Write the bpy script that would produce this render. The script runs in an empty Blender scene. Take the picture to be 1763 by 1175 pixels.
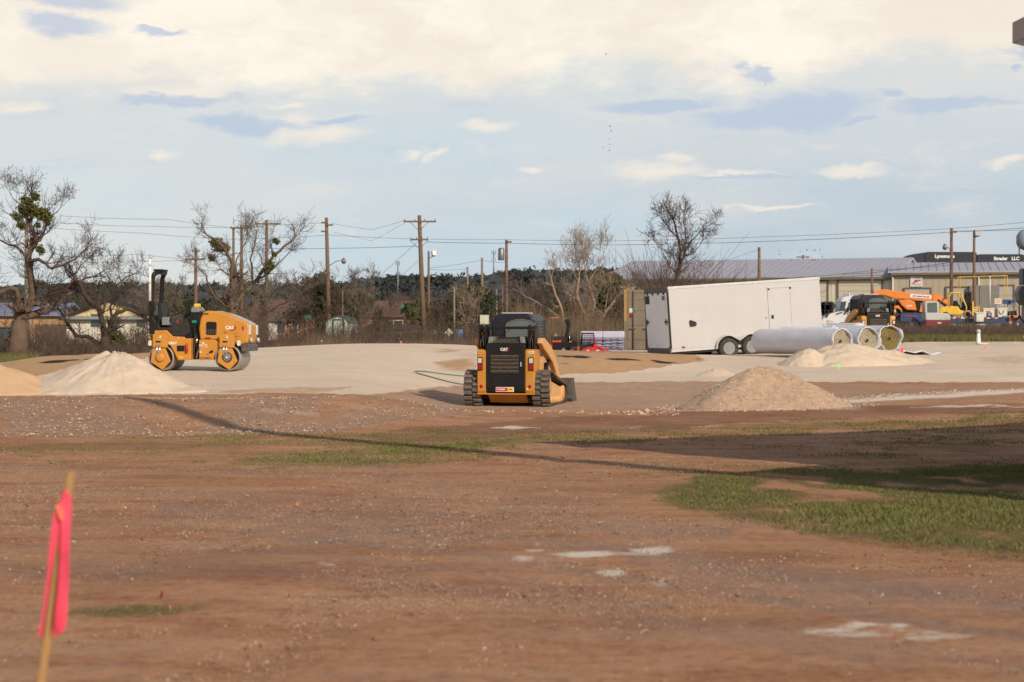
import bpy, bmesh, math, random
import numpy as np
from mathutils import Vector, Matrix, Euler
random.seed(7); RNG = np.random.default_rng(7)
SC = bpy.context.scene
COL = SC.collection
R = math.radians
# ---------------------------------------------------------------- camera
F, CX, HY, EYE = 3465.0, 881.5, 578.0, 1.6      # focal length in photo pixels, centre column, horizon row, eye height
cam_d = bpy.data.cameras.new('camera'); cam = bpy.data.objects.new('camera', cam_d); COL.objects.link(cam)
cam_d.sensor_width = 36.0; cam_d.lens = 36.0 * F / 1763.0
cam_d.clip_start = 0.1; cam_d.clip_end = 6000
cam.location = (0, 0, EYE)
cam.rotation_euler = (R(90) - math.atan((587.5 - HY) / F), 0, 0)
cam_d.dof.use_dof = True; cam_d.dof.focus_distance = 47.0; cam_d.dof.aperture_fstop = 3.2
SC.camera = cam
# ---------------------------------------------------------------- sun and sky
SUN_EL, SUN_AZ = R(28), math.atan2(.56, -.83)     # azimuth measured from +y towards +x
S_DIR = Vector((math.sin(SUN_AZ) * math.cos(SUN_EL), math.cos(SUN_AZ) * math.cos(SUN_EL), math.sin(SUN_EL)))
sl = bpy.data.lights.new('sun', 'SUN'); sl.energy = 3.9; sl.angle = R(0.5); sl.color = (1.0, .85, .675)
so = bpy.data.objects.new('sun', sl); COL.objects.link(so)
so.rotation_euler = (-S_DIR).to_track_quat('-Z', 'Y').to_euler(); so.location = (30, -40, 40)
SC.view_settings.view_transform = 'Standard'; SC.view_settings.look = 'None'
SC.view_settings.exposure = 0.0; SC.view_settings.gamma = 1.0; SC.view_settings.use_curve_mapping = False
SC.render.engine = 'CYCLES'
SC.cycles.use_denoising = True
SC.cycles.max_bounces = 6; SC.cycles.diffuse_bounces = 2; SC.cycles.glossy_bounces = 3; SC.cycles.transparent_max_bounces = 8

world = bpy.data.worlds.new('World'); SC.world = world; world.use_nodes = True
def build_sky():
    nt = world.node_tree; N = nt.nodes; L = nt.links; N.clear()
    out = N.new('ShaderNodeOutputWorld'); bg = N.new('ShaderNodeBackground'); L.new(bg.outputs[0], out.inputs[0])
    K = 0.10
    bg.inputs['Strength'].default_value = K
    sky = N.new('ShaderNodeTexSky'); sky.sky_type = 'NISHITA'; sky.sun_disc = False
    sky.sun_elevation = SUN_EL; sky.sun_rotation = SUN_AZ; sky.air_density = 1.0; sky.dust_density = 1.0
    tc = N.new('ShaderNodeTexCoord')
    sep = N.new('ShaderNodeSeparateXYZ'); L.new(tc.outputs['Generated'], sep.inputs[0])
    def math_(op, a, b=None, c=None):
        n = N.new('ShaderNodeMath'); n.operation = op
        for i, v in enumerate((a, b, c)):
            if v is None: continue
            if isinstance(v, (int, float)): n.inputs[i].default_value = v
            else: L.new(v, n.inputs[i])
        return n.outputs[0]
    az = math_('ARCTAN2', sep.outputs[0], sep.outputs[1]); el = math_('ARCSINE', sep.outputs[2])
    cv = N.new('ShaderNodeCombineXYZ'); L.new(az, cv.inputs[0]); L.new(el, cv.inputs[1])
    def noise(scale, detail, vec=cv.outputs[0], rough=.55, sx=1.0, sy=1.0, dist=0.0):
        mp = N.new('ShaderNodeMapping'); mp.inputs['Scale'].default_value = (sx, sy, 1); L.new(vec, mp.inputs[0])
        n = N.new('ShaderNodeTexNoise'); n.inputs['Scale'].default_value = scale; n.inputs['Detail'].default_value = detail
        n.inputs['Roughness'].default_value = rough; n.inputs['Distortion'].default_value = dist
        L.new(mp.outputs[0], n.inputs['Vector']); return n
    def ramp(fac, a, b):
        m = N.new('ShaderNodeMapRange'); m.interpolation_type = 'SMOOTHSTEP'
        m.inputs['From Min'].default_value = a; m.inputs['From Max'].default_value = b
        L.new(fac, m.inputs['Value']); return m.outputs[0]
    def mix(fac, a, b):
        m = N.new('ShaderNodeMix'); m.data_type = 'RGBA'
        if isinstance(fac, float): m.inputs['Factor'].default_value = fac
        else: L.new(fac, m.inputs['Factor'])
        for k, v in ((6, a), (7, b)):
            if isinstance(v, tuple): m.inputs[k].default_value = (*[q / K for q in v], 1)
            else: L.new(v, m.inputs[k])
        return m.outputs[2]
    # warped direction for cloud edges
    n1 = noise(9.0, 5, sx=1.0, sy=2.6, rough=.62)
    sub = N.new('ShaderNodeVectorMath'); sub.operation = 'SUBTRACT'; L.new(n1.outputs['Color'], sub.inputs[0]); sub.inputs[1].default_value = (.5, .5, .5)
    sca = N.new('ShaderNodeVectorMath'); sca.operation = 'MULTIPLY'; L.new(sub.outputs[0], sca.inputs[0]); sca.inputs[1].default_value = (.075, .030, 0)
    n2 = noise(34.0, 5, sx=1.0, sy=2.0, rough=.6)
    sub2 = N.new('ShaderNodeVectorMath'); sub2.operation = 'SUBTRACT'; L.new(n2.outputs['Color'], sub2.inputs[0]); sub2.inputs[1].default_value = (.5, .5, .5)
    sca2 = N.new('ShaderNodeVectorMath'); sca2.operation = 'MULTIPLY'; L.new(sub2.outputs[0], sca2.inputs[0]); sca2.inputs[1].default_value = (.030, .012, 0)
    ad = N.new('ShaderNodeVectorMath'); ad.operation = 'ADD'; L.new(cv.outputs[0], ad.inputs[0]); L.new(sca.outputs[0], ad.inputs[1])
    ad2 = N.new('ShaderNodeVectorMath'); ad2.operation = 'ADD'; L.new(ad.outputs[0], ad2.inputs[0]); L.new(sca2.outputs[0], ad2.inputs[1])
    wv = ad2.outputs[0]
    ws = N.new('ShaderNodeSeparateXYZ'); L.new(wv, ws.inputs[0])
    wel = ws.outputs[1]
    def blobs(lst, hard=.35):
        acc = None
        for (px, py, w, h) in lst:
            a0, e0 = (px - CX) / F, (HY - py) / F
            s = N.new('ShaderNodeVectorMath'); s.operation = 'SUBTRACT'; L.new(wv, s.inputs[0]); s.inputs[1].default_value = (a0, e0, 0)
            m = N.new('ShaderNodeVectorMath'); m.operation = 'MULTIPLY'; L.new(s.outputs[0], m.inputs[0]); m.inputs[1].default_value = (F / w, F / h, 0)
            ln = N.new('ShaderNodeVectorMath'); ln.operation = 'LENGTH'; L.new(m.outputs[0], ln.inputs[0])
            acc = ln.outputs['Value'] if acc is None else math_('MINIMUM', acc, ln.outputs['Value'])
        inv = math_('SUBTRACT', 1.0, acc)
        return ramp(inv, 0.0, hard)
    # pale overcast veil low in the sky: paler grey to the left, bluer to the right
    azr = ramp(az, -.25, .20)
    veil = mix(azr, (.66, .735, .76), (.46, .565, .675))
    up = ramp(el, .02, .135)
    veil = mix(up, veil, (.70, .735, .74))
    soft = noise(5.0, 4, sx=1.0, sy=3.5, rough=.5)
    sf = ramp(soft.outputs['Fac'], .42, .68)
    sf2 = math_('MULTIPLY', sf, .45)
    veil = mix(sf2, veil, (.80, .775, .735))
    base_up = ramp(el, .18, .36)
    v_alpha = math_('SUBTRACT', .96, math_('MULTIPLY', base_up, .92))
    c = mix(v_alpha, sky.outputs[0], veil)
    # blue openings low down in the middle
    op = blobs([(760, 250, 420, 110), (1010, 380, 300, 60), (700, 430, 600, 60)], 1.0)
    c = mix(math_('MULTIPLY', op, .55), c, (.555, .69, .775))
    # mottled thin cloud: faint brighter and bluer streaks everywhere
    m1 = noise(16.0, 7, vec=wv, sx=1.0, sy=3.2, rough=.68)
    c = mix(math_('MULTIPLY', ramp(m1.outputs['Fac'], .50, .72), .42), c, (.84, .80, .745))
    c = mix(math_('MULTIPLY', ramp(m1.outputs['Fac'], .48, .28), .40), c, (.50, .60, .72))
    # bright cream deck at the top of the frame, its lower edge wandering
    tilt = math_('ADD', wel, math_('MULTIPLY', az, -.015))
    dn = noise(13.0, 7, sx=1.0, sy=2.2, rough=.66)
    tilt = math_('ADD', tilt, math_('MULTIPLY', math_('SUBTRACT', dn.outputs['Fac'], .5), .075))
    deck = ramp(tilt, .117, .141)
    fade = math_('SUBTRACT', 1.0, math_('MULTIPLY', ramp(el, .20, .40), .92))
    deck = math_('MULTIPLY', deck, fade)
    d2 = noise(11.0, 8, vec=wv, sx=1.0, sy=2.0, rough=.66)
    dk = mix(ramp(d2.outputs['Fac'], .36, .66), (.90, .81, .71), (1.02, .95, .82))
    c = mix(deck, c, dk)
    # sunlit puffs
    puffs = blobs([(1120, 292, 130, 24), (1250, 300, 110, 12), (1160, 272, 60, 14), (560, 236, 105, 26), (290, 268, 55, 13), (690, 275, 40, 12), (742, 279, 26, 14),
                   (1455, 292, 90, 12), (500, 180, 45, 9), (840, 228, 70, 14), (925, 299, 40, 7), (1300, 363, 120, 6), (1720, 283, 60, 13), (120, 110, 190, 55), (45, 190, 60, 20), (330, 165, 130, 26), (520, 205, 90, 14)], .9)
    c = mix(math_('MULTIPLY', puffs, .78), c, (.93, .85, .745))
    # blue grey patches
    greys = blobs([(120, 14, 190, 24), (135, 56, 105, 24), (300, 62, 60, 8), (440, 212, 130, 18), (330, 178, 140, 12), (600, 208, 60, 8), (1400, 182, 125, 46), (1320, 208, 190, 28), (1308, 121, 45, 11), (1130, 182, 150, 14),
                   (1720, 104, 38, 24), (1530, 168, 45, 14), (1620, 188, 130, 14), (1490, 203, 24, 7), (1255, 305, 120, 6), (1713, 134, 16, 7)], .6)
    c = mix(math_('MULTIPLY', greys, .74), c, (.485, .58, .735))
    L.new(c, bg.inputs['Color'])
    world.cycles.sampling_method = 'MANUAL'; world.cycles.sample_map_resolution = 512
build_sky()

# ---------------------------------------------------------------- helpers
def tag(o, label=None, cat=None, group=None, kind=None):
    if label: o['label'] = label
    if cat: o['category'] = cat
    if group: o['group'] = group
    if kind: o['kind'] = kind
    return o
def empty(name, loc, rz=0, label=None, cat=None, group=None, rot=None):
    o = bpy.data.objects.new(name, None); COL.objects.link(o); o.empty_display_size = .2
    o.location = loc; o.rotation_euler = rot if rot else (0, 0, rz)
    return tag(o, label, cat, group)
def copy_tree(o, parent=None):
    c = o.copy(); COL.objects.link(c)
    if parent: c.parent = parent; c.matrix_parent_inverse = o.matrix_parent_inverse.copy()
    for ch in list(o.children): copy_tree(ch, c)
    return c
def zy(py, D): return EYE - (py - HY) * D / F
def at(px, py, D): return Vector(((px - CX) / F * D, D, zy(py, D)))
def xpx(px, D): return (px - CX) / F * D

class MB:
    """collects shapes; build() links them as one mesh object"""
    def __init__(s): s.v = []; s.f = []; s.mi = []; s.sm = []
    def add(s, verts, faces, mi=0, smooth=False):
        b = len(s.v); s.v += [tuple(p) for p in verts]
        for f in faces:
            s.f.append(tuple(i + b for i in f)); s.mi.append(mi); s.sm.append(smooth)
        return s
    def box(s, c, d, rot=None, mi=0):
        x, y, z = d[0] / 2, d[1] / 2, d[2] / 2
        P = [Vector((i * x, j * y, k * z)) for i in (-1, 1) for j in (-1, 1) for k in (-1, 1)]
        if rot is not None:
            m = rot if isinstance(rot, Matrix) else Euler(rot).to_matrix(); P = [m @ p for p in P]
        c = Vector(c)
        return s.add([p + c for p in P], [(0, 1, 3, 2), (4, 6, 7, 5), (0, 4, 5, 1), (2, 3, 7, 6), (0, 2, 6, 4), (1, 5, 7, 3)], mi)
    def span(s, a, b, mi=0):
        a, b = Vector(a), Vector(b); d = b - a
        return s.box((a + b) / 2, (abs(d.x), abs(d.y), abs(d.z)), None, mi)
    def prism(s, poly, axis, a, b, mi=0, smooth=False):
        def m(p, t):
            return {'x': (t, p[0], p[1]), 'y': (p[0], t, p[1]), 'z': (p[0], p[1], t)}[axis]
        n = len(poly)
        V = [m(p, a) for p in poly] + [m(p, b) for p in poly]
        s.add(V, [tuple(range(n)), tuple(range(2 * n - 1, n - 1, -1))], mi)
        b0 = len(s.v) - 2 * n
        for i in range(n):
            j = (i + 1) % n
            s.f.append((b0 + i, b0 + j, b0 + n + j, b0 + n + i)); s.mi.append(mi); s.sm.append(smooth)
        return s
    def tube(s, pts, rad, n=8, mi=0, cap=True, smooth=True):
        pts = [Vector(p) for p in pts]; k = len(pts)
        rad = [rad] * k if isinstance(rad, (int, float)) else list(rad)
        V = []; ref = None
        for i, p in enumerate(pts):
            t = (pts[min(i + 1, k - 1)] - pts[max(i - 1, 0)])
            if t.length < 1e-9: t = Vector((0, 0, 1))
            t.normalize()
            if ref is None:
                ref = Vector((0, 0, 1)) if abs(t.z) < .9 else Vector((1, 0, 0))
            u = ref - t * ref.dot(t)
            if u.length < 1e-6: u = t.orthogonal()
            u.normalize(); w = t.cross(u); ref = u
            for j in range(n):
                a = 2 * math.pi * j / n
                V.append(p + (u * math.cos(a) + w * math.sin(a)) * rad[i])
        Fs = []
        for i in range(k - 1):
            for j in range(n):
                q = (j + 1) % n
                Fs.append((i * n + j, i * n + q, (i + 1) * n + q, (i + 1) * n + j))
        s.add(V, Fs, mi, smooth)
        if cap:
            b = len(s.v) - k * n
            s.f.append(tuple(b + j for j in range(n - 1, -1, -1))); s.mi.append(mi); s.sm.append(False)
            s.f.append(tuple(b + (k - 1) * n + j for j in range(n))); s.mi.append(mi); s.sm.append(False)
        return s
    def lathe(s, prof, c=(0, 0, 0), axis='z', n=24, mi=0, smooth=True):
        """prof: (radius, height) pairs along the axis"""
        V = []; c = Vector(c)
        for (r, h) in prof:
            for j in range(n):
                a = 2 * math.pi * j / n; x, y = r * math.cos(a), r * math.sin(a)
                V.append(c + Vector({'z': (x, y, h), 'y': (x, h, y), 'x': (h, x, y)}[axis]))
        Fs = []
        for i in range(len(prof) - 1):
            for j in range(n):
                q = (j + 1) % n
                Fs.append((i * n + j, i * n + q, (i + 1) * n + q, (i + 1) * n + j))
        s.add(V, Fs, mi, smooth)
        b = len(s.v) - len(prof) * n
        for i in (0, len(prof) - 1):
            if prof[i][0] > 1e-4: s.f.append(tuple(b + i * n + j for j in range(n))); s.mi.append(mi); s.sm.append(False)
        return s
    def cyl(s, c, r, h, axis='z', n=20, mi=0):
        return s.lathe([(r, -h / 2), (r, h / 2)], c, axis, n, mi)
    def ball(s, c, r, n=12, mi=0, sc=(1, 1, 1)):
        V = []; c = Vector(c); m = n // 2
        for i in range(m + 1):
            th = math.pi * i / m
            for j in range(n):
                a = 2 * math.pi * j / n
                V.append(c + Vector((r * sc[0] * math.sin(th) * math.cos(a), r * sc[1] * math.sin(th) * math.sin(a), r * sc[2] * math.cos(th))))
        Fs = [(i * n + j, i * n + (j + 1) % n, (i + 1) * n + (j + 1) % n, (i + 1) * n + j) for i in range(m) for j in range(n)]
        return s.add(V, Fs, mi, True)
    def build(s, name, mats, parent=None, bevel=0, loc=None, rot=None, kind=None):
        me = bpy.data.meshes.new(name); me.from_pydata(s.v, [], s.f)
        mats = mats if isinstance(mats, (list, tuple)) else [mats]
        for m in mats: me.materials.append(m)
        me.polygons.foreach_set('material_index', s.mi); me.polygons.foreach_set('use_smooth', s.sm)
        me.validate(); me.update()
        bm = bmesh.new(); bm.from_mesh(me); bmesh.ops.recalc_face_normals(bm, faces=bm.faces); bm.to_mesh(me); bm.free()
        o = bpy.data.objects.new(name, me); COL.objects.link(o)
        if parent: o.parent = parent
        if loc: o.location = loc
        if rot: o.rotation_euler = rot
        if kind: o['kind'] = kind
        if bevel:
            b = o.modifiers.new('bevel', 'BEVEL'); b.width = bevel; b.segments = 2; b.limit_method = 'ANGLE'; b.angle_limit = R(35)
        return o
def mesh_np(name, V, Fq, mat, parent=None, kind=None, smooth=False):
    """fast mesh from numpy arrays; Fq is (n,3) or (n,4)"""
    me = bpy.data.meshes.new(name); k = Fq.shape[1]
    me.vertices.add(len(V)); me.vertices.foreach_set('co', np.ascontiguousarray(V, dtype=np.float32).ravel())
    me.loops.add(Fq.size); me.loops.foreach_set('vertex_index', np.ascontiguousarray(Fq, dtype=np.int32).ravel())
    me.polygons.add(len(Fq)); me.polygons.foreach_set('loop_start', np.arange(0, Fq.size, k, dtype=np.int32))
    me.polygons.foreach_set('loop_total', np.full(len(Fq), k, dtype=np.int32))
    me.polygons.foreach_set('use_smooth', np.full(len(Fq), smooth, dtype=bool))
    me.materials.append(mat); me.update(calc_edges=True); me.validate()
    o = bpy.data.objects.new(name, me); COL.objects.link(o)
    if parent: o.parent = parent
    if kind: o['kind'] = kind
    return o
def text(body, size, mat, parent, loc, rot=(R(90), 0, 0), name='lettering', bold=0.0, ext=.002, sx=1.0):
    cu = bpy.data.curves.new('tmp_text', 'FONT'); cu.body = body; cu.size = size; cu.extrude = ext; cu.offset = bold
    cu.align_x = 'CENTER'; cu.align_y = 'CENTER'; cu.resolution_u = 3
    ob = bpy.data.objects.new('tmp_text', cu); COL.objects.link(ob)
    dg = bpy.context.evaluated_depsgraph_get(); me = bpy.data.meshes.new_from_object(ob.evaluated_get(dg))
    bpy.data.objects.remove(ob); bpy.data.curves.remove(cu)
    me.materials.clear(); me.materials.append(mat); me.name = name
    o = bpy.data.objects.new(name, me); COL.objects.link(o); o.parent = parent; o.location = loc; o.rotation_euler = rot
    o.scale = (sx, 1, 1)
    return o

# ---------------------------------------------------------------- materials
def mat(name, col, rough=.6, metal=0.0, var=.18, scale=3.0, dust=None, dust_amt=.35, bump=0.0, bscale=40.0, spec=.4, emit=None, alpha=None, trans=0.0, coat=0.0):
    m = bpy.data.materials.new(name); m.use_nodes = True
    nt = m.node_tree; N = nt.nodes; L = nt.links; p = N['Principled BSDF']
    p.inputs['Roughness'].default_value = rough; p.inputs['Metallic'].default_value = metal
    p.inputs['Specular IOR Level'].default_value = spec; p.inputs['Coat Weight'].default_value = coat
    p.inputs['Transmission Weight'].default_value = trans
    tc = N.new('ShaderNodeTexCoord'); nz = N.new('ShaderNodeTexNoise'); nz.inputs['Scale'].default_value = scale; nz.inputs['Detail'].default_value = 6
    nz.inputs['Roughness'].default_value = .65
    L.new(tc.outputs['Object'], nz.inputs['Vector'])
    mr = N.new('ShaderNodeMapRange'); mr.inputs['From Min'].default_value = .25; mr.inputs['From Max'].default_value = .75
    mr.inputs['To Min'].default_value = 1 - var; mr.inputs['To Max'].default_value = 1 + var; L.new(nz.outputs['Fac'], mr.inputs['Value'])
    mx = N.new('ShaderNodeMix'); mx.data_type = 'RGBA'; mx.blend_type = 'MULTIPLY'; mx.inputs['Factor'].default_value = 1
    mx.inputs[6].default_value = (*col, 1); L.new(mr.outputs[0], mx.inputs[7])
    c = mx.outputs[2]
    if dust:
        n2 = N.new('ShaderNodeTexNoise'); n2.inputs['Scale'].default_value = scale * 1.7; n2.inputs['Detail'].default_value = 7; n2.inputs['Roughness'].default_value = .7
        L.new(tc.outputs['Object'], n2.inputs['Vector'])
        m2 = N.new('ShaderNodeMapRange'); m2.inputs['From Min'].default_value = .42; m2.inputs['From Max'].default_value = .72
        m2.inputs['To Max'].default_value = dust_amt; m2.inputs['To Min'].default_value = dust_amt * .15; L.new(n2.outputs['Fac'], m2.inputs['Value'])
        m3 = N.new('ShaderNodeMix'); m3.data_type = 'RGBA'; L.new(m2.outputs[0], m3.inputs['Factor']); L.new(c, m3.inputs[6]); m3.inputs[7].default_value = (*dust, 1)
        c = m3.outputs[2]
        m4 = N.new('ShaderNodeMapRange'); m4.inputs['To Min'].default_value = rough; m4.inputs['To Max'].default_value = .95; L.new(m2.outputs[0], m4.inputs['Value']); L.new(m4.outputs[0], p.inputs['Roughness'])
    L.new(c, p.inputs['Base Color'])
    if bump:
        n3 = N.new('ShaderNodeTexNoise'); n3.inputs['Scale'].default_value = bscale; n3.inputs['Detail'].default_value = 6; L.new(tc.outputs['Object'], n3.inputs['Vector'])
        b = N.new('ShaderNodeBump'); b.inputs['Strength'].default_value = bump; b.inputs['Distance'].default_value = .02; L.new(n3.outputs['Fac'], b.inputs['Height']); L.new(b.outputs[0], p.inputs['Normal'])
    if emit: p.inputs['Emission Color'].default_value = (*emit, 1); p.inputs['Emission Strength'].default_value = 1
    if alpha is not None: p.inputs['Alpha'].default_value = alpha
    return m

# ---------------------------------------------------------------- value noise for shapes
def vnoise(x, y, seed=0):
    x = np.asarray(x, float); y = np.asarray(y, float)
    xi = np.floor(x).astype(np.int64); yi = np.floor(y).astype(np.int64); fx = x - xi; fy = y - yi
    fx = fx * fx * (3 - 2 * fx); fy = fy * fy * (3 - 2 * fy)
    def h(a, b):
        n = (a * 374761393 + b * 668265263 + seed * 974711) & 0x7fffffff
        n = ((n ^ (n >> 13)) * 1274126177) & 0x7fffffff
        return ((n ^ (n >> 16)) & 0xffff) / 65535.0
    a = h(xi, yi); b = h(xi + 1, yi); c = h(xi, yi + 1); d = h(xi + 1, yi + 1)
    return (a * (1 - fx) + b * fx) * (1 - fy) + (c * (1 - fx) + d * fx) * fy
def fbm(x, y, seed=0, octv=4, gain=.5):
    t = 0; a = 1; s = 0
    for i in range(octv):
        t = t + a * vnoise(np.asarray(x) * 2 ** i, np.asarray(y) * 2 ** i, seed + i * 17); s += a; a *= gain
    return t / s - .5

# ---------------------------------------------------------------- terrain
PROF = {
 -400: [(30, 0), (31.5, 0), (33, .06), (37, .47), (39, .42), (43, zy(681, 43)), (49, zy(652, 49)), (55, zy(634, 55)), (57, zy(632, 57)), (63, .5), (95, .6), (200, 1.1)],
 0: [(30, 0), (31.5, 0), (33, .06), (37, zy(684, 37)), (39, .40), (43, zy(681, 43)), (49, zy(655, 49)), (55.5, zy(629, 55.5)), (57, zy(627, 57)), (64, .5), (95, .63), (200, 1.1)],
 60: [(30, 0), (31.5, 0), (33, .06), (37, zy(683, 37)), (39, .40), (43, zy(680, 43)), (49, zy(651, 49)), (55.5, zy(616, 55.5)), (57, zy(613, 57)), (64, .55), (95, .66), (200, 1.1)],
 150: [(30, 0), (31.8, 0), (33.3, .06), (37, zy(684, 37)), (39, .38), (43, zy(680, 43)), (50, zy(642, 50)), (56, zy(613, 56)), (61, zy(607, 61)), (68, .7), (95, .7), (200, 1.15)],
 260: [(30, 0), (32, 0), (33.5, .05), (37.2, zy(686, 37.2)), (39.5, .36), (43, zy(679, 43)), (46, zy(664, 46)), (52.5, zy(638, 52.5)), (57, zy(625, 57)), (60, zy(613, 60)), (66, zy(605, 66)), (74, .8), (95, .75), (200, 1.2)],
 400: [(30, 0), (32.5, 0), (34, .04), (37.5, zy(688, 37.5)), (40, .33), (43, zy(679, 43)), (46, zy(665, 46)), (52.5, zy(638, 52.5)), (60, zy(621, 60)), (75, zy(600, 75)), (82, .9), (120, .9), (200, 1.2)],
 600: [(30, 0), (33.5, 0), (35, .05), (38.5, zy(681, 38.5)), (40, .38), (43, zy(676, 43)), (52.5, zy(641, 52.5)), (62, zy(612, 62)), (76, zy(590, 76)), (84, 1.0), (120, 1.0), (200, 1.2)],
 700: [(30, 0), (34, 0), (36, .07), (39, zy(688, 39)), (41, .27), (43.5, .20), (48, .26), (53, zy(645, 53)), (64, zy(611, 64)), (76, zy(590, 76)), (84, 1.0), (120, 1.0), (200, 1.2)],
 760: [(30, 0), (36, 0), (39, .15), (41, .10), (43.5, .02), (48, .10), (52, zy(662, 52)), (56, zy(646, 56)), (62, zy(630, 62)), (66, zy(612, 66)), (76, zy(591, 76)), (84, 1.0), (120, 1.0), (200, 1.2)],
 800: [(30, 0), (36, 0), (40, .055), (42, .02), (48, 0), (51, .12), (57, zy(646, 57)), (66, zy(611, 66)), (76, zy(592, 76)), (84, 1.0), (120, 1.0), (200, 1.2)],
 870: [(30, 0), (36, 0), (40.5, .075), (42.3, 0), (48, 0), (54, zy(660, 54)), (60, zy(634, 60)), (66, zy(611, 66)), (74, zy(598, 74)), (82, 1.0), (120, 1.0), (200, 1.2)],
 960: [(30, 0), (36, 0), (40.5, .07), (42.5, 0), (48, .02), (52.5, zy(661, 52.5)), (55.5, zy(648, 55.5)), (59, zy(614, 59)), (63, zy(605, 63)), (70, 1.05), (120, 1.0), (200, 1.2)],
 1100: [(30, 0), (36, 0), (40, .03), (44, .01), (50, .12), (52, zy(665, 52)), (53, zy(657, 53)), (57, zy(645, 57)), (60.5, zy(617, 60.5)), (64, zy(609, 64)), (70, 1.0), (120, 1.0), (200, 1.2)],
 1220: [(30, 0), (36, 0), (40, .03), (44, .02), (50, .14), (52, zy(665, 52)), (52.9, zy(657, 52.9)), (58, zy(641, 58)), (63, zy(622, 63)), (68, zy(612, 68)), (75, 1.0), (120, 1.1), (200, 1.4)],
 1400: [(30, 0), (36, 0), (40, .05), (44, .06), (52, zy(665, 52)), (52.8, zy(657, 52.8)), (60, zy(633, 60)), (66, zy(611, 66)), (72, 1.05), (80, 1.05), (150, 1.6), (200, 1.7)],
 1560: [(30, 0), (35, 0), (38, .08), (42, .13), (52, zy(665, 52)), (52.8, zy(658, 52.8)), (60, zy(633, 60)), (68, zy(607, 68)), (76, zy(588, 76)), (82, 1.3), (150, 1.7), (200, 1.8)],
 1763: [(30, 0), (34, 0), (38, .12), (42, .26), (46, .24), (52, zy(664, 52)), (52.8, zy(657, 52.8)), (60, zy(628, 60)), (70, zy(601, 70)), (76, zy(588, 76)), (84, 1.32), (150, 1.7), (200, 1.8)],
 2400: [(30, 0), (34, 0), (38, .12), (42, .26), (46, .24), (52, .35), (52.8, .45), (60, .75), (70, 1.1), (76, 1.35), (84, 1.32), (150, 1.7), (200, 1.8)],
}
D_ROWS = np.concatenate([np.linspace(-12, 7, 20), np.arange(7.5, 26, .14), np.arange(26, 66, .1), np.arange(66, 100, .4), np.geomspace(100, 2600, 70)])
Q_COLS = np.concatenate([np.arange(-2600, -400, 60), np.arange(-400, 2180, 6), np.arange(2180, 4400, 60)]).astype(float)
def make_grid():
    qs = sorted(PROF); nz = np.zeros((len(D_ROWS), len(qs)))
    for k, q in enumerate(qs):
        d, z = zip(*PROF[q]); nz[:, k] = np.interp(D_ROWS, d, z)
    Z = np.stack([np.interp(Q_COLS, qs, nz[i]) for i in range(len(D_ROWS))])
    for _ in range(3):                                     # soften
        for r_, ax in ((4, 1), (3, 0)):
            k = 2 * r_ + 1; pad = [(0, 0), (0, 0)]; pad[ax] = (r_, r_)
            P = np.pad(Z, pad, mode='edge'); cs = np.cumsum(P, axis=ax)
            z0 = np.zeros_like(np.take(cs, [0], axis=ax)); cs = np.concatenate([z0, cs], axis=ax)
            n = Z.shape[ax]
            Z = (np.take(cs, range(k, k + n), axis=ax) - np.take(cs, range(0, n), axis=ax)) / k
    X = (Q_COLS[None, :] - CX) / F * np.maximum(D_ROWS[:, None], 24.0)
    Y = np.repeat(D_ROWS[:, None], len(Q_COLS), axis=1)
    return X, Y, Z
GX, GY, GZ = make_grid()
def gz(x, y):
    """ground height under a point (or arrays)"""
    x = np.asarray(x, float); y = np.asarray(y, float)
    q = CX + F * x / np.maximum(y, 24.0)
    i = np.clip(np.searchsorted(D_ROWS, y) - 1, 0, len(D_ROWS) - 2); j = np.clip(np.searchsorted(Q_COLS, q) - 1, 0, len(Q_COLS) - 2)
    a = np.clip((y - D_ROWS[i]) / (D_ROWS[i + 1] - D_ROWS[i]), 0, 1); b = np.clip((q - Q_COLS[j]) / (Q_COLS[j + 1] - Q_COLS[j]), 0, 1)
    r = GZ[i, j] * (1 - a) * (1 - b) + GZ[i + 1, j] * a * (1 - b) + GZ[i, j + 1] * (1 - a) * b + GZ[i + 1, j + 1] * a * b
    return float(r) if r.ndim == 0 else r
def on(px, D, dz=0.0):
    x = xpx(px, D); return Vector((x, D, gz(x, D) + dz))
def inpoly(px, py, poly):
    ins = np.zeros(px.shape, bool); n = len(poly)
    for i in range(n):
        x1, y1 = poly[i]; x2, y2 = poly[(i + 1) % n]
        if y1 == y2: continue
        c = ((y1 > py) != (y2 > py)) & (px < (x2 - x1) * (py - y1) / (y2 - y1) + x1); ins ^= c
    return ins
def softpoly(px, py, poly, sx, sy):
    acc = np.zeros(px.shape)
    for k in range(8):
        a = k * 2.399; r = (k + .5) / 8
        acc += inpoly(px + sx * r * math.cos(a), py + sy * r * math.sin(a), poly)
    return acc / 8
def spots(px, py, lst):
    m = np.zeros(px.shape)
    for (x, y, w, h, a) in lst:
        m = np.maximum(m, a * np.clip(1.1 - .8 * (((px - x) / w) ** 2 + ((py - y) / h) ** 2), 0, 1))
    return m
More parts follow.
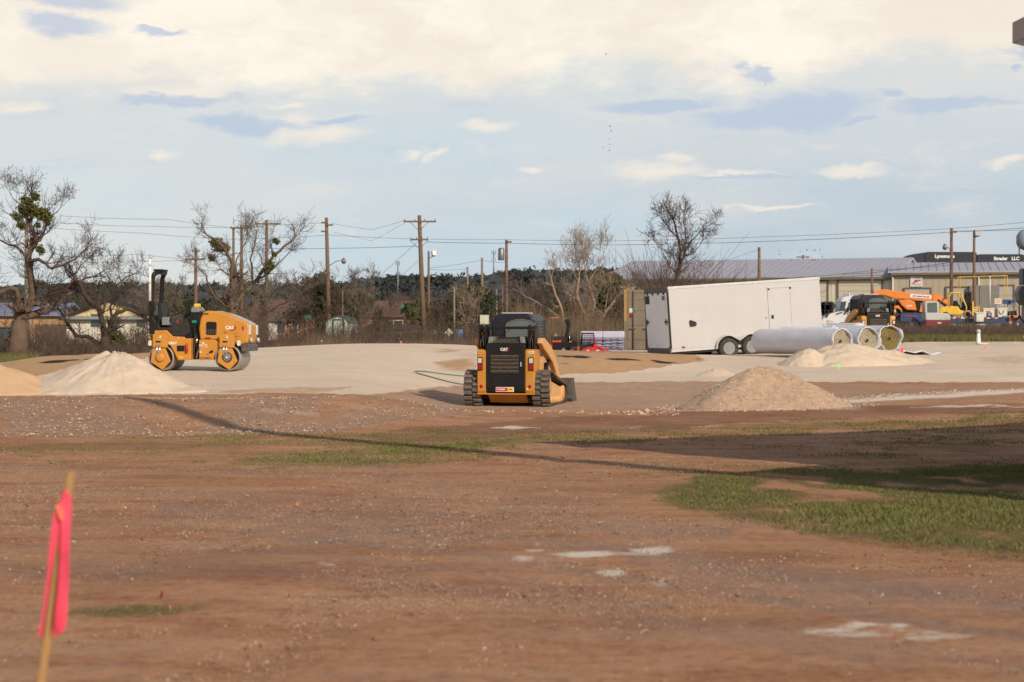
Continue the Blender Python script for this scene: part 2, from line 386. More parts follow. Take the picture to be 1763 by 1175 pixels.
GRASS_POLY = [
  ([(290, 798), (380, 778), (520, 770), (700, 762), (900, 752), (1100, 742), (1300, 728), (1500, 716), (1800, 706), (1800, 728), (1500, 742), (1250, 752), (1000, 768), (880, 783), (740, 795), (600, 806), (400, 806)], .7),
  ([(1170, 826), (1300, 812), (1500, 812), (1800, 796), (2300, 790), (2300, 965), (1800, 962), (1600, 942), (1450, 925), (1330, 900), (1230, 885), (1150, 868)], 1.3),
  ([(1300, 760), (1500, 745), (1800, 732), (2300, 730), (2300, 800), (1800, 812), (1500, 805), (1320, 790)], .45),
  ([(1000, 780), (1180, 775), (1330, 800), (1320, 820), (1180, 845), (1040, 838), (960, 806)], .25),
  ([(110, 1055), (200, 1042), (310, 1040), (400, 1050), (300, 1058), (180, 1066), (110, 1068)], .95),
  ([(-400, 628), (0, 627), (62, 610), (62, 560), (-400, 560)], .8),
  ([(1540, 589), (1900, 589), (1900, 560), (1540, 572)], .9),
]
TRACKS = [([(-200, 905), (300, 903), (520, 925), (760, 948), (1000, 985), (1300, 1030), (1763, 1100), (2200, 1170)], 7, .9), ([(330, 882), (560, 902), (820, 922), (1100, 948), (1400, 1000), (1763, 1035), (2200, 1080)], 9, 1),
  ([(420, 884), (700, 882), (950, 903), (1200, 915)], 8, .9), ([(-200, 985), (300, 978), (600, 990), (1000, 1045), (1500, 1140)], 9, .6), ([(-200, 950), (250, 940), (500, 955), (800, 985), (1100, 1040)], 6, .7),
  ([(640, 800), (760, 845), (830, 870), (1000, 888), (1250, 905)], 5, .5), ([(100, 845), (400, 850), (700, 858), (1000, 866)], 4, .45), ([(-100, 800), (300, 812), (700, 822), (1100, 850)], 3.5, .4), ([(900, 1090), (1300, 1085), (1763, 1150)], 12, .5)]
def make_masks(X, Y, Z):
    Dq = np.maximum(Y, 1.0); px = CX + F * X / Dq; py = HY + (EYE - Z) * F / Dq
    vis = Y > 6.5
    n1 = fbm(X * .9, Y * .45, 3, 5); n2 = fbm(X * 2.5, Y * 1.2, 9, 4); n3 = fbm(X * .35, Y * .18, 21, 4); n4 = fbm(X * 1.6, Y * .8, 33, 5, .6)
    jx = px + n1 * 90; jy = py + n2 * 9 + n1 * 6
    near = np.clip((60 - Y) / 40, 0.2, 1)
    M = {}
    lime = inpoly(px + n2 * 12, py + n2 * 5, [(-3000, 682), (100, 681), (330, 679), (480, 677), (640, 679), (690, 674), (740, 667), (800, 664), (1000, 659), (1200, 657), (1763, 659), (4000, 659), (4000, 560), (-3000, 560)]) & (Y > 40.5)
    lime &= Y < 90
    M['lime'] = lime.astype(float)
    M['far'] = np.clip((Y - 79) / 4, 0, 1)
    beige = softpoly(jx, py + n2 * 6, [(640, 690), (720, 665), (1000, 655), (1260, 655), (1330, 706), (1000, 708), (820, 704), (720, 704)], 50, 5) * (Y > 41)
    beige = np.maximum(beige, .7 * softpoly(jx, py + n2 * 4, [(1190, 664), (1763, 661), (2400, 660), (2400, 676), (1763, 680), (1500, 692), (1400, 704), (1180, 706)], 40, 4)); M['beige'] = beige * .75
    sand = inpoly(px + n2 * 20, py + n2 * 4, [(-600, 650), (0, 628), (60, 612.5), (150, 607.5), (262, 605.5), (268, 613), (220, 620), (150, 628), (60, 650), (-600, 672)]).astype(float)
    sand = np.maximum(sand, inpoly(px + n2 * 20, py + n2 * 4, [(935, 600), (1040, 606), (1200, 612), (1216, 621), (1150, 631), (1050, 643), (950, 647), (925, 640)]))
    sand = np.maximum(sand, spots(px + n1 * 60, py + n2 * 8, [(790, 628, 42, 12, .8), (780, 604, 45, 3.5, .6), (815, 612, 30, 5, .5)]))
    sand = np.maximum(sand, .55 * inpoly(jx, py + n2 * 5, [(340, 676), (480, 668), (620, 666), (560, 677)]))
    sand = np.maximum(sand, spots(jx, py, [(1740, 620, 80, 12, .45), (1560, 600, 60, 6, .4)]))
    M['sand'] = sand * (Y > 42) * (Y < 90)
    g = np.zeros(px.shape)
    for poly, a in GRASS_POLY:
        g = np.maximum(g, softpoly(jx, jy, poly, 170 if poly[0][1] != 1055 else 90, 26 if poly[0][1] != 1055 else 12) * a)
    g = np.maximum(g, .35 * inpoly(jx * 1.0, jy, [(0, 770), (330, 748), (800, 740), (800, 764), (420, 775), (100, 800)]))
    g = g * np.clip(.88 + n1 * 2.4 + n4 * 2.4, 0, 1)
    M['grass'] = np.where(vis, g, .3)
    M['dust'] = spots(px + n1 * 60 + n2 * 30, py + n2 * 10, [(1010, 957, 60, 7, 1), (1125, 948, 45, 6, 1), (920, 948, 22, 3, .7), (905, 962, 24, 5, .6), (1062, 987, 30, 5, .95), (1150, 1003, 50, 4, .4), (1090, 955, 60, 6, .5), (575, 975, 25, 4, .4),
        (1470, 1080, 30, 5, .85), (1530, 1082, 30, 5, .9), (1440, 1092, 70, 6, .7), (1600, 1100, 90, 8, .55), (1320, 1040, 40, 4, .35), (890, 738, 45, 2.2, .8), (1090, 735, 50, 3, .35), (1230, 736, 40, 2, .4), (500, 712, 50, 5, .35),
        (1680, 700, 110, 2.5, .7), (1430, 704, 70, 3, .5), (700, 940, 150, 6, .22), (60, 910, 160, 8, .2), (350, 940, 120, 8, .2), (1740, 985, 60, 5, .25), (1650, 640, 90, 9, .5), (1760, 652, 60, 5, .6)])
    wr = np.abs(py - np.interp(px, [1180, 1440, 1550, 1763, 2400], [703, 691, 684, 674, 668]) + n2 * 4)
    M['dust'] = np.maximum(M['dust'], np.clip(1.6 - wr / 3.0, 0, 1) * ((px > 1190) & (px < 2400)) * .9 * (Y > 30))
    M['fabric'] = np.zeros(px.shape)
    for (x0, y0, x1, y1, w) in ((66, 625.5, 138, 620, 2.0), (142, 620, 160, 619, 1.0), (0, 633, 12, 632, 1), (958, 613, 1018, 616, 1.9), (1040, 618, 1103, 620.5, 2.1), (1118, 620.5, 1172, 627, 2.4), (965, 627, 976, 628, .9), (1196, 619, 1206, 618, 1)):
        t = np.clip((px - x0) / (x1 - x0), 0, 1); d = np.abs(py + n2 * 3 - (y0 + (y1 - y0) * t))
        M['fabric'] = np.maximum(M['fabric'], (d < w * .62 * (.5 + .9 * np.sin(np.pi * t) + n4 * 2.2)) * (px > x0) * (px < x1) * 1.0)
    M['fabric'] *= (Y > 48) & (Y < 90)
    gv = softpoly(jx, jy, [(980, 940), (1300, 962), (1763, 985), (2400, 1000), (2400, 1075), (1763, 1070), (1400, 1040), (1200, 1010)], 120, 20) * .8
    gv = np.maximum(gv, spots(jx, jy, [(600, 925, 260, 16, .6), (950, 905, 330, 20, .6), (300, 930, 170, 14, .5), (1000, 940, 300, 20, .45), (480, 900, 120, 8, .5)]))
    gv = np.maximum(gv, inpoly(jx, jy, [(-400, 1110), (400, 1120), (900, 1150), (1763, 1120), (2400, 1100), (2400, 1400), (-400, 1400)]) * .35)
    M['gravel'] = np.clip(gv * (.7 + n3 * 1.2), 0, 1)
    tr = np.zeros(px.shape)
    for pl, w_, a_ in TRACKS:
        xs, ys = zip(*pl); d_ = (py + n1 * 12 + n2 * 5 - np.interp(px, xs, ys)) / (w_ * 1.5 * (1 + n4)); tr = np.maximum(tr, a_ * np.exp(-d_ ** 2) * (px > xs[0] - 60) * (px < xs[-1] + 60) * np.clip(.75 + n3 * 2, .2, 1))
    M['track'] = tr * vis
    bern = inpoly(px + n1 * 60, py + n2 * 8, [(-600, 686), (330, 684), (600, 681), (740, 690), (880, 706), (700, 725), (560, 745), (300, 752), (0, 752), (-600, 760)]) & (Y < 41) & (Y > 29)
    M['berm'] = bern * np.clip(.7 + n1 * 1.6, 0, 1)
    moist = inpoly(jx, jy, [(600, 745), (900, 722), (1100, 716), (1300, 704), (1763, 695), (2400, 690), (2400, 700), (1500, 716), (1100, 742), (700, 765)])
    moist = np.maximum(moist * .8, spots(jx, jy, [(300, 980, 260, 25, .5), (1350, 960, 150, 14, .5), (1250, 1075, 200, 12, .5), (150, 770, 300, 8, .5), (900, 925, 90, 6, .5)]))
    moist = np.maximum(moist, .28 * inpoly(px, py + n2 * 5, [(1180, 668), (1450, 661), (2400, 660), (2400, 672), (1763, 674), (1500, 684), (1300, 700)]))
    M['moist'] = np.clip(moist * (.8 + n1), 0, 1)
    return M
def build_ground():
    X, Y, Z = GX, GY, GZ.copy()
    w = np.clip((110 - Y) / 40, 0, 1)
    M = make_masks(X, Y, Z)
    rough = .012 + .03 * M['berm'] + .008 * M['gravel'] - .006 * M['lime'] + .012 * M['sand']
    Z += (fbm(X * 3, Y * 3, 5, 4) * rough * 2 + fbm(X * .5, Y * .5, 31, 3) * .05 * np.clip(1 - M['lime'], .25, 1)) * w
    Z += (fbm(X * 9, Y * 9, 41, 2) * .05 * M['berm'])
    tr = np.exp(-((np.abs(X + 1.2 - .12 * (Y - 18)) - .9) / .22) ** 2) * ((Y > 8) & (Y < 34)); Z -= .02 * tr + .018 * M['track']
    n, m = X.shape
    V = np.stack([X, Y, Z], -1).reshape(-1, 3)
    i = np.arange(n - 1)[:, None] * m + np.arange(m - 1)[None, :]
    Fq = np.stack([i, i + 1, i + m + 1, i + m], -1).reshape(-1, 4)
    o = mesh_np('ground', V, Fq, ground_mat(), kind='structure', smooth=True)
    for k, a in M.items():
        at_ = o.data.attributes.new(k, 'FLOAT', 'POINT'); at_.data.foreach_set('value', np.ascontiguousarray(a, dtype=np.float32).ravel())
    return o
def ground_mat():
    m = bpy.data.materials.new('dirt_ground'); m.use_nodes = True
    nt = m.node_tree; N = nt.nodes; L = nt.links; p = N['Principled BSDF']; p.inputs['Roughness'].default_value = .95; p.inputs['Specular IOR Level'].default_value = .15
    geo = N.new('ShaderNodeNewGeometry')
    def noise(s, d=6, r=.6, sx=1, sy=1):
        mp = N.new('ShaderNodeMapping'); mp.inputs['Scale'].default_value = (sx, sy, 1); L.new(geo.outputs['Position'], mp.inputs[0])
        n = N.new('ShaderNodeTexNoise'); n.inputs['Scale'].default_value = s; n.inputs['Detail'].default_value = d; n.inputs['Roughness'].default_value = r
        L.new(mp.outputs[0], n.inputs['Vector']); return n.outputs['Fac']
    def rng(v, a, b, c=0., d=1.):
        r_ = N.new('ShaderNodeMapRange'); r_.inputs['From Min'].default_value = a; r_.inputs['From Max'].default_value = b
        r_.inputs['To Min'].default_value = c; r_.inputs['To Max'].default_value = d; L.new(v, r_.inputs['Value']); return r_.outputs[0]
    def mix(f, a, b, blend='MIX'):
        x = N.new('ShaderNodeMix'); x.data_type = 'RGBA'; x.blend_type = blend
        if isinstance(f, float): x.inputs['Factor'].default_value = f
        else: L.new(f, x.inputs['Factor'])
        for k, v in ((6, a), (7, b)):
            if isinstance(v, tuple): x.inputs[k].default_value = (*v, 1)
            else: L.new(v, x.inputs[k])
        return x.outputs[2]
    def attr(n):
        a = N.new('ShaderNodeAttribute'); a.attribute_name = n; return a.outputs['Fac']
    def mul(a, b):
        x = N.new('ShaderNodeMath'); x.operation = 'MULTIPLY'; x.use_clamp = True
        for k, v in ((0, a), (1, b)):
            if isinstance(v, float): x.inputs[k].default_value = v
            else: L.new(v, x.inputs[k])
        return x.outputs[0]
    nA = noise(.55, 6, .6, 1, .6); nB = noise(4.0, 6, .65); nC = noise(26, 5, .75); nD = noise(80, 3, .7); nE = noise(1.3, 7, .7, .35, 1.0); nF = noise(11, 5, .75)
    c = mix(rng(nA, .35, .68), (.48, .20, .085), (.60, .32, .17))
    c = mix(rng(nB, .45, .7, 0, .6), c, (.26, .115, .057))
    c = mix(rng(nE, .42, .64, 0, .6), c, (.55, .34, .215)); c = mix(rng(nE, .53, .35, 0, .5), c, (.235, .10, .052)); c = mix(rng(nF, .50, .68, 0, .65), c, (.54, .35, .22)); c = mix(rng(nF, .47, .32, 0, .65), c, (.18, .08, .045))
    sp = rng(nC, .55, .68, 0, .75); c = mix(sp, c, (.50, .36, .26))          # pale grit
    sd = rng(nD, .57, .70, 0, .65); c = mix(sd, c, (.17, .10, .075))
    def breakup(a, lo=.35, hi=.65, n=None):
        x = N.new('ShaderNodeMath'); x.operation = 'ADD'; L.new(a, x.inputs[0])
        y = rng(n or nB, .25, .75, -.35, .35); L.new(y, x.inputs[1])
        return rng(x.outputs[0], lo, hi)
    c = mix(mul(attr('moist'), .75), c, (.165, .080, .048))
    gcol = mix(rng(nC, .35, .68), (.25, .17, .145), (.42, .325, .28)); c = mix(mul(breakup(attr('gravel'), .25, .75), .72), c, gcol)
    c = mix(mul(attr('track'), .92), c, mix(rng(nF, .3, .7), (.225, .155, .13), (.34, .26, .225)))
    bcol = mix(rng(nC, .40, .66), (.27, .155, .10), (.52, .395, .30)); c = mix(mul(breakup(attr('berm'), .2, .8), .85), c, bcol)
    c = mix(mul(breakup(attr('beige'), .2, .8), .75), c, mix(rng(nB, .3, .7), (.42, .29, .20), (.54, .41, .305)))
    lcol = mix(rng(nA, .3, .7), (.76, .615, .475), (.83, .69, .55)); lcol = mix(rng(nE, .45, .68, 0, .55), lcol, (.66, .50, .36)); lcol = mix(rng(nF, .55, .72, 0, .4), lcol, (.62, .46, .33)); lcol = mix(rng(nC, .5, .75, 0, .35), lcol, (.62, .46, .33))
    c = mix(attr('lime'), c, lcol)
    scol = mix(rng(nB, .3, .7), (.52, .31, .155), (.60, .395, .225)); scol = mix(rng(nC, .55, .75, 0, .4), scol, (.45, .27, .14))
    c = mix(breakup(attr('sand'), .3, .7), c, scol)
    c = mix(mul(breakup(attr('dust'), .2, .8, nF), .92), c, (.82, .74, .63))
    far = mix(rng(nA, .3, .7), (.15, .12, .07), (.12, .13, .05)); c = mix(attr('far'), c, far)
    gr = mix(rng(nB, .3, .7), (.075, .085, .026), (.14, .125, .048)); c = mix(mul(breakup(attr('grass'), .3, .8, nC), .8), c, gr)
    c = mix(attr('fabric'), c, (.035, .035, .038))
    L.new(c, p.inputs['Base Color'])
    h = N.new('ShaderNodeMath'); h.operation = 'ADD'; L.new(nC, h.inputs[0]); L.new(nD, h.inputs[1])
    b = N.new('ShaderNodeBump'); b.inputs['Strength'].default_value = .8; b.inputs['Distance'].default_value = .03; L.new(h.outputs[0], b.inputs['Height']); L.new(b.outputs[0], p.inputs['Normal'])
    return m
GROUND = build_ground()
# ================================================================ materials
YEL = mat('machine_yellow', (.52, .212, .013), .42, var=.08, scale=2.5, dust=(.46, .33, .2), dust_amt=.30, spec=.4)
YELD = mat('dusty_machine_yellow', (.60, .28, .06), .6, var=.12, scale=3, dust=(.60, .45, .31), dust_amt=.75)
BLK = mat('black_paint', (.008, .008, .009), .5, var=.2, scale=4, dust=(.18, .14, .1), dust_amt=.06, spec=.25)
BLKP = mat('black_plastic', (.018, .018, .019), .6, var=.2, scale=5, dust=(.22, .17, .13), dust_amt=.12, spec=.25)
NAVY = mat('dark_cab_paint', (.010, .012, .022), .4, var=.15, scale=3, dust=(.2, .17, .15), dust_amt=.08, spec=.35)
GRILL = mat('dusty_grille', (.05, .04, .033), .8, var=.25, scale=8, dust=(.2, .155, .115), dust_amt=.5)
STEEL = mat('worn_drum_steel', (.36, .34, .33), .42, metal=.7, var=.18, scale=6, dust=(.55, .47, .40), dust_amt=.4)
DSTEEL = mat('dark_worn_steel', (.075, .07, .07), .5, metal=.4, var=.3, scale=6, dust=(.33, .27, .22), dust_amt=.4)
RUB = mat('track_rubber', (.022, .021, .021), .85, var=.3, scale=10, dust=(.28, .23, .18), dust_amt=.4)
PADD = mat('dusty_rubber_pad', (.10, .085, .07), .95, var=.25, scale=9, dust=(.27, .22, .18), dust_amt=.7)
TYRE = mat('tyre_rubber', (.02, .02, .021), .85, var=.3, scale=10, dust=(.24, .2, .16), dust_amt=.35)
GREY = mat('grey_plastic', (.20, .195, .19), .6, var=.15, scale=6)
LGREY = mat('light_grey_metal', (.48, .48, .48), .45, metal=.3, var=.15, scale=6)
CHROME = mat('bright_steel', (.65, .65, .66), .25, metal=1, var=.1)
WHT = mat('white_paint', (.48, .482, .488), .4, var=.04, scale=1.2, dust=(.42, .38, .33), dust_amt=.16)
WHTD = mat('weathered_white', (.62, .60, .56), .6, var=.12, scale=4)
RED = mat('red_paint', (.45, .022, .02), .45, var=.12, scale=5)
REDL = mat('red_lens', (.30, .01, .01), .25, var=.1, scale=5)
LENS = mat('pale_lens', (.55, .55, .52), .2, var=.1, scale=5)
GLASS = mat('dark_window_glass', (.045, .06, .06), .08, var=.1, scale=3, spec=.7)
GLASSG = mat('greenish_cab_glass', (.10, .125, .115), .12, var=.2, scale=2, spec=.7)
AMB = mat('amber_plastic', (.75, .28, .02), .4, var=.1)
ORG = mat('orange_paint', (.72, .20, .015), .45, var=.08, scale=2, dust=(.5, .38, .26), dust_amt=.15)
YELF = mat('yellow_paint', (.75, .45, .03), .45, var=.08, scale=2, dust=(.5, .4, .28), dust_amt=.15)
BLU = mat('blue_paint', (.02, .06, .16), .5, var=.15, scale=4)
WOODP = mat('weathered_pole_wood', (.17, .105, .07), .9, var=.3, scale=5, bump=.4, bscale=30)
WOODG = mat('grey_pole_wood', (.21, .17, .13), .9, var=.3, scale=5)
GALV = mat('galvanised_steel', (.21, .215, .22), .45, metal=.6, var=.12, scale=6)
WIREM = mat('cable_black', (.06, .06, .06), .7, var=.1)
TXTW = mat('white_lettering', (.82, .82, .80), .5, var=.02)
TXTK = mat('black_lettering', (.012, .012, .012), .5, var=.02)
TXTR = mat('red_lettering', (.45, .03, .03), .5, var=.02)
GREEN = mat('sign_green', (.01, .22, .12), .45, var=.05)
BARK = mat('grey_brown_bark', (.13, .088, .062), .95, var=.35, scale=2.5, bump=.6, bscale=14)
BARKD = mat('dark_bark', (.07, .048, .038), .95, var=.35, scale=2.5, bump=.6, bscale=14)
BARKL = mat('pale_bark', (.33, .235, .165), .95, var=.25, scale=2.5, bump=.4, bscale=14)
TWIG = mat('brown_twigs', (.085, .058, .045), .95, var=.3, scale=.6)
TWIGG = mat('grey_twigs', (.15, .12, .095), .95, var=.3, scale=.6)
TWIGL = mat('pale_twigs', (.25, .185, .14), .95, var=.3, scale=.6)
MIST = mat('mistletoe_green', (.10, .098, .025), .9, var=.4, scale=1.5)
CEDAR = mat('cedar_green', (.038, .048, .020), .9, var=.5, scale=.5)
SHRUBG = mat('dull_green_leaves', (.09, .095, .035), .9, var=.4, scale=.7)
TANB = mat('dry_stems', (.15, .105, .066), .95, var=.35, scale=.6)

# ================================================================ vegetation
class Sticks:
    """numpy bag of three sided sticks"""
    def __init__(s): s.a = []; s.b = []; s.ra = []; s.rb = []
    def add(s, a, b, ra, rb): s.a.append(tuple(a)); s.b.append(tuple(b)); s.ra.append(ra); s.rb.append(rb)
    def build(s, name, m, parent=None, kind=None):
        A = np.array(s.a, float).reshape(-1, 3); B = np.array(s.b, float).reshape(-1, 3); ra = np.array(s.ra)[:, None]; rb = np.array(s.rb)[:, None]
        T = B - A; T /= np.maximum(np.linalg.norm(T, axis=1, keepdims=True), 1e-9)
        ref = np.where(np.abs(T[:, 2:3]) < .9, np.array([[0, 0, 1.]]), np.array([[1., 0, 0]]))
        U = np.cross(T, ref); U /= np.linalg.norm(U, axis=1, keepdims=True); Wv = np.cross(T, U)
        rings = []
        for P, r in ((A, ra), (B, rb)):
            for k in range(3):
                t = 2 * math.pi * k / 3; rings.append(P + (U * math.cos(t) + Wv * math.sin(t)) * r)
        n = len(A); V = np.stack(rings, 1).reshape(-1, 3); o = np.arange(n)[:, None] * 6
        Fq = np.concatenate([o + np.array([[k, (k + 1) % 3, 3 + (k + 1) % 3, 3 + k]]) for k in range(3)], 1).reshape(-1, 4)
        return mesh_np(name, V, Fq, m, parent, kind)
def rdir(rng):
    v = Vector((rng.gauss(0, 1), rng.gauss(0, 1), rng.gauss(0, 1))); return v.normalized()
def branch(wood, twigs, rng, p, d, L, r, lvl, up=.12, wig=.28, kids=5, ratio=.62, rmin=.006, spread=.92):
    seg = 5 if lvl > 1 else 4
    pts = [Vector(p)]; d = Vector(d).normalized()
    for i in range(seg):
        d = (d + rdir(rng) * wig + Vector((0, 0, up))).normalized(); pts.append(pts[-1] + d * (L / seg))
    rads = [max(r * (1 - .62 * i / seg), rmin) for i in range(seg + 1)]
    if r > .028: wood.tube(pts, rads, 6 if r > .08 else 5, cap=False)
    else:
        for i in range(seg): twigs.add(pts[i], pts[i + 1], rads[i], rads[i + 1])
    if lvl <= 0: return
    for k in range(kids):
        t = rng.uniform(.25, 1.0); i = min(int(t * seg), seg - 1); q = pts[i].lerp(pts[i + 1], t * seg - i)
        nd = (d * .75 + rdir(rng) * spread).normalized()
        branch(wood, twigs, rng, q, nd, L * ratio * rng.uniform(.7, 1.25), max(rads[i] * .58, rmin), lvl - 1, up, wig, kids, ratio, rmin, spread)
def clump(rng, n, c, r, size, flat=1.0):
    """leaf quads inside a ball"""
    P = rng.normal(size=(n, 3)); P /= np.linalg.norm(P, axis=1, keepdims=True); P *= (rng.random((n, 1)) ** .55) * r * (1 + .35 * np.sin(P[:, :1] * 5 + c[0]) * np.sin(P[:, 2:] * 4 + c[2])); P[:, 2] *= flat
    P += np.array(c); U = rng.normal(size=(n, 3)); U /= np.linalg.norm(U, axis=1, keepdims=True); Wv = np.cross(U, rng.normal(size=(n, 3))); Wv /= np.linalg.norm(Wv, axis=1, keepdims=True)
    s = size * rng.uniform(.6, 1.3, (n, 1))
    return np.stack([P - U * s, P + Wv * s * .5, P + U * s, P - Wv * s * .5], 1).reshape(-1, 3)
def leaf_mesh(name, Vs, m, parent=None, kind=None):
    V = np.concatenate(Vs); return mesh_np(name, V, np.arange(len(V)).reshape(-1, 4), m, parent, kind)
def bare_tree(name, label, limbs, D, seed, bark, twigm, px0, group=None, up=.1, tw_l=1.6, n_kids=6, lvl=2, dens=1.1, mist=(), tw_r=.012, cat='tree', wig=.3, z0=None, rscale=1.0, shrink=.90):
    """limbs: list of (radius_m0, radius_m1, [(px, py, depth offset)...]); the first begins at the ground"""
    rng = random.Random(seed); base = on(px0, D); wood = MB(); tw = Sticks()
    root = empty(name, base, 0, label, cat, group)
    for (r0, r1, pl) in limbs:
        pts = [(at(x, y, D + dd) - base) * shrink for (x, y, dd) in pl]
        fine = []
        for i in range(len(pts) - 1):                                   # soften the traced line
            a, b = pts[i], pts[i + 1]; n = max(2, int((b - a).length / .35))
            for k in range(n):
                q = a.lerp(b, k / n)
                if k: q = q + rdir(rng) * .05
                fine.append(q)
        fine.append(pts[-1]); n = len(fine)
        rads = [(r0 + (r1 - r0) * i / (n - 1)) * rscale for i in range(n)]
        rads = [x_ * (.58 if r0 < .5 else .82) for x_ in rads]; wood.tube(fine, rads, 9 if r0 > .12 else 6, cap=False)
        tot = sum((fine[i + 1] - fine[i]).length for i in range(n - 1))
        for k in range(int(tot * dens * (1.4 if r0 < .15 else .9) * 1.55)):
            i = rng.randrange(n // 4 if r0 > .2 else 0, n - 1); t = (fine[i + 1] - fine[i]).normalized()
            d = (t * .5 + rdir(rng) * .9 + Vector((0, 0, .25))).normalized()
            branch(wood, tw, rng, fine[i], d, tw_l * rng.uniform(.6, 1.3), max(min(rads[i] * .45, .05), tw_r), lvl, up, wig, n_kids, .62, tw_r * .55)
        t = (fine[-1] - fine[-2]).normalized()
        for k in range(3): branch(wood, tw, rng, fine[-1], t + rdir(rng) * .5, tw_l * rng.uniform(.7, 1.1), max(rads[-1] * .7, tw_r), lvl, up, wig, n_kids, .62, tw_r * .55)
    wood.build('trunk', bark, root); tw.build('crown', twigm, root)
    g = np.random.default_rng(seed)
    for (x, y, rp, dn) in mist:
        c = (at(x, y, D - .2) - base) * shrink; r = rp * D / F
        leaf_mesh('mistletoe_clump', [clump(g, int(420 * dn), c, r * 1.05, .065), clump(g, int(240 * dn), c + Vector((r * .35, 0, -r * .4)), r * .7, .065), clump(g, int(160 * dn), c + Vector((-r * .4, 0, r * .3)), r * .6, .065)], MIST, root)
    return root
bare_tree('tree', 'gnarled leafless tree at the left edge with mistletoe balls and thick leaning trunk', [
    (.62, .42, [(31, 618, 0), (32, 585, 0), (33, 560, .2), (34, 545, .3)]),
    (.30, .12, [(34, 548, .3), (28, 522, 0), (31, 500, -.4), (27, 486, -.6), (14, 482, -.9), (0, 490, -1.1), (-16, 502, -1.3)]),
    (.34, .22, [(36, 555, .3), (46, 538, .6), (66, 532, .9), (86, 528, 1.2), (104, 518, 1.6), (118, 498, 2)]),
    (.36, .26, [(34, 545, .4), (46, 520, .8), (60, 500, 1), (57, 470, 1), (54, 440, .8), (51, 425, .6)]),
    (.22, .09, [(51, 427, .6), (56, 408, .5), (66, 396, .4), (62, 378, .3), (54, 362, .2), (58, 344, .2), (64, 328, 0), (58, 314, 0)]),
    (.12, .03, [(66, 396, .4), (78, 384, .5), (84, 366, .8), (96, 345, 1), (112, 330, 1.2)]),
    (.16, .05, [(53, 432, .6), (70, 428, 0), (84, 436, -.4), (96, 446, -1), (116, 440, -1.4), (140, 428, -1.8), (160, 410, -2)]),
    (.14, .05, [(50, 430, .6), (40, 416, .8), (26, 402, 1.2), (8, 398, 1.5), (-12, 384, 2)]),
    (.2, .06, [(58, 480, 1), (78, 472, 1.6), (94, 488, 2.2), (120, 482, 2.6), (150, 470, 3), (176, 462, 3)]),
    (.26, .10, [(30, 592, 0), (14, 580, .4), (0, 574, .8), (-24, 566, 1)]),
    (.1, .03, [(54, 362, .2), (44, 340, .6), (34, 322, 1), (20, 310, 1)]),
    (.09, .03, [(60, 505, 1), (80, 500, .5), (100, 494, 0), (130, 480, -.6), (150, 440, -1)]),
  ], 95, 11, BARK, TWIG, 31, tw_l=1.07, n_kids=6, lvl=2, dens=.85, tw_r=.0115,
  mist=[(47, 316, 9, .9), (60, 333, 13, 1.5), (42, 334, 11, 1.1), (64, 307, 8, .8), (82, 342, 12.5, 1.6), (28, 346, 9, .35), (36, 363, 8, .3), (70, 363, 4, .4), (88, 358, 5, .3), (74, 410, 8, .5)])
bare_tree('tree', 'leafless tree with twin forked trunks standing before the white gabled house', [
    (.42, .30, [(181, 606, 0), (181, 580, 0), (183, 572, 0)]),
    (.26, .14, [(182, 575, 0), (177, 555, -.3), (174, 540, -.4), (170, 522, -.5), (150, 508, -.9), (138, 492, -1.2), (128, 470, -1.5)]),
    (.24, .12, [(184, 574, 0), (192, 556, .4), (196, 545, .6), (206, 530, .9), (222, 524, 1.2), (244, 532, 1.5), (264, 545, 1.8)]),
    (.2, .10, [(180, 600, .2), (165, 588, .5), (148, 576, .8), (124, 574, 1), (112, 558, 1.2), (100, 536, 1.4), (90, 522, 1.6)]),
    (.12, .04, [(173, 538, -.4), (180, 520, -.2), (186, 500, 0), (200, 480, .3), (222, 462, .7), (240, 456, 1)]),
    (.10, .03, [(196, 545, .6), (190, 520, .8), (205, 500, 1), (214, 480, 1.2), (206, 452, 1.2)]),
    (.09, .03, [(170, 522, -.5), (168, 500, -.5), (176, 476, -.5), (170, 450, -.6)]),
  ], 98, 12, BARKD, TWIG, 181, tw_l=1.01, n_kids=6, lvl=2, dens=.95, tw_r=.0115)
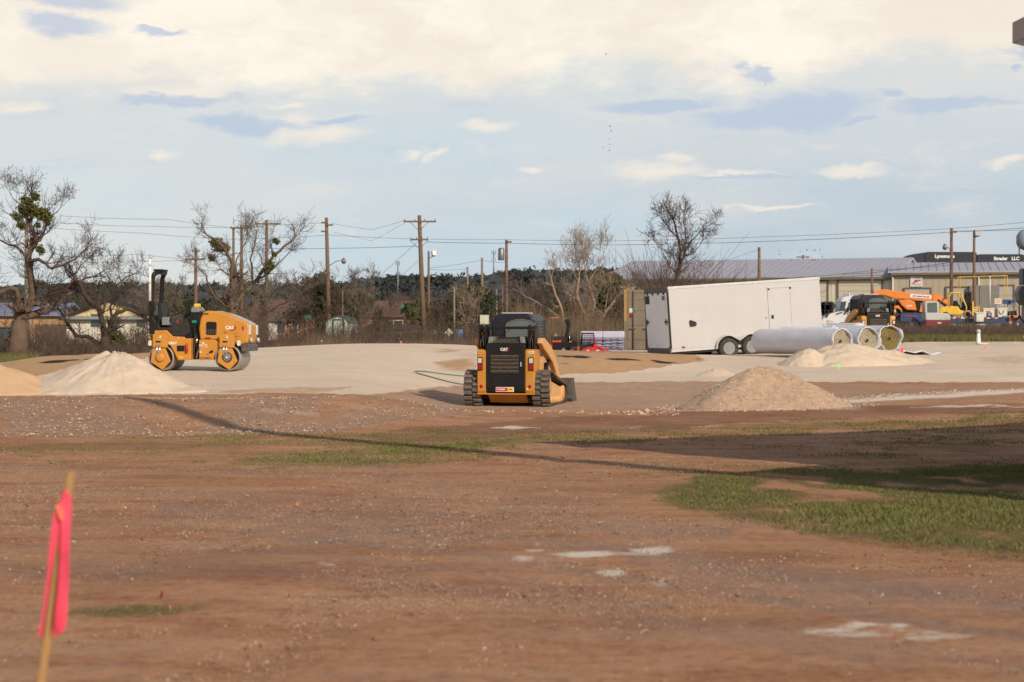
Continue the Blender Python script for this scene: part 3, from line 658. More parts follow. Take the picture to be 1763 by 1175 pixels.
bare_tree('tree', 'spreading leafless tree with dark mistletoe behind the yellow roller', [
    (.42, .36, [(402, 596, 0), (402, 560, 0), (401, 530, 0)]),
    (.34, .20, [(401, 530, 0), (396, 512, -.2), (398, 490, -.3), (402, 480, -.3)]),
    (.22, .08, [(400, 484, -.3), (398, 462, -.4), (400, 440, -.6), (392, 424, -.8), (384, 408, -1), (372, 396, -1.2), (352, 384, -1.5)]),
    (.13, .04, [(402, 482, -.3), (410, 474, 0), (408, 458, .2), (404, 448, .4), (408, 430, .6), (418, 410, 1), (428, 390, 1.2)]),
    (.26, .10, [(402, 528, 0), (410, 510, .3), (422, 492, .6), (438, 480, 1), (448, 468, 1.3), (462, 446, 1.6), (478, 424, 2), (500, 404, 2.4), (516, 392, 2.6)]),
    (.12, .04, [(440, 480, 1), (438, 452, .8), (434, 430, .5), (442, 404, .2), (446, 380, 0)]),
    (.14, .05, [(400, 526, 0), (384, 518, -.4), (368, 504, -.8), (356, 482, -1), (350, 462, -1.2), (336, 446, -1.5)]),
    (.10, .04, [(448, 468, 1.3), (470, 456, 1), (490, 436, .8), (506, 420, .6)]),
    (.12, .05, [(403, 545, 0), (430, 560, -.5), (452, 540, -1), (480, 524, -1.4), (520, 500, -2), (560, 478, -2.4)]),
    (.08, .03, [(396, 462, -.4), (380, 450, 0), (366, 452, .2)]),
  ], 112, 13, BARK, TWIGG, 402, tw_l=1.12, n_kids=6, lvl=2, dens=.95, tw_r=.012,
  mist=[(370, 402, 13, 1.6), (384, 406, 9, 1.0), (360, 426, 7, .3), (472, 440, 9, .7), (480, 420, 4, .5), (484, 395, 6, .4), (464, 452, 7, .5)])
bare_tree('tree', 'pale barked leafless tree with a fan of fine upright branches', [
    (.24, .18, [(1012, 584, 0), (1012, 560, 0), (1010, 548, 0)]),
    (.17, .06, [(1010, 550, 0), (1004, 530, -.2), (994, 505, -.4), (990, 485, -.5), (994, 462, -.5), (996, 440, -.6), (990, 420, -.8)]),
    (.17, .06, [(1012, 550, 0), (1022, 530, .3), (1026, 510, .5), (1018, 488, .6), (1014, 470, .6), (1006, 440, .6), (1012, 420, .8)]),
    (.07, .02, [(994, 465, -.5), (984, 448, -.8), (972, 440, -1), (960, 444, -1.2)]),
    (.07, .02, [(1014, 470, .6), (1024, 450, .8), (1036, 430, 1), (1044, 410, 1.2)]),
    (.07, .02, [(996, 445, -.6), (1004, 425, -.4), (1000, 405, -.2)]),
    (.10, .03, [(1012, 556, 0), (1000, 540, .4), (988, 522, .8)]),
  ], 118, 14, BARKL, TWIGL, 1012, shrink=.85, tw_l=1.22, n_kids=6, lvl=2, dens=1.3, tw_r=.012, up=.22)
bare_tree('tree', 'bent pale leafless trunk leaning left beside the fan shaped tree', [
    (.16, .10, [(975, 584, 0), (972, 560, 0), (968, 535, 0), (960, 510, -.2), (952, 490, -.4), (946, 470, -.6)]),
    (.10, .04, [(972, 552, 0), (950, 532, .4), (930, 520, .8), (906, 505, 1), (892, 498, 1.2)]),
    (.08, .03, [(956, 500, -.3), (940, 492, 0), (928, 488, .3)]),
  ], 116, 15, BARKL, TWIGL, 975, tw_l=0.72, n_kids=4, lvl=1, dens=1.0, tw_r=.012)
bare_tree('tree', 'pale leaning limb tree reaching right towards the tan shipping container', [
    (.16, .10, [(1028, 582, 0), (1030, 556, 0), (1042, 536, .3), (1058, 514, .6), (1074, 494, .9), (1090, 480, 1)]),
    (.08, .03, [(1042, 536, .3), (1046, 510, 0), (1050, 488, -.2)]),
    (.08, .03, [(1062, 508, .6), (1084, 502, .8), (1102, 494, 1)]),
  ], 115, 16, BARKL, TWIGL, 1028, tw_l=0.93, n_kids=6, lvl=2, dens=1.2, tw_r=.012)
bare_tree('tree', 'slender leafless tree rising above the white trailer', [
    (.22, .18, [(1160, 600, 0), (1160, 560, 0), (1162, 500, 0)]),
    (.17, .07, [(1162, 500, 0), (1164, 470, -.2), (1172, 440, -.3), (1174, 415, -.4), (1170, 395, -.4), (1164, 372, -.4), (1158, 352, -.4)]),
    (.10, .03, [(1172, 440, -.3), (1182, 412, 0), (1194, 395, .3), (1208, 380, .6), (1226, 366, 1)]),
    (.08, .03, [(1174, 418, -.4), (1184, 395, -.6), (1182, 370, -.8), (1178, 352, -.8)]),
    (.07, .02, [(1166, 460, -.2), (1152, 444, .2), (1140, 420, .6), (1130, 404, .8)]),
    (.07, .02, [(1178, 426, -.2), (1196, 420, -.4), (1210, 404, -.6)]),
    (.06, .02, [(1168, 390, -.4), (1152, 374, -.2), (1142, 358, 0)]),
  ], 105, 17, BARKD, TWIG, 1160, tw_l=0.93, n_kids=6, lvl=2, dens=1.5, tw_r=.012)
for (px, D, h, sd, lab, tm, lean) in ((620, 150, 6.0, 21, 'small thin leafless tree right of the white garden shed', TWIGG, 4), (590, 160, 4.4, 22, 'low leafless sapling in front of the dark cedar', TWIG, -4), (655, 170, 3.6, 23, 'small bushy leafless tree beside the brick house', TWIG, 2),
        (800, 150, 4.2, 24, 'forked white leafless sapling behind the compact loader', TWIGL, 8), (755, 165, 3.2, 25, 'low bare scrub tree right of the stop sign', TWIG, 0), (905, 140, 4.5, 26, 'brown leafless tree below the hill houses', TWIG, -6),
        (300, 140, 4.6, 27, 'scraggly leafless tree between roller and crossarm pole', TWIGG, -6), (245, 150, 5.2, 28, 'grey leafless tree behind the gabled house roof', TWIGG, 5), (940, 150, 4.0, 29, 'bare thorny tree left of the pale bent trunk', TWIG, 3),
        (-40, 120, 6.5, 30, 'bare tree crown entering the picture at its left edge', TWIG, 5), (520, 150, 5, 31, 'leafless tree behind the brown roofed house', TWIG, 4), (455, 165, 6, 32, 'tall bare tree behind the brown roofed house ridge', TWIGG, -3)):
    y0 = HY - (gz(xpx(px, D), D) - EYE) * F / D; k = F / D
    bare_tree('small_tree', lab, [(.11, .06, [(px, y0, 0), (px + lean * .4, y0 - h * .3 * k, 0), (px + lean, y0 - h * .55 * k, .2)]),
        (.06, .02, [(px + lean * .5, y0 - h * .35 * k, 0), (px + lean * .5 - 8, y0 - h * .6 * k, -.3), (px + lean * .5 - 14, y0 - h * .8 * k, -.5)]),
        (.06, .02, [(px + lean * .8, y0 - h * .45 * k, 0), (px + lean + 9, y0 - h * .66 * k, .3), (px + lean + 16, y0 - h * .82 * k, .5)])],
        D, sd, BARKL if tm is TWIGL else BARK, tm, px, tw_l=1.07, n_kids=6, lvl=2, dens=1.6, tw_r=.02, cat='tree')
def cedar(name, label, px, D, w, h, seed, m, n=9, z_off=0.0, cat='tree'):
    g = np.random.default_rng(seed); base = on(px, D); root = empty(name, base, 0, label, cat)
    MB().tube([(0, 0, 0), (.1, 0, h * .5), (0, .1, h * .85)], [.2, .13, .05], 7).build('trunk', BARKD, root)
    Vs = []
    for k in range(n):
        t = g.random() ** .8; r = w * (.30 + .22 * g.random()) * (1 - .45 * t); a = g.random() * 6.28; q = w * .42 * (1 - .6 * t) * g.random() ** .5
        Vs.append(clump(g, 520, (math.cos(a) * q, math.sin(a) * q, h * (.22 + .66 * t)), r, .16, .8))
    leaf_mesh('crown', Vs, m, root); return root
cedar('cedar', 'dark bushy evergreen left of the street light pole', 545, 175, 5.2, 5.6, 41, CEDAR, 12)
cedar('cedar', 'broad dark evergreen spreading behind the garden shed', 596, 185, 5.5, 4.2, 42, CEDAR, 11)
cedar('cedar', 'round dark evergreen below the bare pole stub', 812, 180, 5.6, 5.0, 43, CEDAR, 13)
cedar('cedar', 'low dark evergreen left of the crossarm pole', 305, 180, 6.0, 4.2, 44, CEDAR, 11)
cedar('cedar', 'dull green evergreen behind the stop sign', 716, 190, 3.4, 3.8, 45, SHRUBG, 9)
cedar('leafy_shrub', 'tall green shrub beside the pale fan shaped tree', 1046, 121, 2.5, 4.7, 46, SHRUBG, 12, cat='shrub')
cedar('leafy_shrub', 'small green shrub by the gabled house corner', 196, 112, 1.2, .9, 47, SHRUBG, 6, cat='shrub')
cedar('leafy_shrub', 'green leafed shrub in front of the far brick house', 662, 172, 2.4, 1.9, 48, SHRUBG, 7, cat='shrub')
cedar('cedar', 'wide evergreen mass left of the roller mast', 240, 190, 5.0, 3.8, 49, CEDAR, 10)

def scrub(name, label, x0, x1, D0, D1, h0, h1, n, m, seed, stems=9, spread=.35, r=.012, kind='stuff', pxs=True, skip=()):
    """a mass of thin upright stems that nobody could count"""
    g = np.random.default_rng(seed); rows = []
    px = g.uniform(x0, x1, n); D = g.uniform(D0, D1, n); x = (px - CX) / F * D; z = gz(x, D)
    A = []; B = []; C_ = []
    k = np.repeat(np.arange(n), stems); m_ = len(k)
    a = np.stack([x[k] + g.normal(0, .12, m_), D[k] + g.normal(0, .12, m_), z[k] - .05], 1)
    hh = (g.uniform(h0, h1, n) * (.6 + .8 * vnoise(px * .02, D * .1, seed)))[k] * g.uniform(.5, 1.1, m_)
    b = a + np.stack([g.normal(0, spread, m_) * hh * .5, g.normal(0, spread, m_) * hh * .5, hh * .55], 1)
    c = b + np.stack([g.normal(0, spread, m_) * hh * .6, g.normal(0, spread, m_) * hh * .6, hh * .45], 1)
    s = Sticks(); s.a = np.concatenate([a, b]); s.b = np.concatenate([b, c]); s.ra = np.concatenate([np.full(m_, r), np.full(m_, r * .8)]); s.rb = np.concatenate([np.full(m_, r * .8), np.full(m_, r * .35)])
    o = s.build(name, m, kind=kind); tag(o, label); return o
tag(scrub('brush_thicket', 'brown leafless brush along the far edge of the gravel pad', -300, 900, 90, 108, .35, 1.0, 1000, TWIG, 51, 9, .5, .010), cat='brush')
tag(scrub('tall_brush', 'tall tangled brown brush behind the roller and trees', -300, 1080, 118, 140, .9, 2.3, 700, TWIG, 52, 8, .42, .013), cat='brush')
tag(scrub('dry_reeds', 'tall straw coloured reeds left of the tan container', 890, 1085, 92, 114, .9, 2.0, 560, TANB, 53, 8, .16, .012), cat='reeds')
tag(scrub('right_brush', 'twiggy brown brush behind the white trailer roof', 1085, 1250, 98, 112, 2.0, 4.6, 210, TWIG, 54, 11, .42, .014), cat='brush')
tag(scrub('dry_weeds', 'dead brown weeds in front of the equipment yard', 1545, 2000, 104, 124, .4, 1.05, 1300, TWIG, 55, 8, .2, .011), cat='weeds')
tag(scrub('weeds_by_road', 'dry weeds at the far right edge of the pad', 470, 860, 84, 94, .12, .6, 520, TANB, 56, 7, .35, .008), cat='weeds')

def woods(name, label, x0, x1, D0, D1, h0, h1, n, seed, frac_green=.25):
    """far winter woods: trunks and twig sprays, with some evergreen clumps, as one mass"""
    g = np.random.default_rng(seed); px = g.uniform(x0, x1, n); D = g.uniform(D0, D1, n); x = (px - CX) / F * D; z = gz(x, D); h = g.uniform(h0, h1, n)
    s = Sticks(); K = 110
    k = np.repeat(np.arange(n), K); m_ = len(k)
    th = g.uniform(0, 6.28, m_); rr = np.sqrt(g.random(m_)) * h[k] * .42; t = g.uniform(.05, .9, m_)
    a = np.stack([x[k] + rr * np.cos(th) * .55, D[k] + rr * np.sin(th) * .55, z[k] + h[k] * t * .85], 1)
    d = np.stack([np.cos(th) * .45 + g.normal(0, .4, m_), np.sin(th) * .45, np.abs(g.normal(.7, .4, m_))], 1) * (h[k] * g.uniform(.08, .24, m_))[:, None]
    r = .0001 * D[k] * g.uniform(.5, 1.3, m_)
    s.a = a; s.b = a + d; s.ra = r; s.rb = r * .5
    o = s.build(name, TWIG, kind='stuff'); tag(o, label, 'woods')
    Vs = [clump(g, 260, (x[i], D[i], z[i] + h[i] * .4), h[i] * .45, .0016 * D[i], .85) for i in range(n) if g.random() < frac_green]
    e = leaf_mesh('evergreen_' + name, Vs, CEDAR, kind='stuff'); tag(e, 'dark evergreens standing in the ' + label, 'woods')
woods('woods', 'brown winter woods behind the houses', -300, 1120, 205, 300, 4.0, 7.2, 230, 61, .3)
woods('far_woods', 'far winter woods climbing the foot of the hill', -300, 1250, 320, 560, 5, 9, 240, 62, .45)

# hills: one ridge far away
def hills():
    xs = np.arange(-700, 2500, 7.0); rows = [(620, 0.0), (700, .30), (800, .62), (900, .86), (1000, 1.0), (1150, .9), (1500, .5)]
    top = np.interp(xs, [-700, 0, 150, 330, 470, 580, 640, 700, 760, 815, 850, 900, 960, 1060, 1250, 1500, 1800, 2500], [505, 500, 494, 494, 496, 492, 484, 480, 479, 484, 474, 471, 469, 468, 470, 478, 480, 485])
    V = []
    for (D, t) in rows:
        zt = EYE - (top - HY) * 1000 / F
        z = 1.2 + (zt - 1.2) * t + fbm(xs * .03, np.full_like(xs, D * .02), 71, 5) * 9 * (.25 + .75 * t)
        if D == 1000: z += (fbm(xs * .25, xs * 0, 72, 3)) * 3
        V.append(np.stack([(xs - CX) / F * 1000 * (.7 + .3 * D / 1000), np.full_like(xs, D), z], 1))
    n, m = len(rows), len(xs); V = np.concatenate(V); i = np.arange(n - 1)[:, None] * m + np.arange(m - 1)[None]
    Fq = np.stack([i, i + 1, i + m + 1, i + m], -1).reshape(-1, 4)
    return mesh_np('hills', V, Fq, mat('scrub_covered_hill', (.050, .050, .052), .95, var=.5, scale=.03), kind='structure', smooth=True)
hills()
gH = np.random.default_rng(73)
def hill_scrub():
    n = 1300; px = gH.uniform(-200, 1300, n); t = gH.random(n); D = 760 + 235 * t
    top = np.interp(px, [-700, 0, 150, 330, 470, 580, 640, 700, 760, 815, 850, 900, 960, 1060, 1250, 1500], [505, 500, 494, 494, 496, 492, 484, 480, 479, 484, 474, 471, 469, 468, 470, 478])
    zt = EYE - (top - HY) * 1000 / F; f = np.interp(D, [620, 700, 800, 900, 1000], [0, .3, .62, .86, 1.0]); x = (px - CX) / F * 1000 * (.7 + .3 * D / 1000)
    Vs = [clump(gH, 26, (x[i], D[i], 1.2 + (zt[i] - 1.2) * f[i] + gH.uniform(-1, 1.2)), gH.uniform(1.5, 3.6), 1.2, .8) for i in range(n)]
    o = leaf_mesh('juniper_scrub', Vs, mat('far_juniper', (.034, .042, .040), .95, var=.5, scale=.05), kind='stuff'); tag(o, 'dark juniper scrub covering the far ridge', 'scrub')
hill_scrub()

# grass blades
def grass():
    g = np.random.default_rng(81); P = []
    n = 1300000; Dr = 8.5 + 31 * g.random(n) ** .75; pxr = g.uniform(-150, 1950, n); x = (pxr - CX) / F * Dr
    z = gz(x, Dr); M = make_masks(x[None], Dr[None], z[None])['grass'][0]
    keep = g.random(n) < np.clip(M - .16, 0, 1) * .75 * np.clip(Dr / 26, .4, 1); x, y, z = x[keep], Dr[keep], z[keep]; mk = M[keep]
    n = len(x); h = g.uniform(.012, .034, n) * (.55 + .6 * mk) * (1 + .9 * np.clip(vnoise(x * .8, y * .5, 5) - .55, 0, 1)); th = g.uniform(0, 6.28, n); w = g.uniform(.003, .007, n) * (.6 + y / 28)
    lean = g.normal(0, .5, (n, 2)) * h[:, None]
    b = np.stack([x, y, z - .004], 1); u = np.stack([np.cos(th) * w, np.sin(th) * w, np.zeros(n)], 1)
    tip = b + np.stack([lean[:, 0], lean[:, 1], h], 1)
    V = np.stack([b - u, b + u, tip], 1).reshape(-1, 3)
    m = mat('grass_blades', (.115, .14, .032), .85, var=.45, scale=1.3, dust=(.24, .18, .075), dust_amt=.75)
    o = mesh_np('grass', V, np.arange(len(V)).reshape(-1, 3), m, kind='stuff'); tag(o, 'thin patchy green grass on the dirt', 'grass')
    # grass verge behind the pad at the right and the left
    n = 60000; px = np.where(g.random(n) < .8, g.uniform(1540, 2000, n), g.uniform(-250, 66, n)); D = np.where(px > 1000, g.uniform(79, 112, n), g.uniform(66, 96, n)); x = (px - CX) / F * D; z = gz(x, D)
    h = g.uniform(.1, .28, n); th = g.uniform(0, 6.28, n); w = g.uniform(.012, .022, n); lean = g.normal(0, .4, (n, 2)) * h[:, None]
    b = np.stack([x, D, z], 1); u = np.stack([np.cos(th) * w, np.sin(th) * w, np.zeros(n)], 1); tip = b + np.stack([lean[:, 0], lean[:, 1], h], 1)
    V = np.stack([b - u, b + u, tip], 1).reshape(-1, 3)
    o = mesh_np('verge_grass', V, np.arange(len(V)).reshape(-1, 3), mat('verge_grass', (.10, .105, .03), .85, var=.4, scale=.5, dust=(.22, .17, .07), dust_amt=.6), kind='stuff'); tag(o, 'rough green verge beyond the gravel pad', 'grass')
grass()

# loose stones
def stones(name, label, X, Y, Zb, S, m, seed, kind='stuff', parent=None):
    g = np.random.default_rng(seed); n = len(X)
    base = np.array([(1, 0, 0), (-1, 0, 0), (0, 1, 0), (0, -1, 0), (0, 0, 1), (0, 0, -1)], float)
    tri = np.array([(0, 2, 4), (2, 1, 4), (1, 3, 4), (3, 0, 4), (2, 0, 5), (1, 2, 5), (3, 1, 5), (0, 3, 5)])
    Vv = base[None] * g.uniform(.55, 1.25, (n, 6, 1)) + g.normal(0, .18, (n, 6, 3)); Vv *= S[:, None, None]; Vv[:, :, 2] *= .7
    a = g.uniform(0, 6.28, n); ca, sa = np.cos(a)[:, None], np.sin(a)[:, None]
    xx = Vv[:, :, 0] * ca - Vv[:, :, 1] * sa; yy = Vv[:, :, 0] * sa + Vv[:, :, 1] * ca
    V = np.stack([xx + X[:, None], yy + Y[:, None], Vv[:, :, 2] + Zb[:, None] + S[:, None] * .15], -1).reshape(-1, 3)
    Fq = (tri[None] + (np.arange(n) * 6)[:, None, None]).reshape(-1, 3)
    o = mesh_np(name, V, Fq, m, parent, kind); tag(o, label, None if parent else 'stones'); return o
STONE_L = mat('pale_stones', (.52, .40, .30), .95, var=.45, scale=2.2)
STONE_M = mat('tan_pebbles', (.44, .31, .22), .95, var=.55, scale=3.1)
STONE_D = mat('brown_stones', (.25, .15, .10), .95, var=.45, scale=2.2)
def scatter():
    g = np.random.default_rng(91)
    for nm, lab, n, m, sd, s0, s1, thr in (('pebbles', 'pale pebbles strewn over the dirt', 34000, STONE_M, 1, .003, .011, .30), ('brown_pebbles', 'dark brown clods and pebbles on the dirt', 26000, STONE_D, 2, .004, .016, .2)):
        D = 8 + 30 * g.random(n) ** 1.2; px = g.uniform(-200, 2000, n); x = (px - CX) / F * D; z = gz(x, D); M = make_masks(x[None], D[None], z[None])
        w = .25 + .8 * M['gravel'][0] + .9 * M['berm'][0] + 1.2 * np.clip(fbm(x * .7, D * .3, 7, 3) * 2, 0, 1); w *= 1 - .8 * np.clip(M['grass'][0] * 1.4, 0, 1)
        k = g.random(n) < w * .8; S = s0 + (s1 - s0) * g.random(n) ** 5
        stones(nm, lab, x[k], D[k], z[k], S[k] * (1 + .02 * D[k]), m, sd)
    for nm, lab, n, m, sd in (('grit', 'fine pale grit over the near dirt', 130000, STONE_M, 8), ('dark_grit', 'fine dark grit over the near dirt', 80000, STONE_D, 9)):
        D = 8.2 + 20 * g.random(n) ** 1.3; px = g.uniform(-150, 1920, n); x = (px - CX) / F * D; z = gz(x, D); w = np.clip(.45 + fbm(x * .8, D * .4, 17 + sd, 4) * 2.6, 0, 1); k = g.random(n) < w
        stones(nm, lab, x[k], D[k], z[k], (.0022 + .0035 * g.random(n) ** 2)[k] * (.8 + .03 * D[k]), m, sd)
    n = 16000; D = g.uniform(31.5, 41.5, n); px = g.uniform(-120, 800, n); x = (px - CX) / F * D; z = gz(x, D); M = make_masks(x[None], D[None], z[None]); k = g.random(n) < M['berm'][0] * .9
    stones('rubble', 'coarse pale rubble covering the low bank', x[k], D[k], z[k], (.006 + .026 * g.random(n) ** 3)[k], STONE_M, 3)
    n = 1500; t = g.random(n); px = 1190 + 620 * t; py = np.interp(px, [1180, 1440, 1550, 1763, 2400], [703, 691, 684, 674, 668]); D = np.interp(px, [1180, 1440, 1763], [43.5, 46, 49]) + g.normal(0, .45, n); x = (px - CX) / F * D
    stones('spilled_gravel', 'line of spilled pale gravel right of the gravel pile', x, D, gz(x, D), .01 + .03 * g.random(n) ** 2, STONE_L, 4)
    n = 500; D = g.uniform(39.5, 42.5, n); px = g.uniform(690, 1180, n); x = (px - CX) / F * D
    stones('loose_clods', 'loose clods on the lip in front of the loader', x, D, gz(x, D), .012 + .04 * g.random(n) ** 4, STONE_L, 5)
scatter()

# piles
def pile(name, label, px, D, rx, ry, h, m, seed, rough=.06, flat=.12, cat='pile', lump=.25, twist=0.0, ridge=0.0):
    base = on(px, D); n = 110; g = np.linspace(-1.35, 1.35, n); A, B = np.meshgrid(g, g)
    r = np.sqrt(A ** 2 + B ** 2); ang = np.arctan2(B, A)
    rr = r / (1 + .12 * np.sin(ang * 3 + seed) + lump * fbm(A * 1.7 + seed, B * 1.7, seed, 3))
    z = h * (np.sqrt((1 - rr) ** 2 * np.sign(1 - rr) ** 2 + flat ** 2 * 0) * (rr < 1)) if False else h * np.clip(1.06 - np.sqrt(rr ** 2 + flat ** 2) , -.05, 2)
    z += (fbm(A * 6, B * 6, seed + 3, 4) * rough * 2 + ridge * fbm(ang * 9, rr * .8, seed + 5, 2) * np.clip(1 - rr, 0, 1) * 2) * np.clip(1.05 - rr, 0, 1) ** .5
    X = A * rx; Y = B * ry; ca, sa = math.cos(twist), math.sin(twist); X, Y = X * ca - Y * sa, X * sa + Y * ca
    Z = z + gz(base.x + X, base.y + Y) - base.z
    Z = np.where(rr > 1.04, Z - .12, Z)
    V = np.stack([X, Y, Z], -1).reshape(-1, 3); i = np.arange(n - 1)[:, None] * n + np.arange(n - 1)[None]
    Fq = np.stack([i, i + 1, i + n + 1, i + n], -1).reshape(-1, 4)
    o = mesh_np(name, V, Fq, m, smooth=True); o.location = base; tag(o, label, cat); return o
LIMEP = mat('crushed_limestone', (.60, .50, .39), .95, var=.12, scale=1.3, dust=(.50, .38, .27), dust_amt=.6, bump=.9, bscale=16)
SANDP = mat('tan_sand', (.55, .37, .215), .95, var=.12, scale=1.5, dust=(.55, .36, .2), dust_amt=.5, bump=.5, bscale=24)
GRAVP = mat('mixed_gravel', (.50, .36, .25), .95, var=.28, scale=7, dust=(.34, .21, .14), dust_amt=.7, bump=1.0, bscale=28)
pile('limestone_pile', 'steep cone shaped pile of cream crushed limestone left of the roller', 198, 44.5, 1.85, 1.7, .88, LIMEP, 3, .06, .15, lump=.42, ridge=.14)
pile('limestone_pile', 'flat cream skirt of limestone spread at the foot of the cone pile', 150, 44.2, 1.55, 1.3, .34, LIMEP, 5, .03, .25)
pile('sand_pile', 'tan sand pile cut off by the left edge of the picture', -45, 43.6, 1.9, 1.7, .86, SANDP, 6, .03, .15)
gp = pile('gravel_pile', 'broad pile of brown mixed gravel in front of the white trailer', 1312, 43.6, 1.78, 1.7, 1.04, GRAVP, 9, .055, .2, lump=.34)
def pile_stones(base_o, n, rx, ry, seed, label):
    g = np.random.default_rng(seed); me = base_o.data; nv = len(me.vertices); co = np.empty(nv * 3, np.float32); me.vertices.foreach_get('co', co); co = co.reshape(-1, 3)
    i = g.integers(0, nv, n * 3); q = co[i]; r = np.hypot(q[:, 0] / rx, q[:, 1] / ry); q = q[r < 1.08][:n]; m_ = len(q)
    j = g.normal(0, .02, (m_, 3))
    st = stones('surface_stones', None, q[:, 0] + j[:, 0], q[:, 1] + j[:, 1], q[:, 2] - .01, .006 + .024 * g.random(m_) ** 2.5, STONE_L, seed, kind='stuff', parent=base_o)
pile_stones(gp, 5200, 1.78, 1.7, 12, '')
def spill(label, px, D, r0, r1, n, m, seed, s1=.03):
    g = np.random.default_rng(seed); b = on(px, D); a = g.uniform(0, 6.283, n); r = r0 + (r1 - r0) * g.random(n) ** 2; x = b.x + np.cos(a) * r; y = b.y + np.sin(a) * r
    stones('spilled_stones', label, x, y, gz(x, y), .006 + s1 * g.random(n) ** 3, m, seed)
spill('gravel stones spilled round the foot of the brown gravel pile', 1312, 43.6, 1.6, 2.5, 1500, STONE_L, 21)
spill('cream crumbs spilled round the foot of the limestone cone', 198, 44.5, 1.5, 2.4, 900, LIMEP, 22)
def clods():
    g = np.random.default_rng(33); n = 1500; D = 8.6 + 26 * g.random(n) ** 1.3; px = g.uniform(-150, 1920, n); x = (px - CX) / F * D
    stones('clods', 'scattered dark clods and bigger stones on the near dirt', x, D, gz(x, D), .008 + .02 * g.random(n) ** 4, STONE_D, 34)
clods()
pile('limestone_heap', 'long low cream limestone heap in front of the turf rolls', 1458, 61.6, 1.95, 1.1, .82, LIMEP, 13, .07, .3, lump=.55)
pile('limestone_heap', 'small cream limestone mound at the left end of the turf rolls', 1392, 61.2, .95, .9, .60, LIMEP, 14, .05, .25, lump=.4)
pile('limestone_heap', 'low cream limestone ridge right of the turf rolls', 1528, 62.6, 1.4, .8, .52, LIMEP, 15, .06, .35, lump=.5)
pile('limestone_heap', 'tiny limestone heap beside the dark fabric strip', 1235, 56, .55, .6, .24, LIMEP, 16, .03, .25)
# ================================================================ the barn that shades the grass, and the tall pole beside it
def barn():
    C = Vector((5.56, 22.2, 0)); rz = math.atan2(.56, .83)          # local x runs along the eave, local -y towards the sun
    b = empty('metal_barn', C, rz, 'long brown metal barn whose roof corner shows at the top right', 'barn')
    eave, Lx, Ly, s = 5.02, 26.0, 12.0, .25
    rid = eave + 6 * s
    wall = MB(); wall.prism([(-.5, 0), (-.5, eave - .3), (-6, rid - .32), (-11.5, eave - .3), (-11.5, 0)], 'x', .5, Lx - .5)
    wall.build('wall', mat('brown_siding', (.10, .065, .05), .6, var=.1, scale=1), b)
    r = MB()
    r.prism([(0, eave), (-6, rid), (-12, eave), (-12, eave - .12), (-6, rid - .12), (0, eave - .12)], 'x', 0, Lx)
    r.build('roof', mat('brown_roof_sheet', (.16, .125, .115), .5, metal=.3, var=.1, scale=1), b)
    f = MB(); f.prism([(.02, eave + .03), (-6, rid + .03), (-6, rid - .2), (.02, eave - .2)], 'x', -.04, .0); f.prism([(.02, eave - .2), (-.3, eave - .30), (-6.1, rid - .30), (-6, rid - .2)], 'x', -.03, .12)
    f.build('fascia', mat('taupe_trim', (.36, .30, .27), .5, var=.08, scale=2), b)
    g = MB(); g.span((.1, -.30, eave - .40), (Lx, -.16, eave - .30)); g.build('gutter', GALV, b)
    d = MB(); d.span((8, -.49, 0), (12, -.42, 3.6)); d.build('door', WHTD, b)
barn()
def shadow_filler():  # unseen block, added so its shadow closes the sunlit strip beside the barn's shadow
    o = empty('shadow_filler_block', Vector((5.56, 22.2, 0)), math.atan2(.56, .83), 'unseen grey shed-shaped block added beside the brown barn for its shadow', 'shed')
    q = MB(); q.prism([(-1.55, 0), (-1.55, 2.55), (.3, 2.75), (.3, 0)], 'y', -5, -2.3); q.build('wall', mat('filler_grey', (.20, .19, .18), .8, var=.2), o)
    q = MB(); q.prism([(-1.65, 2.56), (-1.65, 2.64), (.3, 2.86), (.3, 2.76)], 'y', -5.1, -2.2); q.build('roof', GALV, o)
    q = MB(); q.span((-1.59, -4.2, 0), (-1.55, -3.3, 2.0)); q.build('door', WHTD, o)
shadow_filler()
def light_pole():
    p = Vector((8.75, 14.1, 0)); o = empty('stadium_light_pole', p, R(34), 'tall wooden light pole outside the frame casting a thin shadow', 'light pole')
    MB().tube([(0, 0, 0), (0, 0, 9), (0, 0, 17)], [.24, .22, .17], 12).build('pole', WOODP, o)
    MB().box((0, 0, 16.6), (2.2, .12, .12)).build('crossarm', WOODP, o)
    for x in (-.8, 0, .8): MB().lathe([(.06, -.1), (.22, .18)], (x, -.2, 16.8), 'y', 12).build('lamp', GALV, o)
light_pole()
def meter_post():
    D = 24; o = empty('meter_post', on(1782, D), R(6), 'grey utility post with a blurred meter box at the right edge', 'utility post')
    def u(px): return (px - 1782) / F * D
    def v(py): return zy(py, D) - o.location.z
    MB().cyl((.03, .05, 1.2), .05, 2.4, 'z', 14).build('post', mat('grey_post', (.10, .105, .12), .5, var=.1), o)
    m = MB(); m.prism([(u(1745), v(518)), (u(1743), v(504)), (u(1749), v(493)), (u(1800), v(491)), (u(1800), v(526)), (u(1752), v(526))], 'y', -.16, -.02); m.build('meter_box', mat('meter_grey', (.20, .20, .18), .5, var=.1), o, bevel=.012)
    MB().cyl((u(1757), -.165, v(512)), .022, .02, 'y', 14).build('dial', BLK, o)
    m = MB(); m.span((u(1755), -.10, v(491)), (u(1800), .04, v(463))); m.build('upper_box', mat('blue_grey_box', (.09, .105, .14), .5, var=.1), o, bevel=.01)
    m = MB(); m.span((u(1759), -.09, v(566)), (u(1800), .03, v(526))); m.build('lower_box', mat('lower_grey', (.16, .16, .17), .5, var=.1), o, bevel=.01)
    MB().tube([(u(1748), -.1, v(526)), (u(1749), -.1, v(545)), (u(1759), -.06, v(556))], .008, 6).build('conduit', BLK, o)
meter_post()

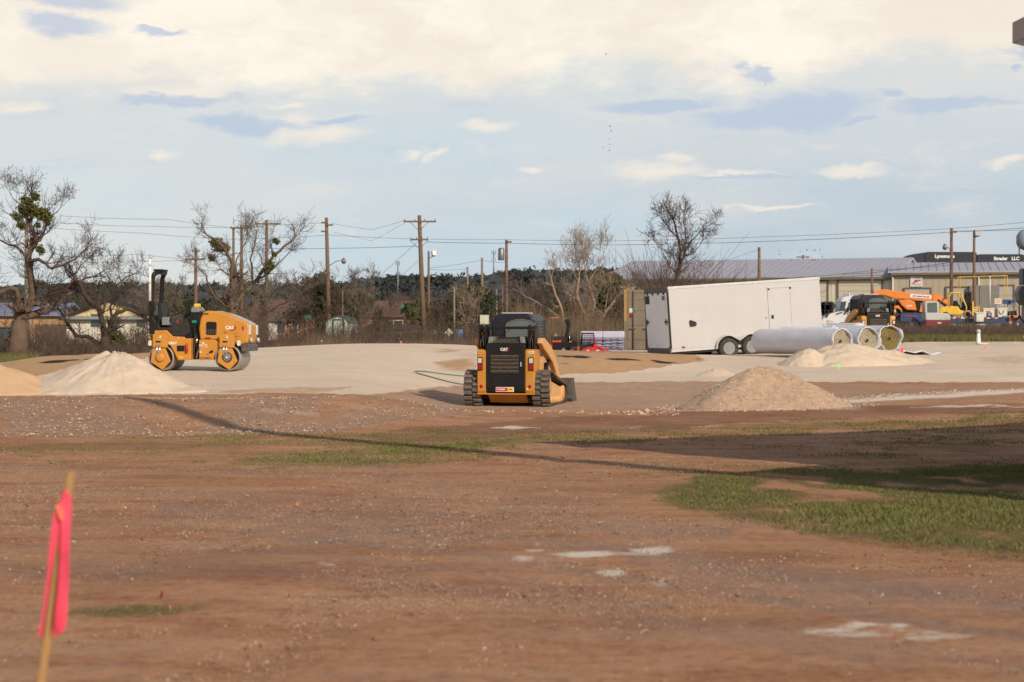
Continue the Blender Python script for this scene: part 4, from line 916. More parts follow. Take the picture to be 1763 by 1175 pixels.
# ================================================================ utility poles and cables
POLE_TOPS = {}
def upole(key, px, ytop, D, label, r=.16, lean=0.0, arms=(), lamp=None, can=None, m=None, insul=True, box=None, knee=False):
    b = on(px, D); h = zy(ytop, D) - b.z
    o = empty('utility_pole', b, 0, label, 'utility pole', 'utility poles and posts along the street')
    lx = lean / F * D
    MB().tube([(0, 0, 0), (lx * .5, 0, h * .5), (lx, 0, h)], [r, r * .85, r * .66], 10).build('pole', m or WOODP, o)
    for (py, x0, x1, rz) in arms:
        z = zy(py, D) - b.z; a = (x0 - px) / F * D; c = (x1 - px) / F * D
        q = MB(); q.box(((a + c) / 2, -.17, z), (abs(c - a), .10, .13), Euler((0, 0, 0)))
        if insul:
            for t in (.03, .35, .65, .97): q.cyl((a + (c - a) * t, -.17, z + .12), .035, .14, 'z', 8)
        if knee:
            for sg in (-1, 1): q.tube([(lx + sg * .75, -.13, z - .02), (lx, -.13, z - .75)], .022, 5)
        q.build('crossarm', m or WOODP, o)
    if lamp:
        (x, py) = lamp; lz = zy(py, D) - b.z; a = (x - px) / F * D
        sg = 1 if a > 0 else -1
        MB().tube([(lx * .6, 0, lz - .55), (a * .5, -.1, lz - .1), (a, -.15, lz)], .03, 6).build('lamp_arm', GALV, o)
        MB().lathe([(.05, .22), (.16, .1), (.2, -.12), (.12, -.26)], (a, -.15, lz - .05), 'z', 12).build('lamp_head', GALV, o)
    if can:
        (x, py) = can; cz = zy(py, D) - b.z; a = (x - px) / F * D
        MB().lathe([(.24, -.5), (.26, -.45), (.26, .4), (.18, .5), (.04, .52)], (a, -.1, cz), 'z', 14).build('transformer', GALV, o)
    if box:
        (x, py, w, hh) = box; bz = zy(py, D) - b.z; a = (x - px) / F * D; q = MB(); q.box((a, -.1, bz), (w, .3, hh), Euler((R(-15), 0, R(20)))); q.tube([(lx, 0, bz - hh), (a, -.1, bz - hh * .5)], .03, 5); q.build('floodlight', GALV, o)
    POLE_TOPS[key] = (b, h, px, D)
    return o
upole('A', 46, 372, 150, 'pale weathered pole with a small transformer behind the big left tree', .20, can=(42, 381), m=WOODG)
upole('B', 337, 427, 170, 'short double crossarm pole directly behind the roller hood', .17, arms=[(447, 320, 354, 0), (433, 331, 344, 0)])
upole('C', 402, 392, 175, 'left brown pole of a pair hidden in the mistletoe tree', .15)
upole('C2', 416, 388, 175, 'right brown pole of the pair carrying one shared crossarm', .17, arms=[(393, 397, 435, 0)])
upole('D', 459, 379, 175, 'straight pole with single high crossarm right of the mistletoe tree', .18, arms=[(386, 440, 484, 0)])
upole('E', 567, 375, 165, 'leaning street light pole standing in front of the garden shed', .2, lean=-5, lamp=(592, 448), arms=[(384, 553, 564, 0), (388, 562, 574, 0), (399, 553, 563, 0)], insul=False)
upole('F', 730, 371, 160, 'tall leaning pole with wide wooden crossarm beside the stop sign', .22, lean=-8, arms=[(382, 695, 751, 0), (413, 707, 737, 0)], knee=True)
upole('G', 738, 433, 168, 'thinner pole with a box floodlight just right of the tall crossarm pole', .13, box=(747, 437, .32, .4))
upole('H', 805, 460, 230, 'short bare stub of a far pole on the wooded slope', .16, m=WOODG)
upole('I', 782, 495, 140, 'thin pale wooden post right of the diamond road sign', .09, m=WOODG)
upole('K', 830, 444, 180, 'plain dark olive post left of the loader cab', .14, m=WOODG)
upole('J', 872, 413, 165, 'pole with grey transformer drum and short side arm above the loader', .17, can=(863, 438), arms=[(417, 872, 881, 0)], insul=False)
upole('J2', 855, 498, 190, 'short pale post left of the transformer pole', .09, m=WOODG)
upole('J3', 842, 514, 190, 'very short pale post nearest the dark olive post', .08, m=WOODG)
upole('J4', 865, 492, 185, 'short reddish post touching the transformer pole', .09)
upole('L', 1307, 426, 150, 'plain brown pole rising behind the middle of the trailer roof', .15)
upole('M', 1501, 462, 165, 'short brown post above the second loader', .12)
upole('N', 1638, 393, 160, 'tall brown pole with street lamp arm before the tan warehouse', .17, lamp=(1626, 424), arms=[(400, 1634, 1646, 0)], insul=False)
upole('O', 1677, 400, 165, 'brown pole topped by a square floodlight before the warehouse', .15, box=(1681, 402, .46, .5))
upole('P', 1382, 440, 240, 'far pole top with crossarm peeking over the warehouse roof', .14, arms=[(443, 1371, 1393, 0)], insul=False)
upole('R', 590, 500, 150, 'thin pole with pale lower half right of the street light pole', .05, m=WOODG)
upole('S', 552, 470, 178, 'thin reddish pole just left of the street light pole', .10)
def wire(label, pts, r=.013, sag=.6, group='overhead cables between the poles'):
    """pts: (px, py, D)"""
    P = [at(*p) for p in pts]; q = []
    for i in range(len(P) - 1):
        a, b = P[i], P[i + 1]; n = 12
        for k in range(n + (1 if i == len(P) - 2 else 0)):
            t = k / n; v = a.lerp(b, t); v.z -= sag * 4 * t * (1 - t) * (b - a).length / 45; q.append(v)
    c = q[0].copy(); o = MB().tube([v - c for v in q], r, 5).build('cable', WIREM, loc=c); tag(o, label, 'cable', group)
wire('uppermost cable running right from the transformer pole across the sky', [(735, 412, 160), (872, 413, 165), (1060, 415, 172), (1320, 408, 165), (1638, 394, 160), (1800, 379, 150)], .014, .15)
wire('thicker second cable below it running right from the transformer pole', [(735, 417, 160), (872, 419, 165), (1060, 422, 172), (1320, 416, 165), (1640, 400, 160), (1800, 390, 150)], .02, .15)
wire('third cable ending at the tall pole before the warehouse', [(1640, 398, 160), (1800, 396, 152)], .012, .1)
wire('cable low over the warehouse roof from the lamp pole', [(1380, 462, 240), (1502, 470, 165), (1638, 452, 160), (1800, 448, 150)], .02, .2)
wire('lower cable crossing the warehouse front', [(1300, 478, 150), (1501, 474, 165), (1640, 474, 160), (1800, 472, 150)], .02, .3)
wire('slack cable over the warehouse left roof slope', [(1240, 482, 200), (1501, 466, 165), (1640, 456, 160)], .016, .3)
wire('guy cable sloping left from the plain pole behind the trailer', [(1306, 430, 150), (1240, 452, 150)], .012, .05)
wire('highest of the far left cables', [(105, 372, 150), (290, 378, 165), (402, 393, 175), (459, 384, 175)], .013, .2)
wire('second of the far left cables', [(105, 384, 150), (260, 390, 165), (420, 392, 175)], .013, .2)
wire('faint left cable at middle height', [(48, 390, 150), (250, 402, 160), (400, 412, 175), (567, 405, 165), (722, 412, 160)], .013, .2)
wire('cable from the short double crossarm pole to the left', [(100, 442, 150), (240, 438, 160), (322, 446, 170)], .013, .2)
wire('lower cable from the short double crossarm pole', [(100, 452, 150), (240, 450, 160), (350, 447, 170)], .013, .2)
wire('cable through the mistletoe tree into the street light pole', [(354, 446, 170), (459, 428, 175), (567, 428, 165), (722, 424, 160)], .018, .15)
wire('high slack cable from the street light pole to the tall crossarm', [(571, 385, 165), (640, 396, 162), (697, 380, 160)], .011, .2)
wire('cable climbing from the left to the street light pole top', [(459, 388, 175), (556, 384, 165)], .011, .15)
wire('slanting cable below the tall crossarm', [(697, 384, 160), (640, 415, 170), (575, 400, 165)], .011, .1)
wire('long guy cable descending left from the tall crossarm pole', [(720, 416, 160), (682, 450, 160), (660, 470, 160)], .014, .02)
wire('steep guy cable nearest the tall crossarm pole base', [(722, 448, 160), (690, 476, 160), (676, 492, 160)], .012, .02)
wire('low cable from the floodlight pole to the bare stub', [(738, 462, 168), (830, 448, 180), (872, 452, 165)], .013, .25)
wire('cable from the dark olive post over to the transformer pole', [(740, 464, 168), (805, 462, 230)], .013, .1)
wire('thin cable rising to the bare stub', [(764, 490, 175), (805, 462, 230)], .012, .05)

# ================================================================ houses and far buildings
def house(name, label, px0, px1, D, zeave, zridge, depth, wallm, roofm, gable_front=False, windows=(), door=None, rz=0.0, cat='house', over=.4):
    a = on((px0 + px1) / 2, D); w = (px1 - px0) / F * D; o = empty(name, a, rz, label, cat)
    he = zeave - a.z; hr = zridge - a.z; m = MB()
    if gable_front:
        m.prism([(-w / 2, -.3), (-w / 2, he), (0, hr), (w / 2, he), (w / 2, -.3)], 'y', 0, depth); m.build('wall', wallm, o)
        r = MB(); t = .18; ww = w / 2 + over; hh = he - over * (hr - he) / (w / 2)
        r.prism([(-ww, hh), (0, hr), (ww, hh), (ww, hh + t), (0, hr + t), (-ww, hh + t)], 'y', -over, depth + over); r.build('roof', roofm, o)
    else:
        m.prism([(0, -.3), (0, he), (depth / 2, hr - .05), (depth, he), (depth, -.3)], 'x', -w / 2, w / 2); m.build('wall', wallm, o)
        r = MB(); t = .18; s = (hr - he) / (depth / 2)
        r.prism([(-over, he - over * s), (depth / 2, hr), (depth + over, he - over * s), (depth + over, he - over * s + t), (depth / 2, hr + t), (-over, he - over * s + t)], 'x', -w / 2 - over, w / 2 + over); r.build('roof', roofm, o)
    for (x, z, ww, hh) in windows:
        q = MB(); q.span((x - ww / 2, -.04, z), (x + ww / 2, .0, z + hh)); wn = q.build('window', WHTD, o)
        q = MB(); q.span((x - ww / 2 + .07, -.06, z + .07), (x + ww / 2 - .07, -.041, z + hh - .07)); q.build('pane', GLASS, wn)
    if door:
        x, ww, hh, dm = door; q = MB(); q.span((x - ww / 2, -.06, 0), (x + ww / 2, .0, hh)); q.build('door', dm, o)
    return o, w, he, hr
SIDW = mat('white_lap_siding', (.66, .62, .52), .7, var=.12, scale=1.0)
SIDC = mat('cream_gable_boards', (.62, .50, .28), .7, var=.12, scale=1.0)
ROOFD = mat('dark_shingles', (.035, .036, .034), .9, var=.3, scale=3)
ROOFB = mat('brown_shingles', (.14, .075, .06), .9, var=.25, scale=2)
BRICK = mat('orange_brick', (.34, .15, .075), .9, var=.25, scale=4)
TANM = mat('tan_plank_wall', (.40, .235, .12), .8, var=.2, scale=2)
SHEETB = mat('blue_grey_sheet_roof', (.22, .24, .33), .45, metal=.3, var=.12, scale=.6)
o, w, he, hr = house('white_house', 'white house with cream gable and dark roof behind the left trees', 112, 272, 150, zy(548, 150), zy(517, 150), 11, SIDW, ROOFD, True, windows=[(-1.2, 1.2, .8, 1.1), (2.2, 1.2, .8, 1.1)])
q = MB(); q.prism([(-w / 2 + .1, he + .15), (0, hr - .12), (w / 2 - .1, he + .15)], 'y', -.05, -.002); q.build('gable', SIDC, o)
q = MB(); q.span((-w / 2 - .1, -.5, he - .1), (w / 2 + .1, .0, he + .12)); q.build('gable_ledge', mat('grey_ledge', (.25, .25, .25), .7), o)
house('tan_shed', 'long tan plank shed with blue grey roof at the left edge', -120, 100, 165, zy(543, 165), zy(524, 165), 9, TANM, SHEETB)
house('brown_house', 'low house with brown hipped roof and white front left of the green street sign', 436, 525, 190, zy(551, 190), zy(518, 190), 10, BRICK, ROOFB, windows=[(.2, .6, .9, 1.4), (1.5, .6, .6, 1.4)], door=(-.6, .9, 2.0, WHTD))
house('brick_house', 'orange brick ranch house with wide brown roof behind the stop sign', 622, 715, 205, zy(545, 205), zy(520, 205), 11, BRICK, ROOFB, windows=[(1.0, 1.0, 1.0, 1.0), (-1.2, 1.0, 1.0, 1.0)])
def hill_building():
    D = 985; c = at(655, 490, D); o = empty('hill_building', c, 0, 'long low building with blue roof on the ridge top', 'building')
    m = MB(); m.span((-9.5, 0, -1.5), (9, 8, .9)); m.build('wall', mat('pinkish_stone', (.30, .22, .19), .9), o)
    for k in range(9): q = MB(); q.span((-8.5 + k * 1.9, -.25, -1.2), (-7.5 + k * 1.9, .1, .2)); q.build('window', GLASS, o)
    m = MB(); m.prism([(-10.5, .9), (-6, 3.0), (12, 3.6), (17, 2.2), (12, .9)], 'y', -1, 9); m.build('roof', mat('dark_blue_roof', (.04, .045, .085), .5), o)
hill_building()
for (px, py, D, w, h, lab, wm, rm) in ((948, 477, 975, 5.5, 2.2, 'tan house with pale flat wall on the ridge', mat('tan_stucco', (.33, .25, .18), .9), ROOFB), (980, 479, 972, 9, 2.4, 'wide reddish house on the ridge right of the tan one', mat('red_stucco', (.16, .085, .07), .9), ROOFD), (1018, 481, 968, 7, 2, 'dark roofed house on the ridge above the pale tree', mat('dull_stucco', (.13, .10, .09), .9), ROOFD), (674, 492, 960, 5, 1.2, 'small white house just below the ridge building', WHTD, ROOFD)):
    c = at(px, py, D); o = empty('hill_house', c, 0, lab, 'house'); m = MB(); m.span((-w / 2, 0, -2.5), (w / 2, 6, h)); m.build('wall', wm, o)
    m = MB(); m.prism([(-.5, h - .1), (3, h + 1.0), (6.5, h - .1)], 'x', -w / 2 - .5, w / 2 + .5); m.build('roof', rm, o)
def mast(px, D, ytop, ybot, label, dish=False):
    c = at(px, ybot, D); h = zy(ytop, D) - c.z; o = empty('cell_tower', c, 0, label, 'tower'); MB().tube([(0, 0, -3), (0, 0, h)], .00028 * D, 6).build('pole', GALV, o)
    q = MB()
    for z in (.62, .97):
        for k in (-1, 0, 1): q.box((k * .0008 * D, 0, h * z), (.0003 * D, .3, .0022 * D * (.5 if z < .9 else 1)))
    q.build('antenna_panel', GALV, o)
mast(850, 900, 434, 470, 'thin grey cell tower on the ridge')
mast(685, 300, 452, 500, 'slender antenna post with bent tip left of the tall crossarm pole')
def water_tower():
    D = 420; c = on(1763, D); o = empty('water_tower', c, 0, 'pale grey water tower cut by the right edge', 'water tower'); z = zy(420, D) - c.z; r = 1.6
    MB().lathe([(.02, z - 1.4), (r * .7, z - .9), (r, 0 + z), (r, z + 1.6), (r * .6, z + 2.6), (.05, z + 3.0)], (0, 0, 0), 'z', 20).build('tank', mat('tank_grey', (.22, .25, .32), .5), o)
    for k in range(4): a = k * 1.57 + .6; MB().tube([(math.cos(a) * 1.6, math.sin(a) * 1.6, 0), (math.cos(a) * 1.35, math.sin(a) * 1.35, z)], .09, 6).build('leg', GALV, o)
water_tower()

# garden shed, fence, signs, street things
def garden_shed():
    D = 150; c = on(586, D); o = empty('garden_shed', c, R(-6), 'pale green gambrel garden shed with framed double door', 'shed'); k = D / F
    def u(px): return (px - 586) * k
    def v(py): return zy(py, D) - c.z
    prof = [(u(561), -.2), (u(561), v(558)), (u(568), v(549)), (u(584), v(544)), (u(597), v(548)), (u(604), v(558)), (u(604), -.2)]
    MB().prism(prof, 'y', 0, 3.0).build('wall', mat('pale_green_metal', (.46, .50, .44), .6, var=.12), o)
    top = prof[1:6]; out = [(p[0] * 1.05, p[1] + .05) for p in top]; MB().prism(out + top[::-1], 'y', -.15, 3.15).build('roof', mat('shed_green_roof', (.06, .10, .085), .6), o)
    q = MB(); q.span((u(574), -.06, 0), (u(591), -.01, v(552))); d = q.build('door', mat('mint_door', (.40, .46, .40), .6, var=.15), o)
    q = MB(); x0, x1, zt = u(574), u(591), v(552)
    for s in ((x0 - .05, x0 + .03), (x1 - .03, x1 + .08)): q.span((s[0], -.09, 0), (s[1], -.061, zt + .08))
    q.span((x0 - .05, -.09, zt), (x1 + .08, -.061, zt + .1)); q.build('door_frame', mat('shed_trim_green', (.035, .07, .055), .6), d)
garden_shed()
def sign(name, label, px, py, D, w, h, plate, post, cat='sign', body=None, tm=None, size=.3, shape='rect', rz=0.0, ybase=None, pr=.035):
    b = on(px, D); z = zy(py, D) - b.z; o = empty(name, b, rz, label, cat)
    MB().cyl((0, 0.05, z / 2), pr, z, 'z', 8).build('post', post, o)
    q = MB()
    if shape == 'oct':
        r = w / 2; P = [(r * math.cos(R(22.5 + 45 * k)) * 1.08, z + r * math.sin(R(22.5 + 45 * k)) * 1.08) for k in range(8)]
    elif shape == 'dia': P = [(-w / 2, z), (0, z - h / 2), (w / 2, z), (0, z + h / 2)]
    else: P = [(-w / 2, z - h / 2), (w / 2, z - h / 2), (w / 2, z + h / 2), (-w / 2, z + h / 2)]
    q.prism(P, 'y', -.03, .0); f = q.build('plate', plate, o)
    if body: text(body, size, tm or TXTW, o, (0, -.036, z))
    return o
PALEAL = mat('bare_sign_back', (.60, .58, .46), .5, metal=.2, var=.08)
REDS = mat('stop_red', (.38, .012, .02), .45, var=.06)
sign('stop_sign', 'red octagonal stop sign left of the tall crossarm pole', 701, 541, 195, .78, .78, REDS, GALV, body='STOP', size=.30, shape='oct')
sign('street_sign', 'small green street name sign above the stop sign', 697, 528, 196, .75, .28, GREEN, GALV)
sign('street_sign', 'wide green street name sign in front of the brown roofed house', 527, 546, 150, .72, .23, GREEN, GALV)
sign('road_sign_back', 'pale diamond road sign seen from behind near the loader', 773, 573, 125, .54, .54, PALEAL, GALV, shape='dia')
sign('road_sign_back', 'cream rectangular sign seen from behind above the loader mast', 834, 550.5, 120, .52, .55, PALEAL, WOODG)
sign('traffic_signal_box', 'pale road sign on a white post next to a dark back plate', 719, 525, 190, .62, .66, mat('sign_white', (.60, .62, .66), .5), WHTD, cat='road sign', pr=.07)
sign('dark_sign_back', 'dark back plate of a sign left of the speed sign', 710, 526, 191, .42, .62, mat('dark_plate', (.03, .028, .026), .6), GALV)
sign('utility_can', 'pale grey meter can hanging among the dark trees', 636, 508, 185, .22, .55, GALV, WOODG, cat='utility box')
def barrel(name, label, px, D, r, h, m, cat='barrel'):
    b = on(px, D); o = MB().lathe([(r * .92, 0), (r, .04), (r, h * .33), (r * 1.03, h * .35), (r, h * .37), (r, h * .66), (r * 1.03, h * .68), (r, h * .7), (r, h - .04), (r * .93, h)], (0, 0, 0), 'z', 18).build(name, m, loc=b); tag(o, label, cat); return o
barrel('blue_barrel', 'faded blue barrel left of the loader', 790, 128, .26, .95, mat('faded_blue', (.07, .17, .28), .6))
barrel('yellow_drum', 'small yellow drum right of the garden shed', 610, 140, .13, .62, mat('drum_yellow', (.5, .30, .05), .6))
def teal_bin():
    D = 120; b = on(-6, D); o = empty('teal_dumpster', b, 0, 'dark teal dumpster behind the leaning trunk at the left edge', 'dumpster'); q = MB(); q.prism([(-1.2, 0), (1.0, 0), (1.15, 1.25), (-1.3, 1.25)], 'y', 0, 1.6); q.build('bin', mat('teal_steel', (.03, .075, .10), .6), o, bevel=.03)
    q = MB(); q.box((0, .8, 1.3), (2.5, 1.7, .08)); q.build('lid', BLKP, o)
teal_bin()
def wood_fence(label, x0, x1, D, h, m):
    a, b = on(x0, D), on(x1, D); o = empty('board_fence', a, 0, label, 'fence'); L = b.x - a.x; q = MB(); n = int(L / .17)
    for k in range(n): q.span((k * .17, 0, 0), (k * .17 + .155, .02, h + .03 * math.sin(k * 2.3)))
    q.build('boards', m, o); q = MB()
    for z in (.4, h - .3): q.span((0, .021, z), (L, .06, z + .09))
    q.build('rail', m, o)
wood_fence('grey board fence between the roller hood and the brown roofed house', 438, 456, 165, 1.7, mat('grey_boards', (.09, .085, .085), .9, var=.3, scale=6))
wood_fence('grey board fence behind the low brush left of the twin trunk tree', 60, 118, 130, 1.5, mat('brown_boards', (.10, .07, .05), .9, var=.3, scale=6))
def rail(label, pts, D):
    P = [at(x, y, D) for x, y in pts]; c = on(pts[0][0], D); q = MB().tube([p - c for p in P], .045, 6); 
    o = empty('pipe_rail_fence', c, 0, label, 'fence'); q.build('rail', WOODG, o)
    for (x, y) in (pts[0], pts[len(pts) // 2], pts[-1]):
        t = at(x, y, D); g = on(x, D); MB().tube([g - c, t - c], .05, 6).build('post', WOODG, o)
rail('pale pipe rail in front of the parked car by the stop sign', [(650, 576), (690, 573), (735, 571)], 150)
def far_car(label, px, D, m, w=4.3, rz=0.0):
    b = on(px, D); o = empty('parked_car', b, rz, label, 'car'); q = MB()
    q.prism([(-w / 2, .3), (-w / 2, .75), (-w / 2 + .5, .9), (w / 2 - 1.1, .9), (w / 2 - .1, .72), (w / 2, .3)], 'y', 0, 1.7); q.build('body', m, o, bevel=.06)
    q = MB(); q.prism([(-w / 2 + .5, .9), (-w / 2 + .95, 1.4), (w / 2 - 1.9, 1.42), (w / 2 - 1.15, .9)], 'y', .12, 1.58); q.build('cabin', GLASS, o, bevel=.05)
    for x in (-w / 2 + .8, w / 2 - .85):
        for y in (.02, 1.68): wh = MB().cyl((x, y, .32), .32, .2, 'y', 18).build('wheel', TYRE, o)
far_car('dark parked car behind the pipe rail left of the tall crossarm pole', 690, 172, mat('dark_car_paint', (.035, .04, .055), .35))
far_car('pale parked car at the foot of the tall crossarm pole', 727, 180, mat('silver_car_paint', (.35, .37, .42), .35))
def tractor_far(label, px, D, m, s):
    b = on(px, D); o = empty('parked_tractor', b, R(20), label, 'tractor'); q = MB(); q.prism([(-1.0 * s, .8 * s), (-1.0 * s, 1.3 * s), (.1 * s, 1.5 * s), (.25 * s, .8 * s)], 'y', -.4 * s, .4 * s); q.build('hood', m, o, bevel=.04)
    q = MB(); q.prism([(.2 * s, .6 * s), (.25 * s, 2.2 * s), (1.1 * s, 2.3 * s), (1.2 * s, .6 * s)], 'y', -.5 * s, .5 * s); q.build('cab', GLASS, o); q = MB(); q.box((.68 * s, 0, 2.32 * s), (1.1 * s, 1.2 * s, .12 * s)); q.build('roof', m, o)
    for (x, r) in ((.9, .75), (-.75, .45)):
        for y in (-.62, .62): MB().lathe([(r * .5 * s, -.16 * s), (r * s, -.16 * s), (r * s, .16 * s), (r * .5 * s, .16 * s)], (x * s, y * s, r * s), 'y', 20).build('wheel', TYRE, o)
tractor_far('orange tractor half hidden in the reeds behind the loader cab', 943, 135, ORG, .75)
tractor_far('red tractor behind the reeds below the bent pale trunk', 992, 150, mat('tractor_red', (.5, .04, .025), .5), .72)

# ================================================================ warehouses
def ribbed(name, col, rib=.55, amp=.12, rough=.5, metal=.1, axis=0):
    m = mat(name, col, rough, metal, var=.06, scale=.4); nt = m.node_tree; N = nt.nodes; L = nt.links; p = N['Principled BSDF']
    tc = N.new('ShaderNodeTexCoord'); wv = N.new('ShaderNodeTexWave'); wv.bands_direction = 'X'; wv.wave_profile = 'SAW'; wv.inputs['Scale'].default_value = .314 / rib / 1.0
    return m
    L.new(tc.outputs['Object'], wv.inputs['Vector']); b = N.new('ShaderNodeBump'); b.inputs['Strength'].default_value = .35; b.inputs['Distance'].default_value = amp; L.new(wv.outputs['Fac'], b.inputs['Height']); L.new(b.outputs[0], p.inputs['Normal'])
    return m
WALLT = ribbed('tan_ribbed_siding', (.42, .355, .265), .5, .05)
WALLL = ribbed('cream_ribbed_siding', (.66, .59, .475), .5, .03)
ROOFG = ribbed('blue_grey_ribbed_roof', (.40, .40, .455), 1.0, .10, .5, .15)
ROLLD = mat('roll_up_door', (.56, .50, .40), .6, var=.06, scale=.6)
ROLLG = mat('grey_roll_up_door', (.40, .375, .36), .6, var=.06, scale=.6)
def warehouse(label, pA, DA, pB, DB, eave, ridge, depth, wallm, z0, doors, seams):
    A = Vector((xpx(pA, DA), DA, z0)); B = Vector((xpx(pB, DB), DB, z0)); d = B - A; L = d.length; rz = math.atan2(d.y, d.x)
    o = empty('warehouse', A, rz, label, 'warehouse'); he, hr = eave - z0, ridge - z0
    q = MB(); q.prism([(0, -.5), (0, he), (depth / 2, hr), (depth, he), (depth, -.5)], 'x', 0, L); q.build('wall', wallm, o)
    q = MB(); q.prism([(-.4, he + .05), (depth / 2, hr + .06), (depth + .4, he + .05), (depth + .4, he + .2), (depth / 2, hr + .22), (-.4, he + .2)], 'x', -.3, L + .3); q.build('roof', ROOFG, o)
    q = MB()
    n = int(L / .7)
    for k in range(n + 1):
        x = k * L / n; q.add([(x - .03, -.41, he + .18), (x + .03, -.41, he + .18), (x + .03, depth / 2, hr + .21), (x - .03, depth / 2, hr + .21), (x - .03, -.41, he + .25), (x + .03, -.41, he + .25), (x + .03, depth / 2, hr + .27), (x - .03, depth / 2, hr + .27)],
            [(4, 5, 6, 7), (0, 4, 7, 3), (1, 2, 6, 5), (0, 1, 5, 4)])
    q.build('roof_seams', mat('seam_grey', (.37, .37, .43), .5, metal=.1), o)
    q = MB()
    for k in range(int(L / .6)): q.span((k * .6 + .2, -.025, 0), (k * .6 + .27, -.001, he - .17))
    q.build('wall_ribs', wallm, o)
    q = MB(); q.span((0, -.5, he - .16), (L, -.39, he + .06)); q.build('gutter', mat('eave_brown', (.17, .13, .09), .6), o)
    def lx(px): t = (px - CX) / F; return (t * A.y - A.x) / (d.x - t * d.y) * L
    def lz(px, py): t = lx(px) / L; return zy(py, A.y + t * d.y) - z0
    for (xa, xb, yt, dm) in doors:
        x, w, h = lx(xa), lx(xb) - lx(xa), lz((xa + xb) / 2, yt)
        q = MB(); q.span((x, -.09, 0), (x + w, -.03, h)); dr = q.build('door', dm, o)
        q = MB(); q.span((x - .14, -.14, 0), (x, -.03, h + .14)); q.span((x + w, -.14, 0), (x + w + .14, -.03, h + .14)); q.span((x, -.14, h), (x + w, -.03, h + .14)); q.build('frame', mat('door_frame_brown', (.12, .085, .06), .6), dr)
        q = MB()
        for k in range(1, int(h / .5)): q.span((x, -.10, k * .5), (x + w, -.091, k * .5 + .03))
        q.build('door_ribs', mat('door_rib', (.30, .26, .20), .6), dr)
    for x in seams: x = lx(x); q = MB(); q.cyl((x, -.15, he / 2), .07, he, 'z', 8); q.build('downspout', WHTD, o)
    return o, lx, lz
W1, lx1, lz1 = warehouse('long cream warehouse with blue grey roof behind the white trailer', 1040, 197, 1536, 187.5, 7.0, 9.05, 22, WALLL, 1.75,
    [(1398, 1424, 485, ROLLD), (1444, 1518, 483, ROLLD)], [])
W2, lx2, lz2 = warehouse('tan ribbed warehouse with grey roof behind the forklift', 1534, 187, 1830, 184, 7.35, 8.5, 20, WALLT, 1.75,
    [(1558, 1601, 498, ROLLG), (1630, 1668, 496, ROLLG), (1719, 1744, 493, ROLLG)], [1537, 1685])
sx_ = lx2(1577.5); sz_ = lz2(1577.5, 485)
q = MB(); q.span((sx_ - .55, -.12, sz_ - .48), (sx_ + .55, -.03, sz_ + .48)); sg = q.build('wall_sign', mat('banner_white', (.62, .60, .62), .6, var=.05), W2)
q = MB(); q.prism([(sx_ - .42, sz_ - .12), (sx_ - .34, sz_ - .18), (sx_ - .26, sz_ - .12), (sx_ - .12, sz_ + .14), (sx_ + .42, sz_ + .18), (sx_ + .42, sz_ + .06), (sx_ + .1, sz_ + .04), (sx_ + .02, sz_ - .08), (sx_ - .1, sz_ - .1), (sx_ - .24, sz_ - .24), (sx_ - .38, sz_ - .26)], 'y', -.135, -.121); q.build('red_swoosh', TXTR, sg)
q = MB()
for z_, w_ in ((.30, .6), (-.30, .7), (-.06, .3)): q.span((sx_ - w_ / 2 + .12, -.13, sz_ + z_ - .03), (sx_ + w_ / 2 + .05, -.121, sz_ + z_ + .03))
q.build('grey_lines', GREY, sg)
q = MB()
for k in range(3): q.span((lx2(1669) + k * .9, -.6, 0), (lx2(1669) + .86 + k * .9, -.16, lz2(1690, 492)))
q.build('tall_crates', mat('grey_panel_stack', (.22, .20, .19), .8, var=.15), W2)
def ore_train():
    D = 260; c = on(1600, D); z = zy(452, D) - c.z
    for k, (x0, x1, y0, y1, body, lab) in enumerate(((1519, 1592, 443, 456, None, 'dark far conveyor shed roof with a raised hump'), (1592, 1682, 434, 456, 'Lynnmore', 'long dark trailer with pale script lettering over the warehouse roof'), (1682, 1764, 438, 456, 'Strader   LLC', 'second dark trailer with pale lettering by the water tower'))):
        b = on((x0 + x1) / 2, D); w = (x1 - x0) / F * D; zt = zy(y0, D) - b.z; o = empty('dark_freight_trailer', b, 0, lab, 'freight trailer'); q = MB()
        if k == 0: q.prism([(-w / 2, zt - 2), (-w / 2, zt - .3), (-w * .05, zt - .2), (w * .2, zt + .35), (w / 2, zt + .6), (w / 2, zt - 2)], 'y', 0, 2.6)
        else: q.prism([(-w / 2 + .03, zt - 2.0), (-w / 2 + .03, zt - .15), (-w / 2 + .4, zt), (w / 2 - .4, zt), (w / 2 - .03, zt - .12), (w / 2 - .03, zt - 2.0)], 'y', 0, 2.6)
        q.build('body', mat('black_tarp', (.022, .024, .036), .6, var=.2), o, bevel=.05)
        q = MB(); q.span((-w / 2 + .3, .2, zt - 2.3), (w / 2 - .3, 2.4, zt - 2.01)); q.build('chassis', BLK, o)
        for x in (-w * .38, -w * .28, w * .3, w * .4):
            MB().cyl((x, .3, zt - 2.5), .5, .4, 'y', 16).build('wheel', TYRE, o)
            MB().tube([(x, .3, -.2), (x, .3, zt - 2.9)], .15, 6).build('trestle', DSTEEL, o)
        if body: text(body, .62 if k == 1 else .6, TXTW, o, (w * (-.12 if k == 1 else .12), -.03, zt - .58), bold=.02)
ore_train()

